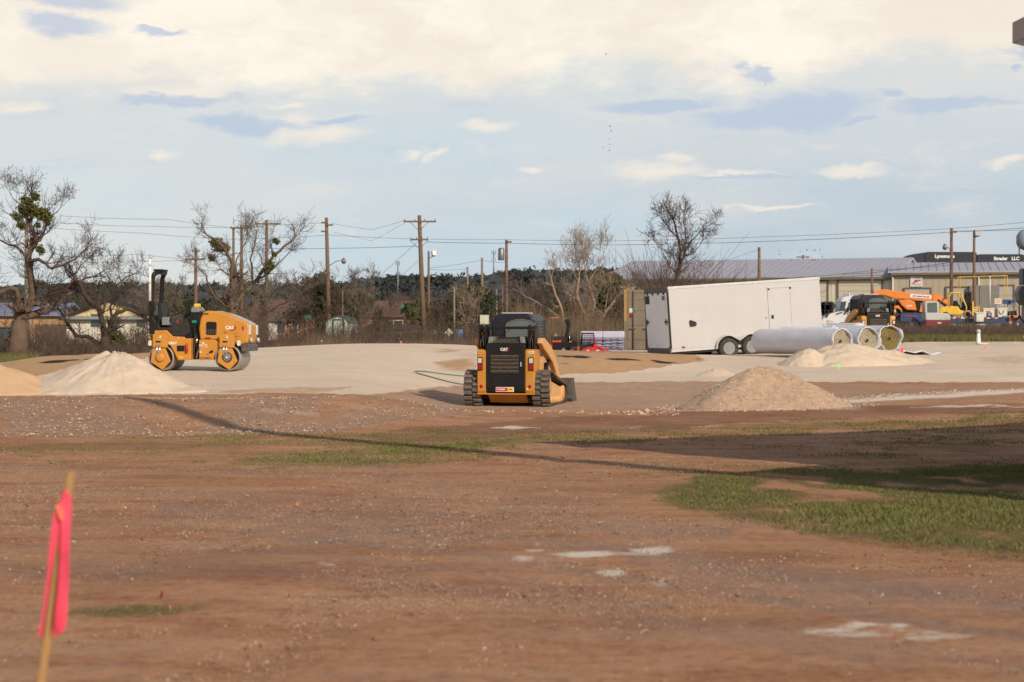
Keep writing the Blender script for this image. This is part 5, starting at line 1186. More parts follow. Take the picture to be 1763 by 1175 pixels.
# birds
def birds():
    g = random.Random(5); proto = None
    P = [(1050, 218), (1052, 226), (1049, 240), (1050, 249), (1038, 254), (1049, 259), (1043, 94), (1318, 146)] + [(g.uniform(1340, 1420), g.uniform(428, 450)) for _ in range(14)]
    for k, (x, y) in enumerate(P):
        D = 140 + 8 * (k % 5); c = at(x, y, D)
        if proto is None:
            q = MB(); q.ball((0, 0, 0), .045, 8, sc=(2.2, 1, 1)); proto = empty('bird', c, 0, 'tiny dark bird flying far off in the sky', 'bird', 'birds flying over the yard'); q.build('body', BLK, proto)
            q = MB(); q.add([(-.05, 0, 0), (.06, 0, 0), (-.02, .2, .07), (.06, 0, .012), (-.05, 0, .012), (-.02, .2, .08)], [(0, 1, 2), (3, 4, 5), (0, 2, 5, 4), (1, 3, 5, 2), (0, 4, 3, 1)]); q.build('wing', BLK, proto)
            q = MB(); q.add([(-.05, 0, 0), (.06, 0, 0), (-.02, -.2, .07), (.06, 0, .012), (-.05, 0, .012), (-.02, -.2, .08)], [(0, 1, 2), (3, 4, 5), (0, 2, 5, 4), (1, 3, 5, 2), (0, 4, 3, 1)]); q.build('wing', BLK, proto)
            o = proto
        else: o = copy_tree(proto)
        o.scale = (.6, .6, .6); o.location = c; o.rotation_euler = (g.uniform(-.3, .3), g.uniform(-.2, .2), g.uniform(0, 6.28))
birds()
# ================================================================ tandem roller
LOGOY = mat('logo_yellow', (.85, .50, .02), .5, var=.02)
LOGOR = mat('logo_red', (.22, .025, .03), .5, var=.02)
PLATEW = mat('decal_white', (.75, .73, .70), .5, var=.03)
def logo(parent, loc, s, rot=(R(90), 0, 0), mats=None, depth=.003):
    """three white letters, small yellow triangle, dark red hexagon edge on the right"""
    mm = Euler(rot).to_matrix(); L = Vector(loc)
    t = text('CAT', s * .62, TXTW, parent, L, rot, 'logo_lettering', bold=s * .022, ext=depth, sx=1.05)
    q = MB(); q.prism([(-.22 * s, -.25 * s), (.12 * s, -.25 * s), (-.05 * s, -.05 * s)], 'z', -.001, depth + .001); q.build('logo_triangle', LOGOY, parent, loc=L, rot=rot)
    q = MB(); H = [(.62, .0), (.62, .28), (.42, .44)]
    q.prism([(.42 * s, .36 * s), (.58 * s, .36 * s), (.84 * s, .16 * s), (.84 * s, -.16 * s), (.5 * s, -.40 * s), (.05 * s, -.40 * s), (.05 * s, -.30 * s), (.46 * s, -.30 * s), (.68 * s, -.12 * s), (.68 * s, .12 * s)], 'z', -.001, depth); q.build('logo_hexagon', LOGOR, parent, loc=L, rot=rot)
def dealer_plate(parent, loc, w, h, rot=(0, 0, 0)):
    L = Vector(loc)
    q = MB(); q.span((-w / 2, -.004, -h / 2), (w / 2, .0, h / 2)); o = q.build('dealer_plate', PLATEW, parent, loc=L)
    q = MB(); q.prism([(-w * .47, -h * .38), (w * .12, -h * .38), (w * .18, 0), (w * .12, h * .38), (-w * .47, h * .38)], 'y', -.008, -.004); q.build('red_field', mat('plate_red', (.5, .02, .03), .4, var=.03), o)
    q = MB(); q.prism([(w * .12, -h * .38), (w * .47, -h * .38), (w * .47, h * .38), (w * .12, h * .38), (w * .18, 0)], 'y', -.008, -.004); q.build('yellow_field', LOGOY, o)
    text('WARREN', h * .42, TXTW, o, (-w * .2, -.011, 0), bold=.0015); text('CAT', h * .36, TXTK, o, (w * .31, -.011, 0), bold=.001)
def rc(cx, cy): return ((cx - 620) / 337.0, (1068 - cy) / 337.0)
def rp(*pts): return [rc(*p) for p in pts]
def roller():
    D = 52.5; b = on(351, D); o = empty('road_roller', b, R(-5), 'yellow tandem drum roller with black folding roll bar on the limestone pad', 'road roller')
    y0, y1 = -.60, .60
    for (cx, nm) in ((290, 'drum'), (880, 'drum')):
        u, v = rc(cx, 958); v = .335
        q = MB(); q.lathe([(.285, -.50), (.285, -.585), (.325, -.60), (.335, -.59), (.335, .59), (.325, .60), (.285, .585), (.285, .50)], (u, 0, v), 'y', 48); d = q.build('drum', STEEL, o)
        MB().cyl((u, -.52, v), .284, .02, 'y', 40).build('drum_web', BLKP, d)
    # rear frame, tank and deck
    q = MB(); q.prism(rp((232, 718), (338, 714), (395, 768), (497, 772), (497, 786), (555, 786), (555, 972), (440, 976), (404, 905), (372, 850), (330, 828), (232, 828), (225, 800)), 'y', y0, y1); f = q.build('rear_frame', YEL, o, bevel=.018)
    q = MB(); q.prism(rp((172, 758), (212, 800), (214, 850), (196, 858), (174, 838)), 'y', -.5, .5); q.build('rear_bumper', YEL, o, bevel=.015)
    for y in (-.45, .45):
        q = MB(); u, v = rc(193, 822); q.cyl((u - .05, y, v), .05, .05, 'x', 14); q.build('work_lamp', LENS, o)
    for (cx, s) in ((290, 0), (880, 0)):
        for sy in (-1, 1):
            yy = sorted((sy * .615, sy * .70))
            q = MB(); q.prism(rp((cx - 66, 750), (cx + 30, 745), (cx + 64, 760), (cx + 64, 868), (cx - 66, 864)), 'y', *yy); br = q.build('drum_bracket', YEL, o, bevel=.012)
            q = MB(); q.prism(rp((cx - 62, 872), (cx + 44, 872), (cx + 90, 985), (cx + 20, 1060), (cx - 84, 992), (cx - 74, 900)), 'y', *yy); pl = q.build('drum_side_plate', YEL, o, bevel=.012)
            u, v = rc(cx - 15, 865)
            q = MB(); q.cyl((u - .045, sy * .69, v - .07), .028, .26, 'z', 10); q.cyl((u + .03, sy * .69, v - .07), .028, .26, 'z', 10); q.build('vibration_mount', CHROME, o)
            u, v = rc(cx + 2, 950)
            if cx > 500:
                q = MB(); q.lathe([(.14, -.0), (.15, .012), (.125, .02), (.10, -.01), (.02, -.01)], (u, sy * .70, v), 'y', 24); q.build('drum_motor', DSTEEL, pl)
                q = MB()
                for k in range(8): q.cyl((u + .075 * math.cos(k * .785), sy * .715, v + .075 * math.sin(k * .785)), .014, .03, 'y', 6)
                q.cyl((u, sy * .72, v), .04, .05, 'y', 12); q.build('motor_bolts', LGREY, pl)
            else:
                q = MB(); q.lathe([(.12, 0), (.12, .03 * sy), (.09, .05 * sy), (.01, .05 * sy)], (u, sy * .70, v), 'y', 24); q.build('drum_bearing', YEL, pl)
            u, v = rc(cx - 18, 815); q = MB(); q.span((u - .06, sy * .70 - .006, v - .02), (u + .07, sy * .70 + .006, v + .02)); q.build('lifting_slot', BLK, br)
            u, v = rc(cx + 2, 772); q = MB(); q.span((u - .02, sy * .70 - .012, v - .04), (u + .02, sy * .70 + .012, v + .03)); q.build('bracket_decal', WHTD, br)
    # platform
    q = MB(); q.prism(rp((250, 640), (272, 690), (375, 690), (410, 665), (520, 640), (546, 740), (500, 768), (396, 766), (344, 714), (252, 716)), 'y', -.575, .575); q.build('operator_platform', BLKP, o, bevel=.02)
    q = MB(); q.prism(rp((175, 600), (205, 585), (245, 650), (250, 715), (222, 770), (186, 730)), 'y', -.58, .58); q.build('rear_panel', BLK, o, bevel=.02)
    q = MB(); q.prism(rp((500, 690), (548, 690), (556, 780), (492, 782)), 'y', -.5, .5); q.build('step_box', BLK, o)
    # roll bar
    zt = 2.56
    for y in (-.48, .48):
        x0 = rc(205, 0)[0]; q = MB()
        q.tube([(x0 - .03, y, .95), (x0 - .03, y, 1.75), (x0, y, 2.40), (x0 + .04, y * .96, 2.5), (x0 + .10, y * .8, zt)], .062, 10); q.build('roll_bar_post', BLK, o)
        q = MB(); q.box((x0 - .02, y, 1.66), (.17, .13, .20)); q.build('hinge_block', BLK, o, bevel=.01)
    q = MB(); x0 = rc(205, 0)[0]; q.tube([(x0 + .10, -.40, zt), (x0 + .10, .40, zt)], .06, 10); q.build('roll_bar_top', BLK, o)
    q = MB(); q.span((x0 - .03, -.30, zt + .03), (x0 + .20, .30, zt + .075)); q.build('beacon_plate', BLK, o)
    u = rc(188, 0)[0]; q = MB(); q.tube([(u, -.56, rc(0, 460)[1]), (u, -.56, rc(0, 95)[1])], .034, 10); q.build('white_mast', PLATEW, o)
    q = MB()
    for cy in (150, 300, 385): q.cyl((u, -.56, rc(0, cy)[1]), .038, .05, 'z', 10)
    q.build('mast_clamp', LGREY, o)
    x0 = rc(205, 0)[0]; q = MB(); q.span((x0 - .06, .42, rc(0, 540)[1]), (x0 + .01, .405, rc(0, 503)[1])); q.build('yellow_decal', LOGOY, o)
    # seat and controls
    q = MB(); q.prism(rp((222, 690), (232, 480), (262, 478), (292, 600), (345, 640), (372, 690)), 'y', -.26, .26); q.build('seat', BLKP, o, bevel=.03)
    q = MB(); q.prism(rp((285, 672), (288, 600), (350, 600), (352, 672)), 'y', -.5, -.32); q.build('control_box', GREY, o, bevel=.02)
    q = MB(); q.tube([rc3 for rc3 in [Vector((rc(362, 640)[0], -.48, rc(362, 640)[1])), Vector((rc(372, 590)[0], -.48, rc(372, 590)[1])), Vector((rc(450, 560)[0], -.44, rc(450, 560)[1])), Vector((rc(530, 512)[0], -.36, rc(530, 512)[1]))]], .017, 6); q.build('handrail', BLK, o)
    q = MB(); q.tube([(rc(340, 0)[0], -.42, rc(0, 690)[1]), (rc(335, 0)[0], -.42, rc(0, 570)[1]), (rc(350, 0)[0], -.42, rc(0, 560)[1])], .016, 6); q.build('travel_lever', BLK, o)
    q = MB(); q.cyl((rc(423, 0)[0], -.45, rc(0, 643)[1]), .018, .11, 'z', 8); q.build('red_knob', RED, o)
    q = MB(); q.prism(rp((505, 780), (520, 600), (530, 515), (575, 510), (570, 780)), 'y', -.28, .28); q.build('steering_console', BLK, o, bevel=.02)
    q = MB(); q.prism(rp((528, 560), (535, 512), (585, 508), (612, 545), (600, 560)), 'y', -.32, .32); q.build('console_hood', GREY, o, bevel=.02)
    q = MB(); q.prism(rp((538, 510), (540, 482), (584, 482), (586, 508)), 'y', -.10, .10); q.build('gauge_cap', LOGOY, o, bevel=.01)
    q = MB(); a, c = Vector((rc(470, 575)[0], 0, rc(470, 575)[1])), 14
    pts = [a + Vector((.07 * math.cos(t), .19 * math.sin(t), .14 * math.cos(t))) for t in [k * 2 * math.pi / 16 for k in range(17)]]; q.tube(pts, .014, 6, cap=False); q.tube([a, Vector((rc(525, 560)[0], 0, rc(525, 560)[1]))], .02, 6); q.build('steering_wheel', BLK, o)
    q = MB(); q.span((rc(540, 0)[0], -.33, rc(0, 652)[1]), (rc(580, 0)[0], -.285, rc(0, 628)[1])); q.build('green_decal', GREEN, o)
    # hood
    q = MB(); q.prism(rp((628, 800), (618, 700), (632, 612), (655, 562), (682, 544), (760, 548), (830, 562), (905, 588), (985, 622), (1040, 652), (1060, 668), (1060, 735), (1052, 826), (990, 842), (960, 832), (830, 832), (760, 800)), 'y', -.52, .52); hd = q.build('hood', YEL, o, bevel=.045)
    q = MB(); q.prism(rp((626, 798), (760, 798), (830, 830), (800, 870), (765, 925), (750, 972), (628, 974)), 'y', y0, y1); q.build('front_frame', YEL, o, bevel=.018)
    q = MB(); q.prism(rp((760, 553), (905, 592), (1040, 655), (1060, 672), (1057, 678), (1036, 664), (905, 602), (760, 563)), 'y', -.30, .30); q.build('hood_stripe', LGREY, o, loc=(0, 0, .022))
    q = MB(); q.prism(rp((684, 648), (700, 641), (765, 643), (776, 655), (774, 748), (765, 757), (690, 755), (681, 744)), 'y', -.528, -.50); wn = q.build('side_vent', BLK, hd)
    q = MB()
    for k in range(6): u, v = rc(690 + k * 15, 725); q.span((u - .012, -.535, v - .07), (u + .008, -.527, v + .06))
    q.build('vent_slats', GRILL, wn)
    for (a, c2) in (((662, 568), (704, 578)), ((672, 779), (720, 787))):
        q = MB(); u, v = rc(*a); u2, v2 = rc(*c2); q.span((u, -.53, v2), (u2, -.51, v)); q.build('hood_slot', BLK, hd)
    u, v = rc(893, 694); logo(hd, (u, -.527, v), .185)
    u, v = rc(1008, 698); q = MB(); q.span((u - .02, -.528, v - .05), (u + .02, -.51, v + .05)); q.build('warning_decal', LOGOR, hd)
    for y in (-.42, .42):
        u, v = rc(1046, 712); q = MB(); q.span((u - .02, y - .07, v - .13), (u + .075, y + .07, v + .13)); q.build('headlight', LENS, o, bevel=.015)
        u, v = rc(1068, 800); q = MB(); q.lathe([(.03, -.03), (.065, .0), (.06, .05)], (u, y, v), 'x', 14); q.build('work_lamp', LGREY, o)
    q = MB(); q.prism(rp((988, 845), (1052, 828), (1062, 850), (1062, 895), (1000, 900)), 'y', -.56, .56); q.build('scraper_bar', DSTEEL, o, bevel=.01)
    for cx in (195, 980):
        u, v = rc(cx, 818); q = MB(); q.cyl((u, -.62, v), .045, .05, 'y', 14); q.cyl((u, -.62, v - .05), .05, .045, 'y', 14); q.build('tie_down_eye', WHTD, o)
    # centre joint
    q = MB(); q.prism(rp((556, 700), (626, 690), (628, 968), (556, 968)), 'y', -.30, .30); q.build('centre_joint', BLKP, o)
    q = MB(); rr = random.Random(4)
    for k in range(7):
        x = rc(570 + k * 8, 0)[0]; q.tube([(x, -.34 - .03 * rr.random(), .32 + .02 * k), (x + rr.uniform(-.04, .04), -.42, .5), (x + rr.uniform(-.05, .05), -.40, .72), (x, -.33, .95 + .02 * k)], .013, 6)
    q.build('hydraulic_hoses', RUB, o)
    q = MB(); u, v = rc(592, 805); q.cyl((u, -.42, v), .04, .12, 'z', 12); q.tube([(rc(590, 0)[0], -.44, rc(0, 960)[1]), (rc(605, 0)[0], -.44, rc(0, 900)[1]), (rc(618, 0)[0], -.44, rc(0, 880)[1])], .018, 6); q.cyl((rc(608, 0)[0], -.40, rc(0, 872)[1]), .012, .10, 'x', 8); q.build('hydraulic_fittings', CHROME, o)
    q = MB(); u, v = rc(520, 870); q.lathe([(.0, -.13), (.03, -.12), (.03, .09), (.015, .12), (.0, .13)], (u, y0 - .035, v), 'z', 14); q.build('fire_extinguisher', RED, o)
    q = MB(); u, v = rc(432, 898); u2, v2 = rc(497, 848); q.span((u, y0 - .012, v), (u2, y0 + .01, v2)); q.build('tool_recess', BLK, o)
    for (cx, cy, w_, h_, m_) in ((445, 782, .03, .02, PLATEW), (640, 905, .05, .03, PLATEW), (700, 925, .06, .02, LOGOR), (470, 950, .10, .03, LOGOY), (262, 775, .03, .03, LOGOR), (850, 735, .05, .015, BLK), (930, 768, .25, .006, BLK)):
        uu, vv = rc(cx, cy); q = MB(); q.span((uu - w_ / 2, y0 - .004 if cx < 780 else -.526, vv - h_ / 2), (uu + w_ / 2, y0 + .002 if cx < 780 else -.518, vv + h_ / 2)); q.build('small_decal', m_, o)
    u, v = rc(392, 828); text('CB2.7', .085, TXTW, o, (u, y0 - .004, v), bold=.003)
    u, v = rc(688, 958); text('04190021', .075, TXTK, o, (u, y0 - .004, v))
    u, v = rc(663, 850); dealer_plate(o, (u, y0 - .002, v), .21, .07)
    u, v = rc(740, 900); q = MB(); q.cyl((u, y0 - .012, v), .035, .03, 'y', 14); q.cyl((u - .05, y0 - .01, v - .02), .022, .02, 'y', 10); q.build('fuel_cap', BLK, o)
    q = MB(); u, v = rc(665, 826); q.span((u - .02, y0 - .006, v - .02), (u + .02, y0, v + .02)); q.build('white_decal', PLATEW, o)
    return o
roller()

# ================================================================ compact track loader (seen from behind)
def track_loader():
    o = empty('track_loader', on(871, 45), R(-12), '', 'track loader'); 
    X = lambda cx: (cx - 517) / 452.0
    Z = lambda cy: (1075 - cy) / 452.0
    # tracks
    for sx in (-1, 1):
        xa, xb = sorted((sx * .58, sx * .98)); n = 64
        prof = []                                       # (y, z) loop of the belt, raised drive wheel at the rear
        key = [(.05, .56), (.02, .35), (.16, .10), (.40, .03), (1.95, .03), (2.22, .12), (2.30, .28), (2.20, .44), (1.9, .50), (.62, .74), (.36, .80), (.15, .74)]
        for i in range(len(key)):
            p0, p1, p2, p3 = [Vector(key[(i + k) % len(key)]) for k in (-1, 0, 1, 2)]
            for k in range(5):
                t = k / 5; prof.append(.5 * ((2 * p1) + (p2 - p0) * t + (2 * p0 - 5 * p1 + 4 * p2 - p3) * t * t + (3 * p1 - p0 - 3 * p2 + p3) * t ** 3))
        cen = Vector((1.1, .36)); inner = [p + (cen - p).normalized() * .05 for p in prof]
        q = MB(); m = len(prof)
        V = [(xa, p.x, p.y) for p in prof] + [(xb, p.x, p.y) for p in prof] + [(xa, p.x, p.y) for p in inner] + [(xb, p.x, p.y) for p in inner]
        Fs = []
        for i in range(m):
            j = (i + 1) % m; Fs += [(i, j, m + j, m + i), (2 * m + i, 3 * m + i, 3 * m + j, 2 * m + j), (i, 2 * m + i, 2 * m + j, j), (m + i, m + j, 3 * m + j, 3 * m + i)]
        q.add(V, Fs); tk = q.build('track', RUB, o)
        # tread pads, staggered in two columns
        d = [0]
        for i in range(m): d.append(d[-1] + (prof[(i + 1) % m] - prof[i]).length)
        tot = d[-1]; N_ = 42; q = MB()
        for col in (0, 1):
            c0, c1 = (xa + .01, (xa + xb) / 2 - .012) if col == 0 else ((xa + xb) / 2 + .012, xb - .01)
            for k in range(N_):
                s = (k + .5 * col) / N_ * tot; i = min(max(int(np.searchsorted(d, s)) - 1, 0), m - 1); t = (s - d[i]) / max(d[i + 1] - d[i], 1e-6)
                p = prof[i].lerp(prof[(i + 1) % m], t); tg = (prof[(i + 1) % m] - prof[i]).normalized(); nm = Vector((tg.y, -tg.x))
                if nm.dot(p - cen) < 0: nm = -nm
                w = tot / N_ * .30; a, b2 = p - tg * w, p + tg * w; a2, b3 = p - tg * w * .8 + nm * .028, p + tg * w * .8 + nm * .028
                q.add([(c0, a.x, a.y), (c0, b2.x, b2.y), (c0, b3.x, b3.y), (c0, a2.x, a2.y), (c1, a.x, a.y), (c1, b2.x, b2.y), (c1, b3.x, b3.y), (c1, a2.x, a2.y)], [(0, 1, 2, 3), (7, 6, 5, 4), (3, 2, 6, 7), (0, 3, 7, 4), (1, 5, 6, 2)])
        q.build('tread', PADD, tk)
        xs = sx * .93
        q = MB(); q.prism([(.35, .16), (2.0, .16), (2.12, .30), (1.9, .40), (.75, .56), (.45, .50)], 'x', *sorted((sx * .66, sx * .90))); q.build('track_frame', YELD, o, bevel=.02)
        for (y, z, r) in ((.32, .50, .21), (2.05, .27, .19)):
            q = MB(); q.lathe([(r * .45, sx * .01), (r, sx * .0), (r, -sx * .2)], (xs, y, z), 'x', 22); q.build('sprocket', YELD, o)
        for k in range(5):
            q = MB(); q.lathe([(.03, sx * .02), (.085, 0), (.085, -sx * .2)], (xs, .62 + k * .30, .135), 'x', 16); q.build('track_roller', YELD, o)
    # chassis and rear
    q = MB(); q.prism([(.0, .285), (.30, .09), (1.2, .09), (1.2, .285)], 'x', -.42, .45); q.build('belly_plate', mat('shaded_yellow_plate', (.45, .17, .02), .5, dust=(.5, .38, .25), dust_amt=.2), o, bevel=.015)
    q = MB(); q.span((-.56, .25, .18), (.56, 2.2, .75)); q.build('chassis', BLKP, o)
    for sx in (-1, 1):
        xa, xb = sorted((sx * .44, sx * .655))
        q = MB(); q.prism([(-.0, .29), (-.03, .36), (-.03, 1.24), (.03, 1.29), (.55, 1.30), (.72, 1.05), (.62, .55), (.5, .29)], 'x', xa, xb); q.build('rear_post', YEL, o, bevel=.025)
        q = MB(); xc = sx * .585; q.span((xc - .055, -.06, Z(704)), (xc + .055, -.028, Z(572))); lf = q.build('lamp_frame', BLK, o)
        q = MB(); q.span((xc - .042, -.072, Z(632)), (xc + .042, -.055, Z(582))); q.build('reverse_lamp', LENS, lf, bevel=.006)
        q = MB(); q.span((xc - .042, -.072, Z(697)), (xc + .042, -.055, Z(638))); q.build('tail_lamp', REDL, lf, bevel=.006)
        q = MB(); q.lathe([(.038, 0), (.036, -.012), (.0, -.014)], (sx * .555, -.03, Z(866)), 'y', 18); q.build('reflector', REDL, o)
    q = MB(); q.span((-.66, -.035, .275), (.66, .06, .305)); q.build('bumper_lip', YEL, o, bevel=.008)
    q = MB(); q.prism([(-.03, .33), (-.05, .42), (-.05, 1.38), (.02, 1.43), (.3, 1.43), (.3, .33)], 'x', -.445, .445); rd = q.build('rear_door', BLK, o, bevel=.02)
    q = MB(); q.span((-.34, -.058, Z(738)), (.315, -.045, Z(545))); gp_ = q.build('grille_back', BLK, rd)
    q = MB()
    for k in range(5):
        z0 = Z(735) + k * (Z(545) - Z(735)) / 5; q.add([(-.335, -.060, z0 + .005), (.31, -.060, z0 + .005), (.31, -.085, z0 + .045), (-.335, -.085, z0 + .045), (-.335, -.062, z0 + .072), (.31, -.062, z0 + .072), (.31, -.052, z0 + .072), (-.335, -.052, z0 + .072), (-.335, -.052, z0 + .005), (.31, -.052, z0 + .005)], [(0, 1, 2, 3), (3, 2, 5, 4), (4, 5, 6, 7), (0, 8, 9, 1)])
    q.build('grille_slats', GRILL, rd)
    q = MB(); q.span((-.30, -.062, .45), (.28, -.05, Z(748))); q.build('lower_panel', BLK, rd, bevel=.012)
    q = MB(); q.span((.345, -.085, Z(665)), (.37, -.05, Z(620))); q.build('door_latch', LGREY, rd)
    logo(rd, (-.03, -.053, Z(494)), .135)
    dealer_plate(rd, (-.01, -.062, Z(898)), .41, .105)
    # hood
    q = MB(); q.prism([(0.0, 1.36), (.28, 1.36), (.72, 1.36), (.72, 1.55), (.0, 1.43)], 'x', -.42, .42); hd = q.build('engine_hood', BLKP, o, bevel=.03)
    q = MB()
    for k in range(6): y = .08 + k * .105; z = 1.43 + y * .167 + .012; q.box((0, y, z), (.58, .05, .03), Euler((R(9.5), 0, 0)))
    q.build('hood_louvres', GRILL, hd)
    for sx in (-1, 1):
        q = MB(); q.prism([(sx * .32, 1.44), (sx * .43, 1.40), (sx * .40, 1.57), (sx * .30, 1.57)], 'y', .04, .7); q.build('hood_shoulder', GREY, hd, bevel=.012)
    # cab
    ra = [(-.46, 1.32), (-.47, 1.92), (-.44, 2.02), (-.36, 2.09), (.36, 2.09), (.44, 2.02), (.47, 1.92), (.46, 1.32)]
    q = MB(); q.prism(ra, 'y', .72, .80); q.prism([(-.47, 1.90), (-.44, 2.02), (-.36, 2.09), (.36, 2.09), (.44, 2.02), (.47, 1.90)], 'y', .80, 2.15)
    cb = q.build('cab', NAVY, o, bevel=.03)
    q = MB(); q.prism([(-.47, .75), (-.47, 1.32), (.47, 1.32), (.47, .75)], 'y', .74, 2.1); q.build('cab_lower', NAVY, cb, bevel=.02)
    for sx in (-1, 1):
        for y in (.80, 2.08): q = MB(); q.span((sx * .47 - .03, y - .05, 1.30), (sx * .47 + .03, y + .05, 1.95)); q.build('cab_pillar', NAVY, cb)
        q = MB(); q.span((sx * .455 - .004, .84, 1.30), (sx * .455 + .004, 2.04, 1.92)); sw = q.build('side_window', GLASS, cb)
        q = MB()
        for k in range(14): y = .88 + k * .088; q.span((sx * .478 - .005, y, 1.32), (sx * .478 + .005, y + .012, 1.92))
        for k in range(8): z = 1.34 + k * .078; q.span((sx * .489 - .004, .84, z), (sx * .489 + .004, 2.04, z + .012))
        q.build('window_mesh', mat('mesh_grey', (.09, .09, .095), .6), sw)
    arch = [(X(450), 1.50), (X(445), 1.80)] + [(X(600) + .335 * -math.cos(t), 1.82 + .135 * math.sin(t)) for t in [k * math.pi / 10 for k in range(11)]] + [(X(750), 1.80), (X(745), 1.50)]
    q = MB(); q.prism(arch, 'y', .700, .722); rw = q.build('rear_window', GLASSG, cb)
    q = MB(); q.tube([(p[0], .700, p[1]) for p in arch], .014, 6); q.build('window_trim', mat('trim_taupe', (.16, .145, .13), .6), cb)
    q = MB(); q.span((-.30, .9, 2.091), (.30, 1.6, 2.125)); q.build('roof_hatch', LGREY, cb, bevel=.012)
    q = MB(); q.prism([(-.24, 1.2), (-.24, 1.72), (-.12, 1.84), (.12, 1.84), (.24, 1.72), (.24, 1.2)], 'y', 1.05, 1.2); q.build('seat', BLKP, cb, bevel=.02)
    # lift towers, cross bar and arms
    for sx in (-1, 1):
        for (xa, xb, nm) in ((.475, .515, 'a'), (.615, .65, 'b')):
            q = MB(); q.prism([(.10, 1.27), (.08, 1.70), (.16, 1.83), (.36, 1.85), (.48, 1.72), (.62, 1.28)], 'x', *sorted((sx * xa, sx * xb))); q.build('lift_tower', BLK, o, bevel=.012)
        q = MB(); q.tube([(sx * .565, .30, 1.70), (sx * .565, .24, 1.58)], .045, 10); q.cyl((sx * .565, .26, 1.63), .062, .07, 'z', 10); q.build('tilt_cap', AMB, o)
        q = MB(); q.tube([(sx * .565, .26, 1.55), (sx * .565, .30, 1.2)], .05, 12); q.build('lift_cylinder', BLK, o)
        q = MB(); q.tube([(sx * .60, .32, 1.2), (sx * .62, .9, .95)], .03, 10); q.build('lift_rod', CHROME, o)
        x0, x1 = sorted((sx * .655, sx * .775))
        q = MB(); q.prism([(.25, 1.42), (.30, 1.54), (.62, 1.54), (1.2, 1.40), (1.72, 1.22), (2.1, .98), (2.6, .52), (2.72, .24), (2.5, .20), (2.3, .42), (1.92, .76), (1.6, .96), (1.0, 1.16), (.5, 1.30)], 'x', x0, x1); q.build('lift_arm', YELD, o, bevel=.02)
        q = MB(); q.tube([(sx * .715, .95, .82), (sx * .715, 1.45, 1.05)], .035, 10); q.build('arm_cylinder', BLK, o)
        q = MB(); q.span((sx * .655 - .005, .62, .62), (sx * .655 + .012, 2.0, 1.12)); q.build('side_panel', YELD, o, bevel=.01)
        q = MB(); q.span((sx * .67 - .006, 1.0, .70), (sx * .67 + .012, 1.5, .98)); q.build('side_louvre', BLK, o)
    q = MB(); q.span((-.65, .16, 1.74), (.65, .28, 1.80)); q.build('cross_bar', BLK, o, bevel=.012)
    q = MB(); q.span((-.77, 2.55, .24), (.77, 2.66, .52)); q.build('coupler', DSTEEL, o, bevel=.02)
    q = MB(); pr = [(2.66, .60), (2.64, .12), (2.72, .02), (3.35, .02), (3.35, .045), (2.80, .06), (2.70, .14), (2.70, .60)]
    q.prism(pr, 'x', -.99, .99); bk = q.build('bucket', DSTEEL, o, bevel=.008)
    for sx in (-1, 1):
        q = MB(); q.prism([(2.66, .60), (2.64, .12), (2.72, .02), (3.35, .02), (3.12, .30), (2.95, .60)], 'x', *sorted((sx * .99, sx * 1.015))); q.build('bucket_side', DSTEEL, bk)
    for sx in (-1, 1):
        q = MB(); q.tube([(sx * .54, .12, 1.30), (sx * .53, .06, 1.42), (sx * .555, .10, 1.56), (sx * .56, .2, 1.66)], .014, 6); q.tube([(sx * .59, .12, 1.30), (sx * .60, .05, 1.40), (sx * .585, .09, 1.52)], .014, 6); q.build('hydraulic_hose', RUB, o)
        q = MB(); q.span((sx * .585 - .03, -.036, 1.02), (sx * .585 + .03, -.031, 1.06)); q.build('warning_decal', LOGOY, o)
        q = MB()
        for z in (.40, .80, 1.16): q.cyl((sx * .635, -.034, z), .009, .012, 'y', 8)
        q.build('bolts', DSTEEL, o)
    q = MB(); q.tube([(-.30, .698, 1.56), (-.05, .69, 1.74)], .008, 5); q.build('wiper', BLK, cb)
    q = MB(); q.tube([(.36, 1.9, 2.1), (.38, 1.95, 2.5)], .006, 5); q.build('antenna', BLK, cb)
    # small marks
    q = MB(); q.span((.53, -.036, Z(536)), (.635, -.03, Z(510))); q.build('model_decal', PLATEW, o)
    text('255', .045, TXTK, o, (.582, -.039, Z(523)))
    q = MB(); q.cyl((.50, -.036, Z(893)), .018, .012, 'y', 10); q.build('white_plug', PLATEW, o)
    return o
TL = track_loader(); TL['label'] = 'yellow and black compact track loader facing away in the middle of the lot, bucket down'
TL2 = copy_tree(TL); TL2['label'] = 'second yellow and black track loader parked behind the wrapped turf rolls'
TL2.location = on(1512, 75.5); TL2.location.z = zy(603, 75.5); TL2.rotation_euler = (0, 0, R(6))

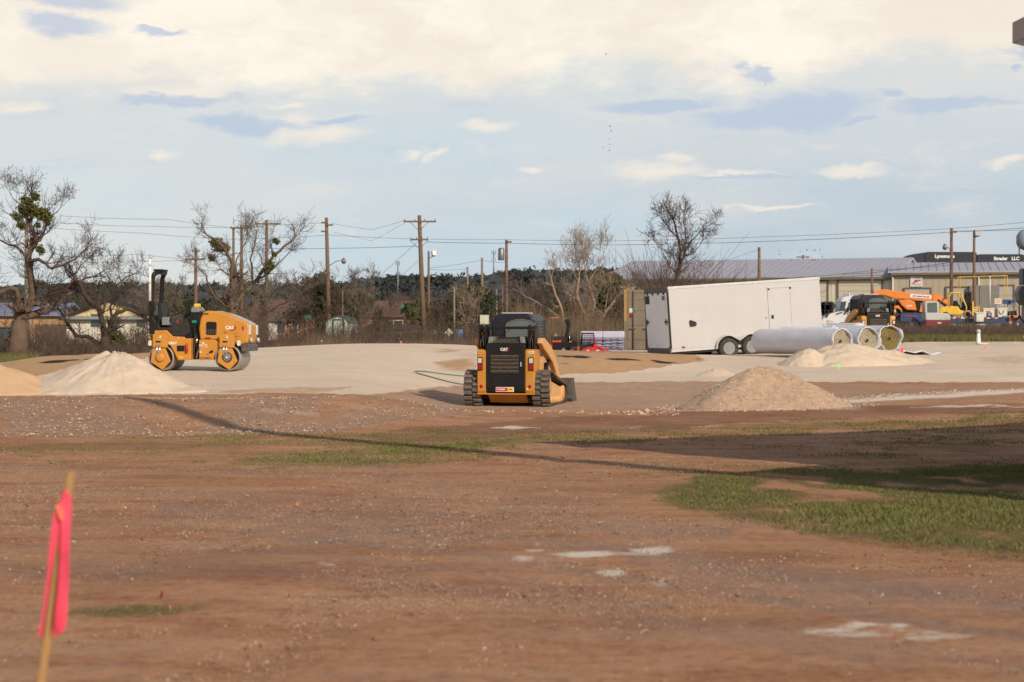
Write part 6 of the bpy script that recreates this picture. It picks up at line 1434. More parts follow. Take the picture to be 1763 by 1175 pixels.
# ================================================================ cargo trailer
def wheel(parent, c, r, w, side=-1, name='wheel', rimm=None, holes=8):
    """wheel whose axle is local y, outer face towards side"""
    c = Vector(c); q = MB(); q.lathe([(r * .60, -w / 2), (r * .92, -w / 2), (r, -w * .36), (r, w * .36), (r * .92, w / 2), (r * .60, w / 2)], c, 'y', 32); t = q.build('tyre', TYRE, parent)
    q = MB(); s = side * w / 2; q.lathe([(r * .60, s), (r * .57, s * .95), (r * .52, s * .55), (r * .30, s * .6), (r * .2, s * .85), (r * .16, s * .9), (.0, s * .9)], c, 'y', 32); rm = q.build('rim', rimm or LGREY, t)
    q = MB()
    for k in range(holes): a = 6.283 * k / holes; q.cyl(c + Vector((r * .41 * math.cos(a), s * .60, r * .41 * math.sin(a))), r * .065, .03, 'y', 8)
    q.build('rim_holes', BLK, rm)
    return t
def cargo_trailer():
    D = 68.0; k = F / D; px0 = 1157; b = Vector((xpx(px0, D), D, 0)); zb = zy(603, D)
    b.z = zb
    L, W, Hh = 5.55, 2.35, 2.12
    o = empty('cargo_trailer', b, 0, 'white enclosed cargo trailer tilted nose up with grey rear door', 'trailer', rot=Euler((0, -R(3.9), R(15.5)), 'XYZ'))
    q = MB(); q.prism([(0, 0), (L, 0), (L, Hh), (0, Hh)], 'y', 0, W)
    bd = q.build('body', WHT, o, bevel=.02)
    q = MB()
    for i in range(1, 5): x = i * L / 5 + .05; q.span((x - .002, -.003, .02), (x + .002, .0, Hh - .05))
    q.build('panel_seams', mat('seam_white', (.66, .64, .60), .5), bd)
    q = MB(); q.span((-.02, -.012, Hh - .075), (L + .02, W + .012, Hh + .02)); q.build('roof_trim', LGREY, o, bevel=.012)
    q = MB(); q.span((-.02, -.010, -.08), (L, .03, .005)); q.build('bottom_trim', LGREY, o)
    q = MB(); q.span((.02, .05, -.16), (L, W - .05, -.02)); q.build('floor_frame', BLK, o)
    # rear
    q = MB(); q.span((-.05, 0, Hh - .17), (.0, W, Hh + .02)); q.build('rear_header', DSTEEL, o, bevel=.01)
    q = MB(); q.span((-.055, 0, -.12), (.0, W, .05)); q.build('rear_sill', DSTEEL, o)
    for y in ((0, .05), (W - .05, W)):
        q = MB(); q.span((-.05, y[0], .05), (.0, y[1], Hh - .17)); q.build('corner_post', BLK, o)
    q = MB(); q.span((-.045, .06, .06), (-.005, W - .06, Hh - .18)); dr = q.build('ramp_door', mat('grey_door_skin', (.74, .74, .78), .5, var=.06), o)
    for y in (.22, W - .22):
        q = MB(); q.tube([(-.075, y, .85), (-.075, y, 1.05)], .018, 6); q.span((-.085, y - .14, .93), (-.05, y + .14, .975)); q.build('bar_latch', BLK, dr)
    for y in (.35, .9, W - .9, W - .35): q = MB(); q.span((-.07, y - .05, Hh - .24), (-.045, y + .05, Hh - .16)); q.build('hinge', BLK, dr)
    for (a, c) in ((.28, 'x'),):
        q = MB(); q.span((-.06, W - .50, 1.58), (-.046, W - .12, 1.86)); q.build('licence_box', BLK, dr)
    text('3RS', .20, TXTK, dr, (-.049, .42, Hh - .36), rot=(R(90), 0, R(-90)), bold=.006)
    for y in (.07, W - .1): q = MB(); q.span((-.065, y, .07), (-.046, y + .06, .12)); q.build('marker_lamp', REDL, o)
    # side door and details
    x0, x1 = 3.62, 4.42
    for (a, c) in (((x0 - .03, -.02, .22), (x0, -.001, 1.88)), ((x1, -.02, .16), (x1 + .03, -.001, 1.88)), ((x0 - .06, -.02, 1.86), (x1 + .06, -.001, 1.91))):
        q = MB(); q.span(a, c); q.build('door_frame', LGREY, o)
    q = MB(); q.span((x0 + .005, -.012, .2), (x1 - .005, -.001, 1.85)); sd = q.build('side_door', WHT, o)
    q = MB(); q.span((x0 + .06, -.03, .82), (x0 + .14, -.013, .94)); q.build('latch', BLK, sd)
    q = MB(); q.span((x0 - .16, -.02, .85), (x0 - .10, -.001, .88)); q.build('hold_back', GREY, o)
    for xx in (x0, x1): q = MB(); q.span((xx - .02, -.03, 1.80), (xx + .04, -.012, 1.86)); q.build('hinge', BLK, o)
    q = MB(); q.prism([(.68, .92), (.72, .97), (.92, .89), (.94, .82), (.90, .75), (.70, .74)], 'y', -.03, -.001); q.build('side_vent', BLKP, o)
    q = MB(); q.span((.36, -.02, .04), (.47, -.001, .09)); q.build('side_marker', REDL, o)
    q = MB(); q.tube([(3.05, -.02, .28), (3.05, -.02, .42)], .012, 6); q.build('tie_hook', BLK, o)
    # axles and fender: keep the wheels on the ground under the tilt
    wx = (2.02, 2.86); zr = -.08
    q = MB(); arc = []
    def arcp(c, a0, a1, r): return [(c + r * math.cos(t), zr + .02 + r * math.sin(t)) for t in np.linspace(a0, a1, 12)]
    outer = [(wx[0] - .47, -.05)] + arcp(wx[0], math.pi * .98, math.pi * .42, .46) + [((wx[0] + wx[1]) / 2 - .16, .30), ((wx[0] + wx[1]) / 2 + .12, .30)] + arcp(wx[1], math.pi * .58, .02 * math.pi, .46) + [(wx[1] + .47, -.05)]
    inn = [(wx[1] + .42, -.05)] + arcp(wx[1], .03 * math.pi, math.pi * .60, .405) + [((wx[0] + wx[1]) / 2, .15)] + arcp(wx[0], math.pi * .40, math.pi * .97, .405) + [(wx[0] - .42, -.05)]
    q.prism(outer + inn, 'y', -.10, .02); q.build('fender', mat('bright_fender', (.55, .53, .50), .3, metal=.5), o)
    q = MB(); q.prism([(wx[0] - .43, -.08), *arcp(wx[0], math.pi * .98, math.pi * .4, .40), ((wx[0] + wx[1]) / 2, .24), *arcp(wx[1], math.pi * .6, 0.02, .40), (wx[1] + .43, -.08)], 'y', -.004, .0); q.build('wheel_well', BLK, o)
    for x in wx:
        for (y, s) in ((-.02, -1), (W + .02, 1)): wheel(o, (x, y, zr), .35, .22, s)
        q = MB(); q.cyl((x, W / 2, zr), .05, W, 'y', 10); q.build('axle', BLK, o)
    q = MB(); q.prism([(L, .0), (L + 1.2, W / 2 - .05), (L + 1.2, W / 2 + .05), (L, W)], 'z', -.12, -.02); q.build('tongue', BLK, o)
    q = MB(); q.cyl((L + 1.0, W / 2, -.5), .035, 1.0, 'z', 10); q.build('tongue_jack', GALV, o)
    # things lying under the rear
    return o, b
TR, TRB = cargo_trailer()
def blocks():
    c = on(1185, 69); o = empty('block_stack', c, R(12), 'grey concrete blocks and planks under the trailer rear', 'blocks'); q = MB(); q.box((0, 0, .09), (.4, .3, .18)); q.build('block', mat('concrete_block', (.33, .32, .30), .9), o); q = MB(); q.box((-.6, .2, .08), (.4, .3, .16)); q.build('block', mat('concrete_block', (.25, .24, .23), .9), o); q = MB(); q.box((-.1, .1, .20), (1.5, .2, .04)); q.build('plank', mat('grey_plank', (.2, .17, .14), .9), o)
blocks()
def container():
    D = 83.0; b = on(1075, D); k = D / F; b.z = zy(608, D); o = empty('shipping_container', b, R(-6), 'tan shipping container with locking bars, half hidden by the trailer', 'shipping container'); W, Hh, L = 2.44, 2.6, 6.0
    TANC = mat('container_tan', (.175, .142, .10), .6, var=.12, scale=1.5, dust=(.35, .28, .2), dust_amt=.3); OCH = mat('container_ochre', (.36, .22, .07), .6, var=.12)
    q = MB(); q.span((.0, .06, .12), (W, L, Hh)); q.build('body', TANC, o)
    for (x, m) in ((0, OCH), (W - .1, TANC)): q = MB(); q.span((x - .02, -.0, 1.3), (x + .1, .1, Hh + .02)); q.build('corner_post', m, o, bevel=.01); q = MB(); q.span((x - .02, -.0, 0), (x + .1, .1, 1.298)); q.build('corner_post', TANC, o, bevel=.01)
    q = MB(); q.span((.1, -.0, Hh - .12), (W - .1, .08, Hh + .01)); q.build('header', TANC, o); q = MB(); q.span((.1, -.0, 0), (W - .1, .08, .14)); q.build('sill', TANC, o)
    for (x0, x1) in ((.11, 1.21), (1.23, W - .11)):
        q = MB(); q.span((x0, .02, .15), (x1, .055, Hh - .13)); d = q.build('door', TANC, o)
        q = MB()
        for z in (.55, 1.15, 1.75, 2.2): q.span((x0 + .05, -.0, z), (x1 - .05, .019, z + .05))
        q.build('door_ribs', TANC, d)
        for x in (x0 + .26, x1 - .28):
            q = MB(); q.tube([(x, -.03, .10), (x, -.03, Hh - .05)], .02, 8); q.build('locking_bar', GALV if x > x0 + .4 else DSTEEL, d)
            q = MB(); q.span((x - .15, -.055, .98), (x + .1, -.03, 1.02)); q.build('bar_handle', DSTEEL, d)
    q = MB(); q.span((.22, -.006, 1.46), (.38, .019, 1.60)); q.build('red_decal', REDL, o); q = MB(); q.span((.2, -.006, 1.66), (.36, .019, 1.84)); q.build('white_decal', WHTD, o); q = MB(); q.span((.42, -.006, 1.70), (.52, .019, 1.82)); q.build('teal_decal', mat('teal_decal', (.10, .20, .22), .6), o)
container()

# ================================================================ wrapped turf rolls
WRAP = mat('white_plastic_wrap', (.60, .60, .655), .35, var=.08, scale=2, bump=.5, bscale=5, spec=.4)
TURF_END = mat('rolled_turf_end', (.40, .35, .25), .95, var=.3, scale=9)
TURF_GOLD = mat('gold_turf_inside', (.24, .185, .065), .95, var=.3, scale=9)
def turf_roll(label, pxl, pyl, Dl, pxr, pyr, Dr, r, open_end, seed, endm):
    """axis from the closed far left end to the right end turned to the camera"""
    g = random.Random(seed); A, B = at(pxl, pyl, Dl), at(pxr, pyr, Dr); ax = (B - A); L = ax.length; ax.normalize(); side = ax.cross(Vector((0, 0, 1))).normalized(); upv = side.cross(ax)
    o = empty('turf_roll', A + Vector((0, 0, -r)), 0, label, 'turf roll', 'wrapped turf rolls beside the trailer'); off = A - (A + Vector((0, 0, -r)))
    n = 40; rings = [(-.14, .30), (-.12, .62), (-.05, .88), (.05, .98), (.4, 1.0)] + [(L * t, 1.0 + g.uniform(-.012, .012)) for t in np.linspace(.15, .97, 16)] + [(L - .02, 1.0)]
    if open_end: rings += [(L + .05, 1.04), (L + .12, 1.03), (L + .12, .98), (L + .0, .95), (L - .25, .93)]
    else: rings += [(L + .04, .96), (L + .12, .8), (L + .2, .55), (L + .28, .25)]
    V = []
    for i, (s, f) in enumerate(rings):
        for j in range(n):
            a = 2 * math.pi * j / n; rr = r * f * (1 + (.012 * math.sin(a * 5 + s * 3) if f > .9 else 0)); sag = 0
            if open_end and s > L + .04: rr *= 1 + .035 * math.sin(a * 3 + seed * 2) + .03 * math.sin(a * 7 + seed) + .02 * math.sin(a * 13); sag = .05 * math.sin(a * 2 + seed) + .04 * math.sin(a * 5 + 2 * seed)
            V.append(off + ax * (s + sag) + side * (math.cos(a) * rr) + upv * (math.sin(a) * rr * (.93 if math.sin(a) > 0 else 1)))
    Fs = [(i * n + j, i * n + (j + 1) % n, (i + 1) * n + (j + 1) % n, (i + 1) * n + j) for i in range(len(rings) - 1) for j in range(n)]
    Fs.append(tuple(range(n)))
    if not open_end: Fs.append(tuple((len(rings) - 1) * n + j for j in range(n)))
    MB().add(V, Fs, 0, True).build('wrap', WRAP, o)
    if open_end:
        q = MB(); V = []; m = 150; t0 = 6.283 * 6                       # spiral of turf layers
        cen = off + ax * (L + .01)
        for k in range(m):
            t = k / (m - 1); a = t * t0; rr = r * (.12 + .78 * t)
            for d in (0, .035): V.append(cen + ax * (.05 * math.sin(t * 40) * .3) + side * math.cos(a) * (rr + d) + upv * math.sin(a) * (rr + d) * .95)
        V2 = [v - ax * .3 for v in V]; b0 = len(V); Fs = []
        for k in range(m - 1): i = 2 * k; Fs += [(i, i + 1, i + 3, i + 2), (i, i + 2, b0 + i + 2, b0 + i), (i + 1, b0 + i + 1, b0 + i + 3, i + 3)]
        q.add(V + V2, Fs); q.build('rolled_layers', endm, o)
        q = MB(); c2 = cen - ax * .06; V = [c2] + [c2 + side * math.cos(6.283 * j / 24) * r * .9 + upv * math.sin(6.283 * j / 24) * r * .86 for j in range(24)] + [c2 - ax * .1]; q.add(V, [(0, 1 + j, 1 + (j + 1) % 24) for j in range(24)] + [(25, 1 + (j + 1) % 24, 1 + j) for j in range(24)]); q.build('roll_core', mat('dark_turf_core', (.09, .07, .035), .95, var=.4, scale=12), o)
    return o
turf_roll('longest white wrapped turf roll lying right of the trailer wheels', 1310, 587, 66.5, 1446, 588, 63.2, .42, True, 1, TURF_END)
turf_roll('white wrapped turf roll with pale rolled end showing', 1352, 583, 69, 1492, 586.5, 65.2, .44, True, 2, TURF_END)
turf_roll('rightmost white wrapped turf roll with golden inside showing', 1395, 581, 71.5, 1530, 583.5, 67.5, .47, True, 3, TURF_GOLD)
turf_roll('farthest wrapped turf roll peeking over the others by the trailer nose', 1420, 574, 74, 1480, 574, 72, .40, False, 4, TURF_END)
def wrap_heap():
    g = np.random.default_rng(4); c = at(1433, 571, 64.2); o = None; q = MB()
    n = 24; V = []
    for i in range(n):
        for j in range(n):
            a, b = i / (n - 1) * 2 - 1, j / (n - 1) * 2 - 1; r = math.hypot(a, b); z = .42 * max(0, 1 - r * r) + .08 * math.sin(a * 9 + b * 4) * (1 - min(r, 1)) + .05 * math.sin(b * 13 - a * 6) * (1 - min(r, 1)); V.append((a * .50, b * .35, z - .12))
    q.add(V, [(i * n + j, i * n + j + 1, (i + 1) * n + j + 1, (i + 1) * n + j) for i in range(n - 1) for j in range(n - 1)], 0, True)
    o = q.build('plastic_sheet', WRAP, loc=c - Vector((0, 0, .18))); tag(o, 'crumpled white plastic bunched on top of the longest turf roll', 'plastic sheet')
    c = on(1560, 66.5); q = MB(); V = [(x * .32, y * .3, .06 * math.sin(x * 3 + y) + .05 + .05 * math.cos(x * 5)) for x in range(-3, 4) for y in range(-2, 3)]; q.add(V, [(i * 5 + j, i * 5 + j + 1, (i + 1) * 5 + j + 1, (i + 1) * 5 + j) for i in range(6) for j in range(4)], 0, True)
    o = q.build('plastic_sheet', WRAP, loc=c, rot=(0, 0, .3)); tag(o, 'loose white plastic trailing on the ground right of the turf rolls', 'plastic sheet'); o.modifiers.new('thick', 'SOLIDIFY').thickness = .02
wrap_heap()
# ================================================================ pallet stack and red turf machines by the container
def pallet_stack():
    D = 80.0; b = on(1037, D); b.z = zy(609, D); o = empty('wrapped_pallets', b, R(-6), 'two shrink wrapped white pallets standing left of the tan container', 'pallet load'); SH = mat('shrink_wrap', (.46, .46, .58), .3, var=.12, scale=3, bump=.6, bscale=9); DK = mat('bagged_goods', (.17, .16, .24), .5, var=.5, scale=5)
    for k, x in enumerate((-.43, .43)):
        q = MB()
        for z in (.02, .11): q.box((x, .4, z), (.82, .9, .03))
        for xx in (-.36, 0, .36): q.box((x + xx, .4, .065), (.09, .9, .06))
        q.build('pallet', WOODG, o)
        q = MB(); rr = random.Random(k)
        for r_ in range(4):
            for c in range(3): q.ball((x - .27 + c * .27, .02 + rr.uniform(-.02, .02), .22 + r_ * .115), .15, 8, sc=(1, .5, .42))
        q.build('bags', DK, o)
        q = MB(); q.box((x, .43, .40), (.84, .84, .56)); q.build('load', DK, o, bevel=.04)
        q = MB(); q.box((x, .43, .75), (.87, .92, .28)); q.build('wrap_top', SH, o, bevel=.05)
        q = MB()
        for z in (.30, .45, .58): q.box((x, -.055, z), (.86, .01, .018), Euler((0, R(rr.uniform(-5, 5)), 0)))
        q.build('wrap_bands', SH, o)
pallet_stack()
REDM = mat('mower_red', (.50, .02, .022), .4, var=.1, dust=(.4, .25, .2), dust_amt=.15)
REDO = mat('machine_orange_red', (.60, .06, .02), .4, var=.1, dust=(.4, .25, .2), dust_amt=.15)
def stand_on_aerator():
    D = 76.0; b = on(962, D); b.z = zy(608, D); o = empty('turf_machine', b, R(-8), 'orange red ride-on turf machine with a tall black chute behind the loader', 'turf machine')
    k = D / F
    def P(px, py): return ((px - 962) * k, zy(py, D) - b.z)
    q = MB(); q.prism([P(950, 606), P(948, 596), P(954, 588), P(994, 588), P(994, 600), P(986, 606)], 'y', 0, .9); q.build('frame', BLK, o, bevel=.02)
    q = MB(); q.prism([P(951, 590), P(951, 587), P(966, 586), P(966, 590)], 'y', -.04, .9); q.build('red_hood', REDO, o, bevel=.015)
    q = MB(); q.prism([P(946, 602), P(948, 594), P(951, 594), P(950, 602)], 'y', -.05, .05); q.build('red_fender', REDO, o); q = MB(); q.prism([P(982, 602), P(983, 598), P(995, 597), P(995, 602)], 'y', -.1, .6); q.build('red_deck', REDO, o, bevel=.01)
    a, c = P(973, 588), P(977, 552); q = MB(); q.prism([P(971, 590), P(974, 560), P(971, 553), P(974, 549), P(980, 550), P(981, 558), P(978, 572), P(976, 590)], 'y', .2, .5); q.build('chute', BLK, o, bevel=.03)
    q = MB(); x, z = P(963, 584); q.box((x, .4, z + .02), (.45, .5, .16)); x, z = P(984, 584); q.lathe([(.0, .1), (.16, .08), (.18, -.1), (.0, -.12)], (x, .4, z), 'z', 14); q.build('engine', BLKP, o, bevel=.02)
    q = MB(); q.prism([P(951, 586), P(953, 574), P(956, 577), P(959, 585)], 'y', .3, .7); q.build('seat_back', GREY, o, bevel=.02)
    for px, r in ((971, .13), (986, .12)): x, z = P(px, 606); wheel(o, (x, -.06, z + .04), r, .1, -1, rimm=LENS, holes=0)
    q = MB(); x, z = P(981, 590); q.tube([(x, -.02, z), (x, -.02, z + .28)], .012, 6); q.build('lever', CHROME, o); q = MB(); q.box((x + .03, -.02, z + .03), (.08, .04, .04)); q.build('amber_marker', AMB, o)
stand_on_aerator()
def mesh_deck_machine():
    D = 75.0; b = on(1018, D); b.z = zy(609, D); o = empty('turf_mower', b, R(-4), 'red turf machine with black mesh basket in front of the wrapped pallets', 'turf machine'); k = D / F
    def P(px, py): return ((px - 1018) * k, zy(py, D) - b.z)
    x0, z1 = P(1001, 575); x1, z0 = P(1022, 593); q = MB()
    for k_ in range(9): x = x0 + (x1 - x0) * k_ / 8; q.span((x - .008, .0, z0), (x + .008, .02, z1))
    for k_ in range(6): z = z0 + (z1 - z0) * k_ / 5; q.span((x0, .021, z - .008), (x1, .04, z + .008))
    q.build('mesh_basket', BLK, o); q = MB(); q.tube([(x0, .0, z0), (x0 + .02, 0, z1 + .02), (x1, 0, z1 + .02), (x1 + .03, 0, z0)], .03, 6); q.build('basket_frame', BLK, o)
    q = MB(); q.prism([P(997, 606), P(998, 594), P(1024, 593), P(1026, 606)], 'y', .05, .6); q.build('engine_box', BLKP, o, bevel=.02)
    q = MB(); q.prism([P(1022, 597), P(1023, 585), P(1026, 585), P(1027, 597)], 'y', -.02, .5); q.build('red_post', REDM, o)
    q = MB(); q.prism([P(1000, 609), P(1002, 602), P(1012, 598), P(1032, 597), P(1042, 602), P(1062, 609)], 'y', -.1, .6); q.prism([P(1031, 600), P(1032, 596), P(1037, 596), P(1040, 602)], 'y', -.15, .1); q.build('red_deck', REDM, o, bevel=.02)
    for px in (1012, 1029): q = MB(); x, z = P(px, 604); q.box((x, -.16, z), (.12, .04, .05), Euler((0, R(-25), 0))); q.build('pale_shoe', LENS, o)
    q = MB(); x, z = P(1040, 599); q.box((x, -.12, z), (.05, .03, .14), Euler((0, R(-35), 0))); q.build('tan_handle', WOODG, o)
mesh_deck_machine()

# ================================================================ equipment yard in front of the warehouses
def frame(D, px0, py0):
    k = D / F; b = Vector((xpx(px0, D), D, zy(py0, D)))
    def P(px, py): return ((px - px0) * k, (py0 - py) * k)
    return b, P
def semi():
    D = 160.0; b, P = frame(D, 1445, 574); o = empty('semi_truck', b, 0, 'white highway truck cab facing left between trailer and second loader', 'truck')
    TW = mat('truck_white', (.66, .66, .67), .3, var=.05, coat=.3)
    q = MB(); q.prism([P(1414, 569), P(1413, 556), P(1417, 548), P(1428, 541), P(1446, 536), P(1456, 534), P(1482, 534), P(1482, 569)], 'y', 0, 2.2); q.build('hood', TW, o, bevel=.1)
    q = MB(); q.prism([P(1444, 538), P(1448, 520), P(1452, 514), P(1482, 513), P(1490, 512), P(1490, 560), P(1444, 560)], 'y', .05, 2.2); q.build('cab', TW, o, bevel=.08)
    q = MB(); q.prism([P(1446, 520), P(1450, 513), P(1462, 509), P(1490, 507), P(1490, 516), P(1450, 519)], 'y', .1, 2.1); q.build('roof_fairing', mat('truck_fairing', (.55, .55, .62), .35), o, bevel=.08)
    q = MB(); q.prism([P(1444.5, 536), P(1448, 520), P(1457, 519), P(1454, 535)], 'y', -.01, .04); q.build('windscreen', GLASS, o)
    q = MB(); q.prism([P(1460, 535), P(1461, 521), P(1476, 520), P(1476, 535)], 'y', -.01, .04); q.build('side_window', GLASSG, o)
    q = MB(); q.prism([P(1438, 543), P(1440, 540), P(1450, 537), P(1450, 539)], 'y', -.03, .0); q.build('hood_vent', BLK, o); q = MB(); q.prism([P(1421, 547), P(1427, 536), P(1429, 537), P(1424, 547)], 'y', -.05, .3); q.build('hood_mirror', BLK, o)
    q = MB(); q.prism([P(1456, 538), P(1458, 529), P(1461, 529), P(1460, 538)], 'y', -.35, -.1); q.build('mirror', BLK, o, bevel=.02); q = MB(); q.prism([P(1436, 533), P(1436, 527), P(1438, 527), P(1438, 533)], 'y', 1.9, 2.2); q.build('mirror', BLK, o)
    q = MB(); q.prism([P(1425, 556), P(1429, 551), P(1436, 553), P(1433, 560)], 'y', -.02, .0); q.build('headlight', LENS, o); q = MB(); x, z = P(1425, 553); q.box((x, -.02, z), (.14, .04, .12)); q.build('marker_lamp', AMB, o)
    q = MB(); q.prism([P(1411, 571), P(1412, 562), P(1434, 563), P(1434, 571)], 'y', -.05, 2.25); q.build('bumper', mat('bumper_grey', (.35, .34, .34), .5), o, bevel=.04)
    x, z = P(1450, 566); wheel(o, (x, -.0, z), .5, .3, -1, rimm=CHROME)
    for px in (1457, 1461, 1465): q = MB(); x, z = P(px, 508); q.ball((x, .8, z + .05), .1, 8); q.build('roof_marker', CHROME, o)
    text('CB', .34, TXTK, o, (*[P(1463, 541)[0]], -.02, P(1463, 541)[1]), bold=.006)
semi()
def pipe_rack():
    D = 165; b, P = frame(D, 1421, 574); o = empty('tyre_rack', b, 0, 'dark rack of machine parts beside the trailer nose', 'rack'); q = MB(); g = random.Random(3)
    for px in (1410, 1420, 1432): q.tube([(P(px, 574)[0], 0, 0), (P(px, 521)[0], 0, P(px, 521)[1])], .06, 6)
    for py in (525, 535, 548): q.tube([(P(1408, py)[0], 0, P(1408, py)[1]), (P(1434, py)[0], 0, P(1434, py)[1])], .05, 6)
    q.build('rack_frame', BLK, o)
    q = MB()
    for k in range(7): x, z = P(1413 + k * 3, 527 + 5 * (k % 3)); q.lathe([(.16, -.1), (.38, -.1), (.38, .1), (.16, .1)], (x, .2, z), 'y', 14)
    q.build('stored_tyres', TYRE, o)
pipe_rack()
def telehandler():
    D = 150.0; b, P = frame(D, 1590, 574); o = empty('telehandler', b, 0, 'orange telehandler with long boom lying across the yard', 'telehandler')
    q = MB(); q.prism([P(1504, 509), P(1504, 500), P(1512, 500), P(1524, 498), P(1534, 500), P(1548, 502), P(1602, 507), P(1612, 509), P(1612, 522), P(1560, 515), P(1540, 514), P(1528, 510), P(1518, 508)], 'y', .1, .7); q.build('boom', ORG, o, bevel=.04)
    q = MB(); q.prism([P(1610, 511), P(1632, 513), P(1634, 522), P(1628, 526), P(1612, 520)], 'y', .18, .62); q.build('inner_boom', ORG, o, bevel=.03)
    q = MB(); q.prism([P(1606, 508), P(1610, 506), P(1618, 506), P(1620, 522), P(1612, 524), P(1606, 520)], 'y', .05, .75); q.build('boom_collar', ORG, o, bevel=.03)
    q = MB(); q.prism([P(1567, 506.5), P(1604, 509), P(1604, 515), P(1567, 512.5)], 'y', .06, .099); pl = q.build('name_panel', PLATEW, o)
    x, z = P(1586, 510.8); text('CE United Rentals', .165, TXTK, pl, (x, .05, z), rot=(R(90), R(3.2), 0), bold=.004, sx=1.05)
    q = MB(); q.prism([P(1540, 515), P(1610, 521), P(1610, 524), P(1540, 519)], 'y', .25, .6); q.build('boom_slide', BLK, o)
    q = MB(); q.prism([P(1545, 518), P(1560, 516), P(1574, 520), P(1577, 535), P(1560, 534), P(1552, 527)], 'y', -.3, .05); q.build('engine_cover', ORG, o, bevel=.06)
    text('JLG', .22, TXTW, o, (P(1566, 527)[0], -.305, P(1566, 527)[1]), bold=.004) if False else text('10054', .16, TXTW, o, (P(1564, 527)[0], -.305, P(1564, 527)[1]), bold=.004)
    q = MB(); q.prism([P(1530, 555), P(1532, 522), P(1546, 518), P(1556, 530), P(1590, 532), P(1594, 548), P(1590, 556)], 'y', .0, 2.0); q.build('chassis', BLKP, o, bevel=.03)
    q = MB(); q.prism([P(1576, 536), P(1578, 522), P(1584, 521), P(1588, 536)], 'y', -.1, .9); q.build('fuel_tank', BLK, o, bevel=.03); q = MB(); q.prism([P(1582, 538), P(1584, 526), P(1591, 524), P(1592, 538)], 'y', -.2, .9); q.build('front_fender', ORG, o, bevel=.03)
    q = MB(); q.prism([P(1537, 535), P(1537, 528), P(1546, 526), P(1552, 534), P(1552, 540), P(1548, 533), P(1541, 531)], 'y', -.25, .1); q.build('rear_fender', ORG, o, bevel=.03)
    q = MB(); q.prism([P(1538, 520), P(1538, 516), P(1543, 515), P(1543, 520)], 'y', -.05, .1); q.build('cab_window', GLASS, o)
    for px in (1545, 1587): x, z = P(px, 555); wheel(o, (x, -.05, z), .66, .45, -1, rimm=ORG)
telehandler()
def deck_trailer():
    D = 150.5; b, P = frame(D, 1660, 574); o = empty('lowboy_trailer', b, 0, 'long dark blue flatbed trailer carrying yard machines', 'trailer')
    q = MB(); q.prism([P(1545, 555), P(1545, 541), P(1552, 540), P(1593, 540), P(1596, 549), P(1760, 549), P(1760, 557), P(1636, 557), P(1590, 557)], 'y', -1.2, 1.6); q.build('deck', BLU, o, bevel=.02)
    q = MB()
    for k in range(11): x, z = P(1606 + k * 14.5, 548.2); q.box((x + .1, -1.22, z), (.28, .02, .08))
    q.build('white_reflectors', PLATEW, o); q = MB()
    for k in range(11): x, z = P(1600 + k * 14.5, 548.2); q.box((x, -1.22, z), (.30, .02, .08))
    x, z = P(1562, 544.5); q.box((x, -1.22, z), (.9, .02, .08), Euler((0, R(3), 0))); q.build('red_reflectors', RED, o)
    q = MB(); q.prism([P(1608, 560), P(1608, 556), P(1692, 556), P(1692, 560)], 'y', -1.1, -.8); q.build('side_rail', WHTD, o)
    for px in (1725, 1738, 1751): x, z = P(px, 565); wheel(o, (x, -1.05, z), .42, .3, -1, rimm=LGREY)
    q = MB()
    for px in (1560, 1600): x, z = P(px, 565); q.box((x, -.9, z), (.15, .15, .75))
    q.build('landing_leg', DSTEEL, o)
deck_trailer()
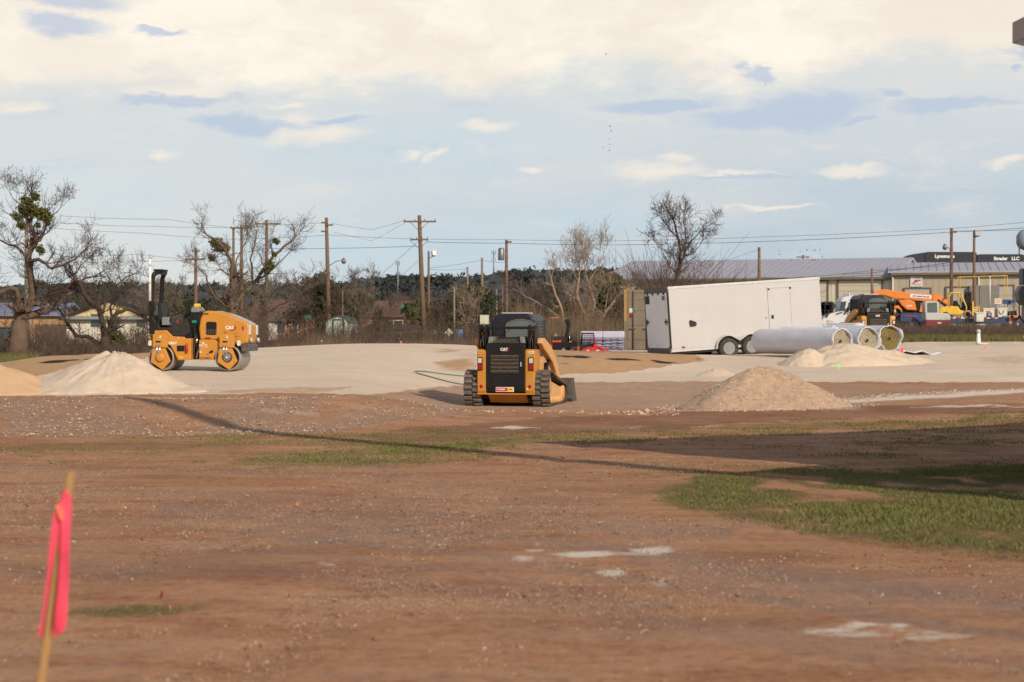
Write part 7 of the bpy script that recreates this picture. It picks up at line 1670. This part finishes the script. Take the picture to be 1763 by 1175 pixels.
def forklift():
    D = 149.5; b, P = frame(D, 1648, 548.2); o = empty('forklift', b, R(-3), 'yellow forklift with tall black mast standing on the blue flatbed', 'forklift')
    q = MB(); q.prism([P(1617, 537), P(1619, 530), P(1634, 527), P(1650, 528), P(1653, 534), P(1662, 537), P(1664, 541), P(1650, 543), P(1622, 542)], 'y', 0, 1.2); q.build('body', YELF, o, bevel=.06)
    q = MB(); q.prism([P(1617, 538), P(1618, 531), P(1626, 529), P(1628, 543), P(1621, 543)], 'y', -.03, 1.23); q.build('counterweight', YELF, o, bevel=.08)
    q = MB(); yy = (.02, 1.15)
    for y in yy: q.tube([(P(1635, 529)[0], y, P(0, 529)[1]), (P(1634, 512)[0], y, P(0, 512)[1]), (P(1638, 504.5)[0], y, P(0, 504.5)[1]), (P(1654, 504)[0], y, P(0, 504)[1])], .055, 8); q.tube([(P(1654, 504)[0], y, P(0, 504)[1]), (P(1664, 530)[0], y, P(0, 530)[1]), (P(1662, 537)[0], y, P(0, 537)[1])], .05, 8)
    for px in (1638, 1643, 1648, 1653): x, z = P(px, 504.3); q.box((x, .58, z), (.06, 1.15, .06))
    q.build('overhead_guard', YELF, o)
    q = MB(); q.prism([P(1643, 529), P(1644, 519), P(1648, 517), P(1655, 529), P(1661, 533), P(1656, 535), P(1650, 531)], 'y', .3, .85); q.build('seat', BLK, o, bevel=.04); q = MB(); q.prism([P(1658, 534), P(1658, 520), P(1661, 519), P(1664, 534)], 'y', .35, .8); q.build('dashboard', BLK, o)
    q = MB()
    for y in (.12, .95):
        q.prism([P(1664.5, 547), P(1664.5, 503), P(1667, 503), P(1667, 547)], 'y', y, y + .12); q.prism([P(1669, 547), P(1669, 503), P(1673, 503), P(1673, 547)], 'y', y + .02, y + .16)
    for py in (505, 524, 540): q.prism([P(1665, py), P(1673, py), P(1673, py + 2), P(1665, py + 2)], 'y', .1, 1.1)
    q.build('mast', BLK, o); q = MB(); q.prism([P(1674, 546), P(1674, 519), P(1676.5, 519), P(1676.5, 546)], 'y', .1, 1.1); q.prism([P(1676, 547), P(1676, 545), P(1692, 545.5), P(1692, 547)], 'y', .2, .35); q.prism([P(1676, 547), P(1676, 545), P(1692, 545.5), P(1692, 547)], 'y', .85, 1.0); q.build('carriage', YELF, o)
    x, z = P(1665.5, 541.5); wheel(o, (x, -.02, z), .31, .25, -1, rimm=BLKP).data.materials[0] = mat('dusty_tyre', (.34, .24, .16), .9, var=.2)
    x, z = P(1628, 543); wheel(o, (x, .0, z), .26, .22, -1, rimm=YELF)
forklift()
def mini_excavator():
    D = 146.0; b, P = frame(D, 1607, 573); o = empty('mini_excavator', b, 0, 'small white excavator with glass cab and red skirt beside the telehandler', 'excavator')
    EW = mat('excavator_white', (.48, .47, .45), .45, var=.1)
    q = MB(); q.prism([P(1594, 552), P(1593, 540), P(1618, 539), P(1632, 540), P(1637, 545), P(1636, 552)], 'y', 0, 1.6); q.build('body', EW, o, bevel=.06)
    q = MB(); q.prism([P(1593, 540), P(1592, 522), P(1595, 519), P(1615, 519), P(1617, 522), P(1618, 540)], 'y', .05, 1.1); cb = q.build('cab', EW, o, bevel=.05); q = MB(); q.prism([P(1597, 538), P(1597, 522), P(1613, 521), P(1614, 538)], 'y', .02, .049); q.build('cab_window', GLASSG, cb)
    q = MB(); q.prism([P(1594, 563), P(1594, 553), P(1636, 553), P(1636, 563)], 'y', -.05, 1.6); sk = q.build('red_skirt', mat('skirt_red', (.24, .012, .02), .5, var=.1), o, bevel=.03); q = MB(); x, z = P(1617, 556.5); q.box((x, -.06, z), (.28, .02, .1)); q.build('skirt_decal', PLATEW, sk)
    q = MB(); q.prism([P(1592, 573), P(1590, 568), P(1594, 563), P(1634, 563), P(1638, 568), P(1636, 573)], 'y', -.1, .4); q.build('track', RUB, o, bevel=.05)
    q = MB(); q.tube([(P(1616, 535)[0], 1.2, P(0, 535)[1]), (P(1622, 517)[0], 1.2, P(0, 517)[1]), (P(1634, 526)[0], 1.2, P(0, 526)[1])], .12, 8); q.build('boom', BLKP, o)
mini_excavator()
def yard_tank(label, px0, px1, py0, py1, D, m, extra=None, cat='tank', name='equipment_cabinet'):
    b, P = frame(D, (px0 + px1) / 2, py1); o = empty(name, b, 0, label, cat); (x0, z1), (x1, z0) = P(px0, py0), P(px1, py1); w = x1 - x0
    q = MB(); q.span((x0, 0, .06), (x1, .9, z1)); q.build('body', m, o, bevel=.04); q = MB(); q.span((x0 - .03, -.03, z1 - .06), (x1 + .03, .93, z1 + .02)); q.build('lid', m, o); q = MB(); q.span((x0, .05, 0), (x1, .85, .055)); q.build('skid', BLK, o)
    if extra: extra(o, P)
    return o
def ex1(o, P):
    x, z = P(1703, 542.5); q = MB(); q.box((x, -.03, z), (.34, .06, .36)); c = q.build('control_panel', BLK, o); q = MB(); q.box((x, -.065, z + .02), (.2, .01, .2)); q.build('panel_screen', mat('panel_blue', (.22, .32, .40), .4), c)
    q = MB(); x, z = P(1701, 536.5); q.box((x, -.006, z), (.34, .01, .07)); q.build('red_stencil', TXTR, o)
    q = MB()
    for px in (1696, 1702, 1708): x, z = P(px, 533); q.cyl((x, .3, z + .02), .05, .3, 'z', 8)
    q.build('pipe_stub', GALV, o)
def ex2(o, P):
    x, z = P(1729, 545); q = MB(); q.box((x, -.02, z), (.28, .03, .10)); q.build('blue_decal', mat('decal_blue', (.05, .25, .5), .5), o)
    c = [(P(1724 + 4 * math.cos(t), 535 + 6 * math.sin(t))) for t in np.linspace(0, math.pi, 9)]; q = MB(); q.tube([(p[0], -.04, p[1]) for p in c], .02, 6); q.build('hose', RUB, o)
yard_tank('cream pump cabinet with control panel right of the forklift', 1693, 1712, 531, 548.3, 149.3, mat('cabinet_cream', (.62, .57, .50), .5), ex1, 'cabinet')
yard_tank('cream tank with blue decal and hanging hose at the yard right end', 1718, 1735, 531, 548.3, 149.2, mat('tank_cream', (.62, .58, .52), .5), ex2, 'tank')
yard_tank('upright white chest standing in front of the blue flatbed', 1681, 1694, 538.5, 556, 148.2, WHTD, None, 'chest', 'white_chest')
def gantry():
    D = 151; b, P = frame(D, 1700, 548); o = empty('yellow_pipe_gantry', b, 0, 'thin yellow pipe gantry arching over the cabinets', 'gantry'); q = MB()
    for y in (0, .8):
        q.tube([(P(1653, 548)[0], y, 0), (P(1653, 477)[0], y, P(0, 477)[1]), (P(1734, 475)[0], y, P(0, 475)[1]), (P(1735, 548)[0], y, 0)], .035, 6)
    q.build('pipe_frame', YELF, o); q = MB(); x = P(1706, 0)[0]; q.tube([(x, .3, .6), (x, .3, P(0, 474)[1])], .04, 6); q.build('white_mast', PLATEW, o); q = MB(); q.ball((x, .3, P(0, 474)[1] + .05), .09, 8); q.build('mast_knob', BLK, o)
gantry()
def board(label, px, py, w, h, D, m, cat='board', py0=548.3, tm=None):
    b, P = frame(D, px, py0); o = empty('yard_signboard', b, 0, label, cat); x, z = P(px, py); q = MB(); q.box((0, 0, z), (w, .05, h)); pl = q.build('plate', m, o, bevel=.01); q = MB(); q.tube([(0, .06, 0), (0, .06, z)], .03, 6); q.build('post', LGREY, o)
    if tm:
        q = MB()
        for k in range(3): q.box((0, -.03, z + .09 - k * .09), (w * .6, .01, .04))
        q.build('marking', tm, pl)
board('cream board with orange markings standing on the cream tank', 1718, 519, .5, .42, 149.8, mat('board_cream', (.60, .55, .44), .5), 'sign', tm=ORG)
board('dark blue solar panel left part behind the cream tank', 1733, 520, .6, .34, 150.4, BLU, 'panel')
board('dark blue solar panel right part behind the cream tank', 1744, 521, .38, .36, 150.2, BLU, 'panel')
def crate(label, px0, px1, py0, py1, D, m):
    b, P = frame(D, (px0 + px1) / 2, py1); o = empty('tan_pallet_cage', b, 0, label, 'cage'); (x0, z1), (x1, _) = P(px0, py0), P(px1, py1); q = MB()
    for x in (x0, x1):
        for y in (0, .8): q.span((x - .03, y - .03, 0), (x + .03, y + .03, z1))
    for k in range(4): z = z1 * (k + .5) / 4; q.span((x0, -.02, z - .03), (x1, .02, z + .03)); q.span((x0, .78, z - .03), (x1, .82, z + .03))
    q.build('cage_frame', m, o); q = MB(); q.span((x0 + .06, .06, 0), (x1 - .06, .74, z1 * .75)); q.build('contents', WHTD, o)
crate('yellow wire cage of white goods between forklift and chest', 1675, 1686, 527, 547, 151, YELF)
def mini_loader_right():
    D = 149; b, P = frame(D, 1746, 548.3); o = empty('small_work_machine', b, 0, 'grey caged work machine with orange base at the right end of the flatbed', 'machine'); q = MB()
    for px in (1738, 1751):
        for y in (0, .9): q.tube([(P(px, 545)[0], y, P(0, 545)[1]), (P(px + (2 if px < 1745 else -2), 524)[0], y, P(0, 524)[1])], .03, 6)
    q.prism([P(1739, 525), P(1740, 523), P(1750, 523), P(1750, 525)], 'y', -.05, .95); q.build('cage', GREY, o); q = MB(); q.prism([P(1739, 543), P(1740, 536), P(1751, 535), P(1752, 543)], 'y', .1, .8); q.build('engine', BLKP, o, bevel=.03); q = MB(); q.prism([P(1737, 546), P(1737, 543.5), P(1758, 543), P(1759, 546)], 'y', -.05, .95); q.build('base', ORG, o); 
    for px in (1742, 1755): x, z = P(px, 546); wheel(o, (x, -.08, z), .12, .1, -1, holes=0)
mini_loader_right()
def cone(label, px, D, h=.7, py=566):
    b, P = frame(D, px, py); o = empty('traffic_cone', b, 0, label, 'traffic cone', 'traffic cones by the flatbed'); q = MB(); q.lathe([(.16, .03), (.11, h * .3), (.035, h)], (0, 0, 0), 'z', 16); q.build('cone', mat('cone_red', (.50, .05, .05), .5), o); q = MB(); q.box((0, 0, .015), (.38, .38, .03)); q.build('base', BLKP, o); q = MB(); q.lathe([(.115, h * .4), (.088, h * .6)], (0, 0, 0), 'z', 16); q.build('white_band', PLATEW, o)
cone('red and white traffic cone below the caged work machine', 1739, 140, .75); cone('smaller traffic cone right of the first below the work machine', 1752, 141, .6)

# ================================================================ small things on the lot
RIB = mat('pink_flagging', (.80, .07, .13), .5, var=.16, scale=14); RIBO = mat('orange_flagging', (.85, .12, .06), .55, var=.06); LATH = mat('pine_lath', (.34, .20, .075), .8, var=.15, scale=8)
def lath():
    D = 6.6; top = at(122, 812, D); bot = Vector((xpx(35, D), D, 0)); o = empty('survey_stake', bot, 0, 'wooden survey stake with pink flagging tape in the near left corner', 'survey stake'); v = top - bot
    ang = math.atan2(v.x, v.z); q = MB(); L = v.length; q.box((0, 0, L / 2 - .1), (.027, .010, L + .2), None); q.build('lath', LATH, o, rot=(0, ang, R(0)), bevel=.001).rotation_euler = Euler((0, ang, 0)); o.children[0].rotation_euler = (Matrix.Rotation(ang, 3, 'Y') @ Matrix.Rotation(R(38), 3, 'Z')).to_euler()
    def T(px, py, dy=0): p = at(px, py, D) - bot; return Vector((p.x, p.y + dy, p.z))
    def strip(nm, pts, w0, w1, m, tw):
        V = []; n = len(pts)
        for i, p in enumerate(pts):
            w = w0 + (w1 - w0) * i / (n - 1); a = tw * i / (n - 1) + .3 * math.sin(i * 1.7); d = Vector((math.cos(a), math.sin(a), .08 * math.sin(i))) * w / 2; V += [p - d, p + Vector((0, (.006 + .004 * math.sin(i * 2.1)) * (1 if i % 2 else -1), 0)), p + d * (1 + .15 * math.sin(i * 2.7))]
        q = MB(); q.add(V, [(3 * i + k, 3 * i + k + 1, 3 * i + k + 4, 3 * i + k + 3) for i in range(n - 1) for k in (0, 1)], 0, True); s = q.build(nm, m, o); sm = s.modifiers.new('thick', 'SOLIDIFY'); sm.thickness = .0012; ss = s.modifiers.new('smooth', 'SUBSURF'); ss.levels = 1; ss.render_levels = 2
    strip('ribbon', [T(117, 846, -.02), T(117, 880, -.022), T(115, 930, -.03), T(114, 980, -.035), T(111, 1030, -.03), T(107, 1070, -.03), T(102, 1090, -.02)], .030, .046, RIB, -.25)
    strip('ribbon', [T(108, 872, -.015), T(102, 890, -.018), T(96, 930, -.01), T(91, 975, .0), T(85, 1030, .01), T(78, 1075, .01), T(71, 1100, .01)], .036, .034, RIB, .25)
    strip('ribbon', [T(104, 866, -.02), T(107, 880, -.03), T(111, 895, -.03)], .022, .016, RIBO, .5); strip('ribbon', [T(104, 1020, -.02), T(99, 1060, -.015), T(96, 1098, -.01)], .02, .022, RIBO, .3)
    q = MB(); q.ball(T(108, 872, -.012), .017, 10, sc=(1.0, .7, 1.2)); q.ball(T(114, 856, -.012), .016, 10, sc=(.9, .6, 1.5)); q.build('ribbon_knot', RIB, o)
lath()
def pin_flag(label, px, D, h, m, w=.06, lean=0.0, stem=None, tape=False):
    b = on(px, D); o = empty('marker_flag', b, 0, label, 'marker flag', 'small survey markers on the lot'); q = MB(); q.tube([(0, 0, -.02), (lean, 0, h)], .004 if D < 20 else .012, 6); q.build('stem', stem or LGREY, o)
    q = MB(); q.add([(lean * .8, 0, h * .98), (lean + w * .7, .01, h * .96), (lean + w * .6, -.01, h * .96 - w * 1.6), (lean * .5, 0, h * .92 - w * 1.2)], [(0, 1, 2, 3)]); f = q.build('flag', m, o); f.modifiers.new('thick', 'SOLIDIFY').thickness = .006 if D > 20 else .002
pin_flag('tiny dark red pin flag on the dirt near the small grass patch', 276, 12.2, .05, mat('dark_red_flag', (.30, .015, .03), .6), .018, .008, BLK)
pin_flag('white stake with a pink top in front of the rightmost turf roll', 1549, 63.4, .42, RIB, .16, .01, PLATEW)
pin_flag('green marker flag on the limestone heap by the turf rolls', 1440, 58.5, .16, mat('lime_flag', (.15, .7, .10), .6), .10)
pin_flag('faint pink marker lying right of the white standpipe', 1694, 70, .10, RIB, .09)
pin_flag('orange marker at the far right edge beyond the pad', 1762, 82, .26, RIBO, .16)
pin_flag('small white marker in the weeds left of the garden shed', 553, 90, .42, PLATEW, .1, 0, PLATEW); pin_flag('red and white marker in the weeds below the stop sign', 690, 90, .36, RED, .13, 0, PLATEW)
def standpipe():
    D = 73.5; b = on(1684.5, D); o = empty('white_standpipe', b, 0, 'white capped standpipe with wrapped base on the right rim of the pad', 'standpipe'); q = MB(); q.lathe([(.11, 0), (.085, .12), (.07, .3), (.07, .42)], (0, 0, 0), 'z', 14); q.build('pipe', PLATEW, o); q = MB(); q.lathe([(.085, .42), (.085, .48), (.05, .55), (.0, .56)], (0, 0, 0), 'z', 14); q.build('cap', LGREY, o); q = MB(); q.cyl((-.08, -.02, .40), .03, .08, 'x', 10); q.build('valve', BLK, o); q = MB(); q.lathe([(.0, .06), (.2, .04), (.26, .0)], (.14, 0, 0), 'z', 12); q.build('base_wrap', WHTD, o)
standpipe()
def hose():
    P = []
    for k in range(64):
        t = 2 * math.pi * k / 63 * .96 + 3.3; D = 54.7 + 1.5 * math.sin(t) * (1 + .1 * math.sin(3 * t)); x = xpx(800, 54.7) + 1.35 * math.cos(t) + .12 * math.sin(2 * t); P.append(Vector((x, D, gz(x, D) + .025)))
    c = P[0].copy(); o = MB().tube([p - c for p in P], .016, 6).build('garden_hose', mat('hose_green', (.10, .19, .14), .6), loc=c); tag(o, 'green garden hose looped on the limestone left of the loader', 'hose')
hose()
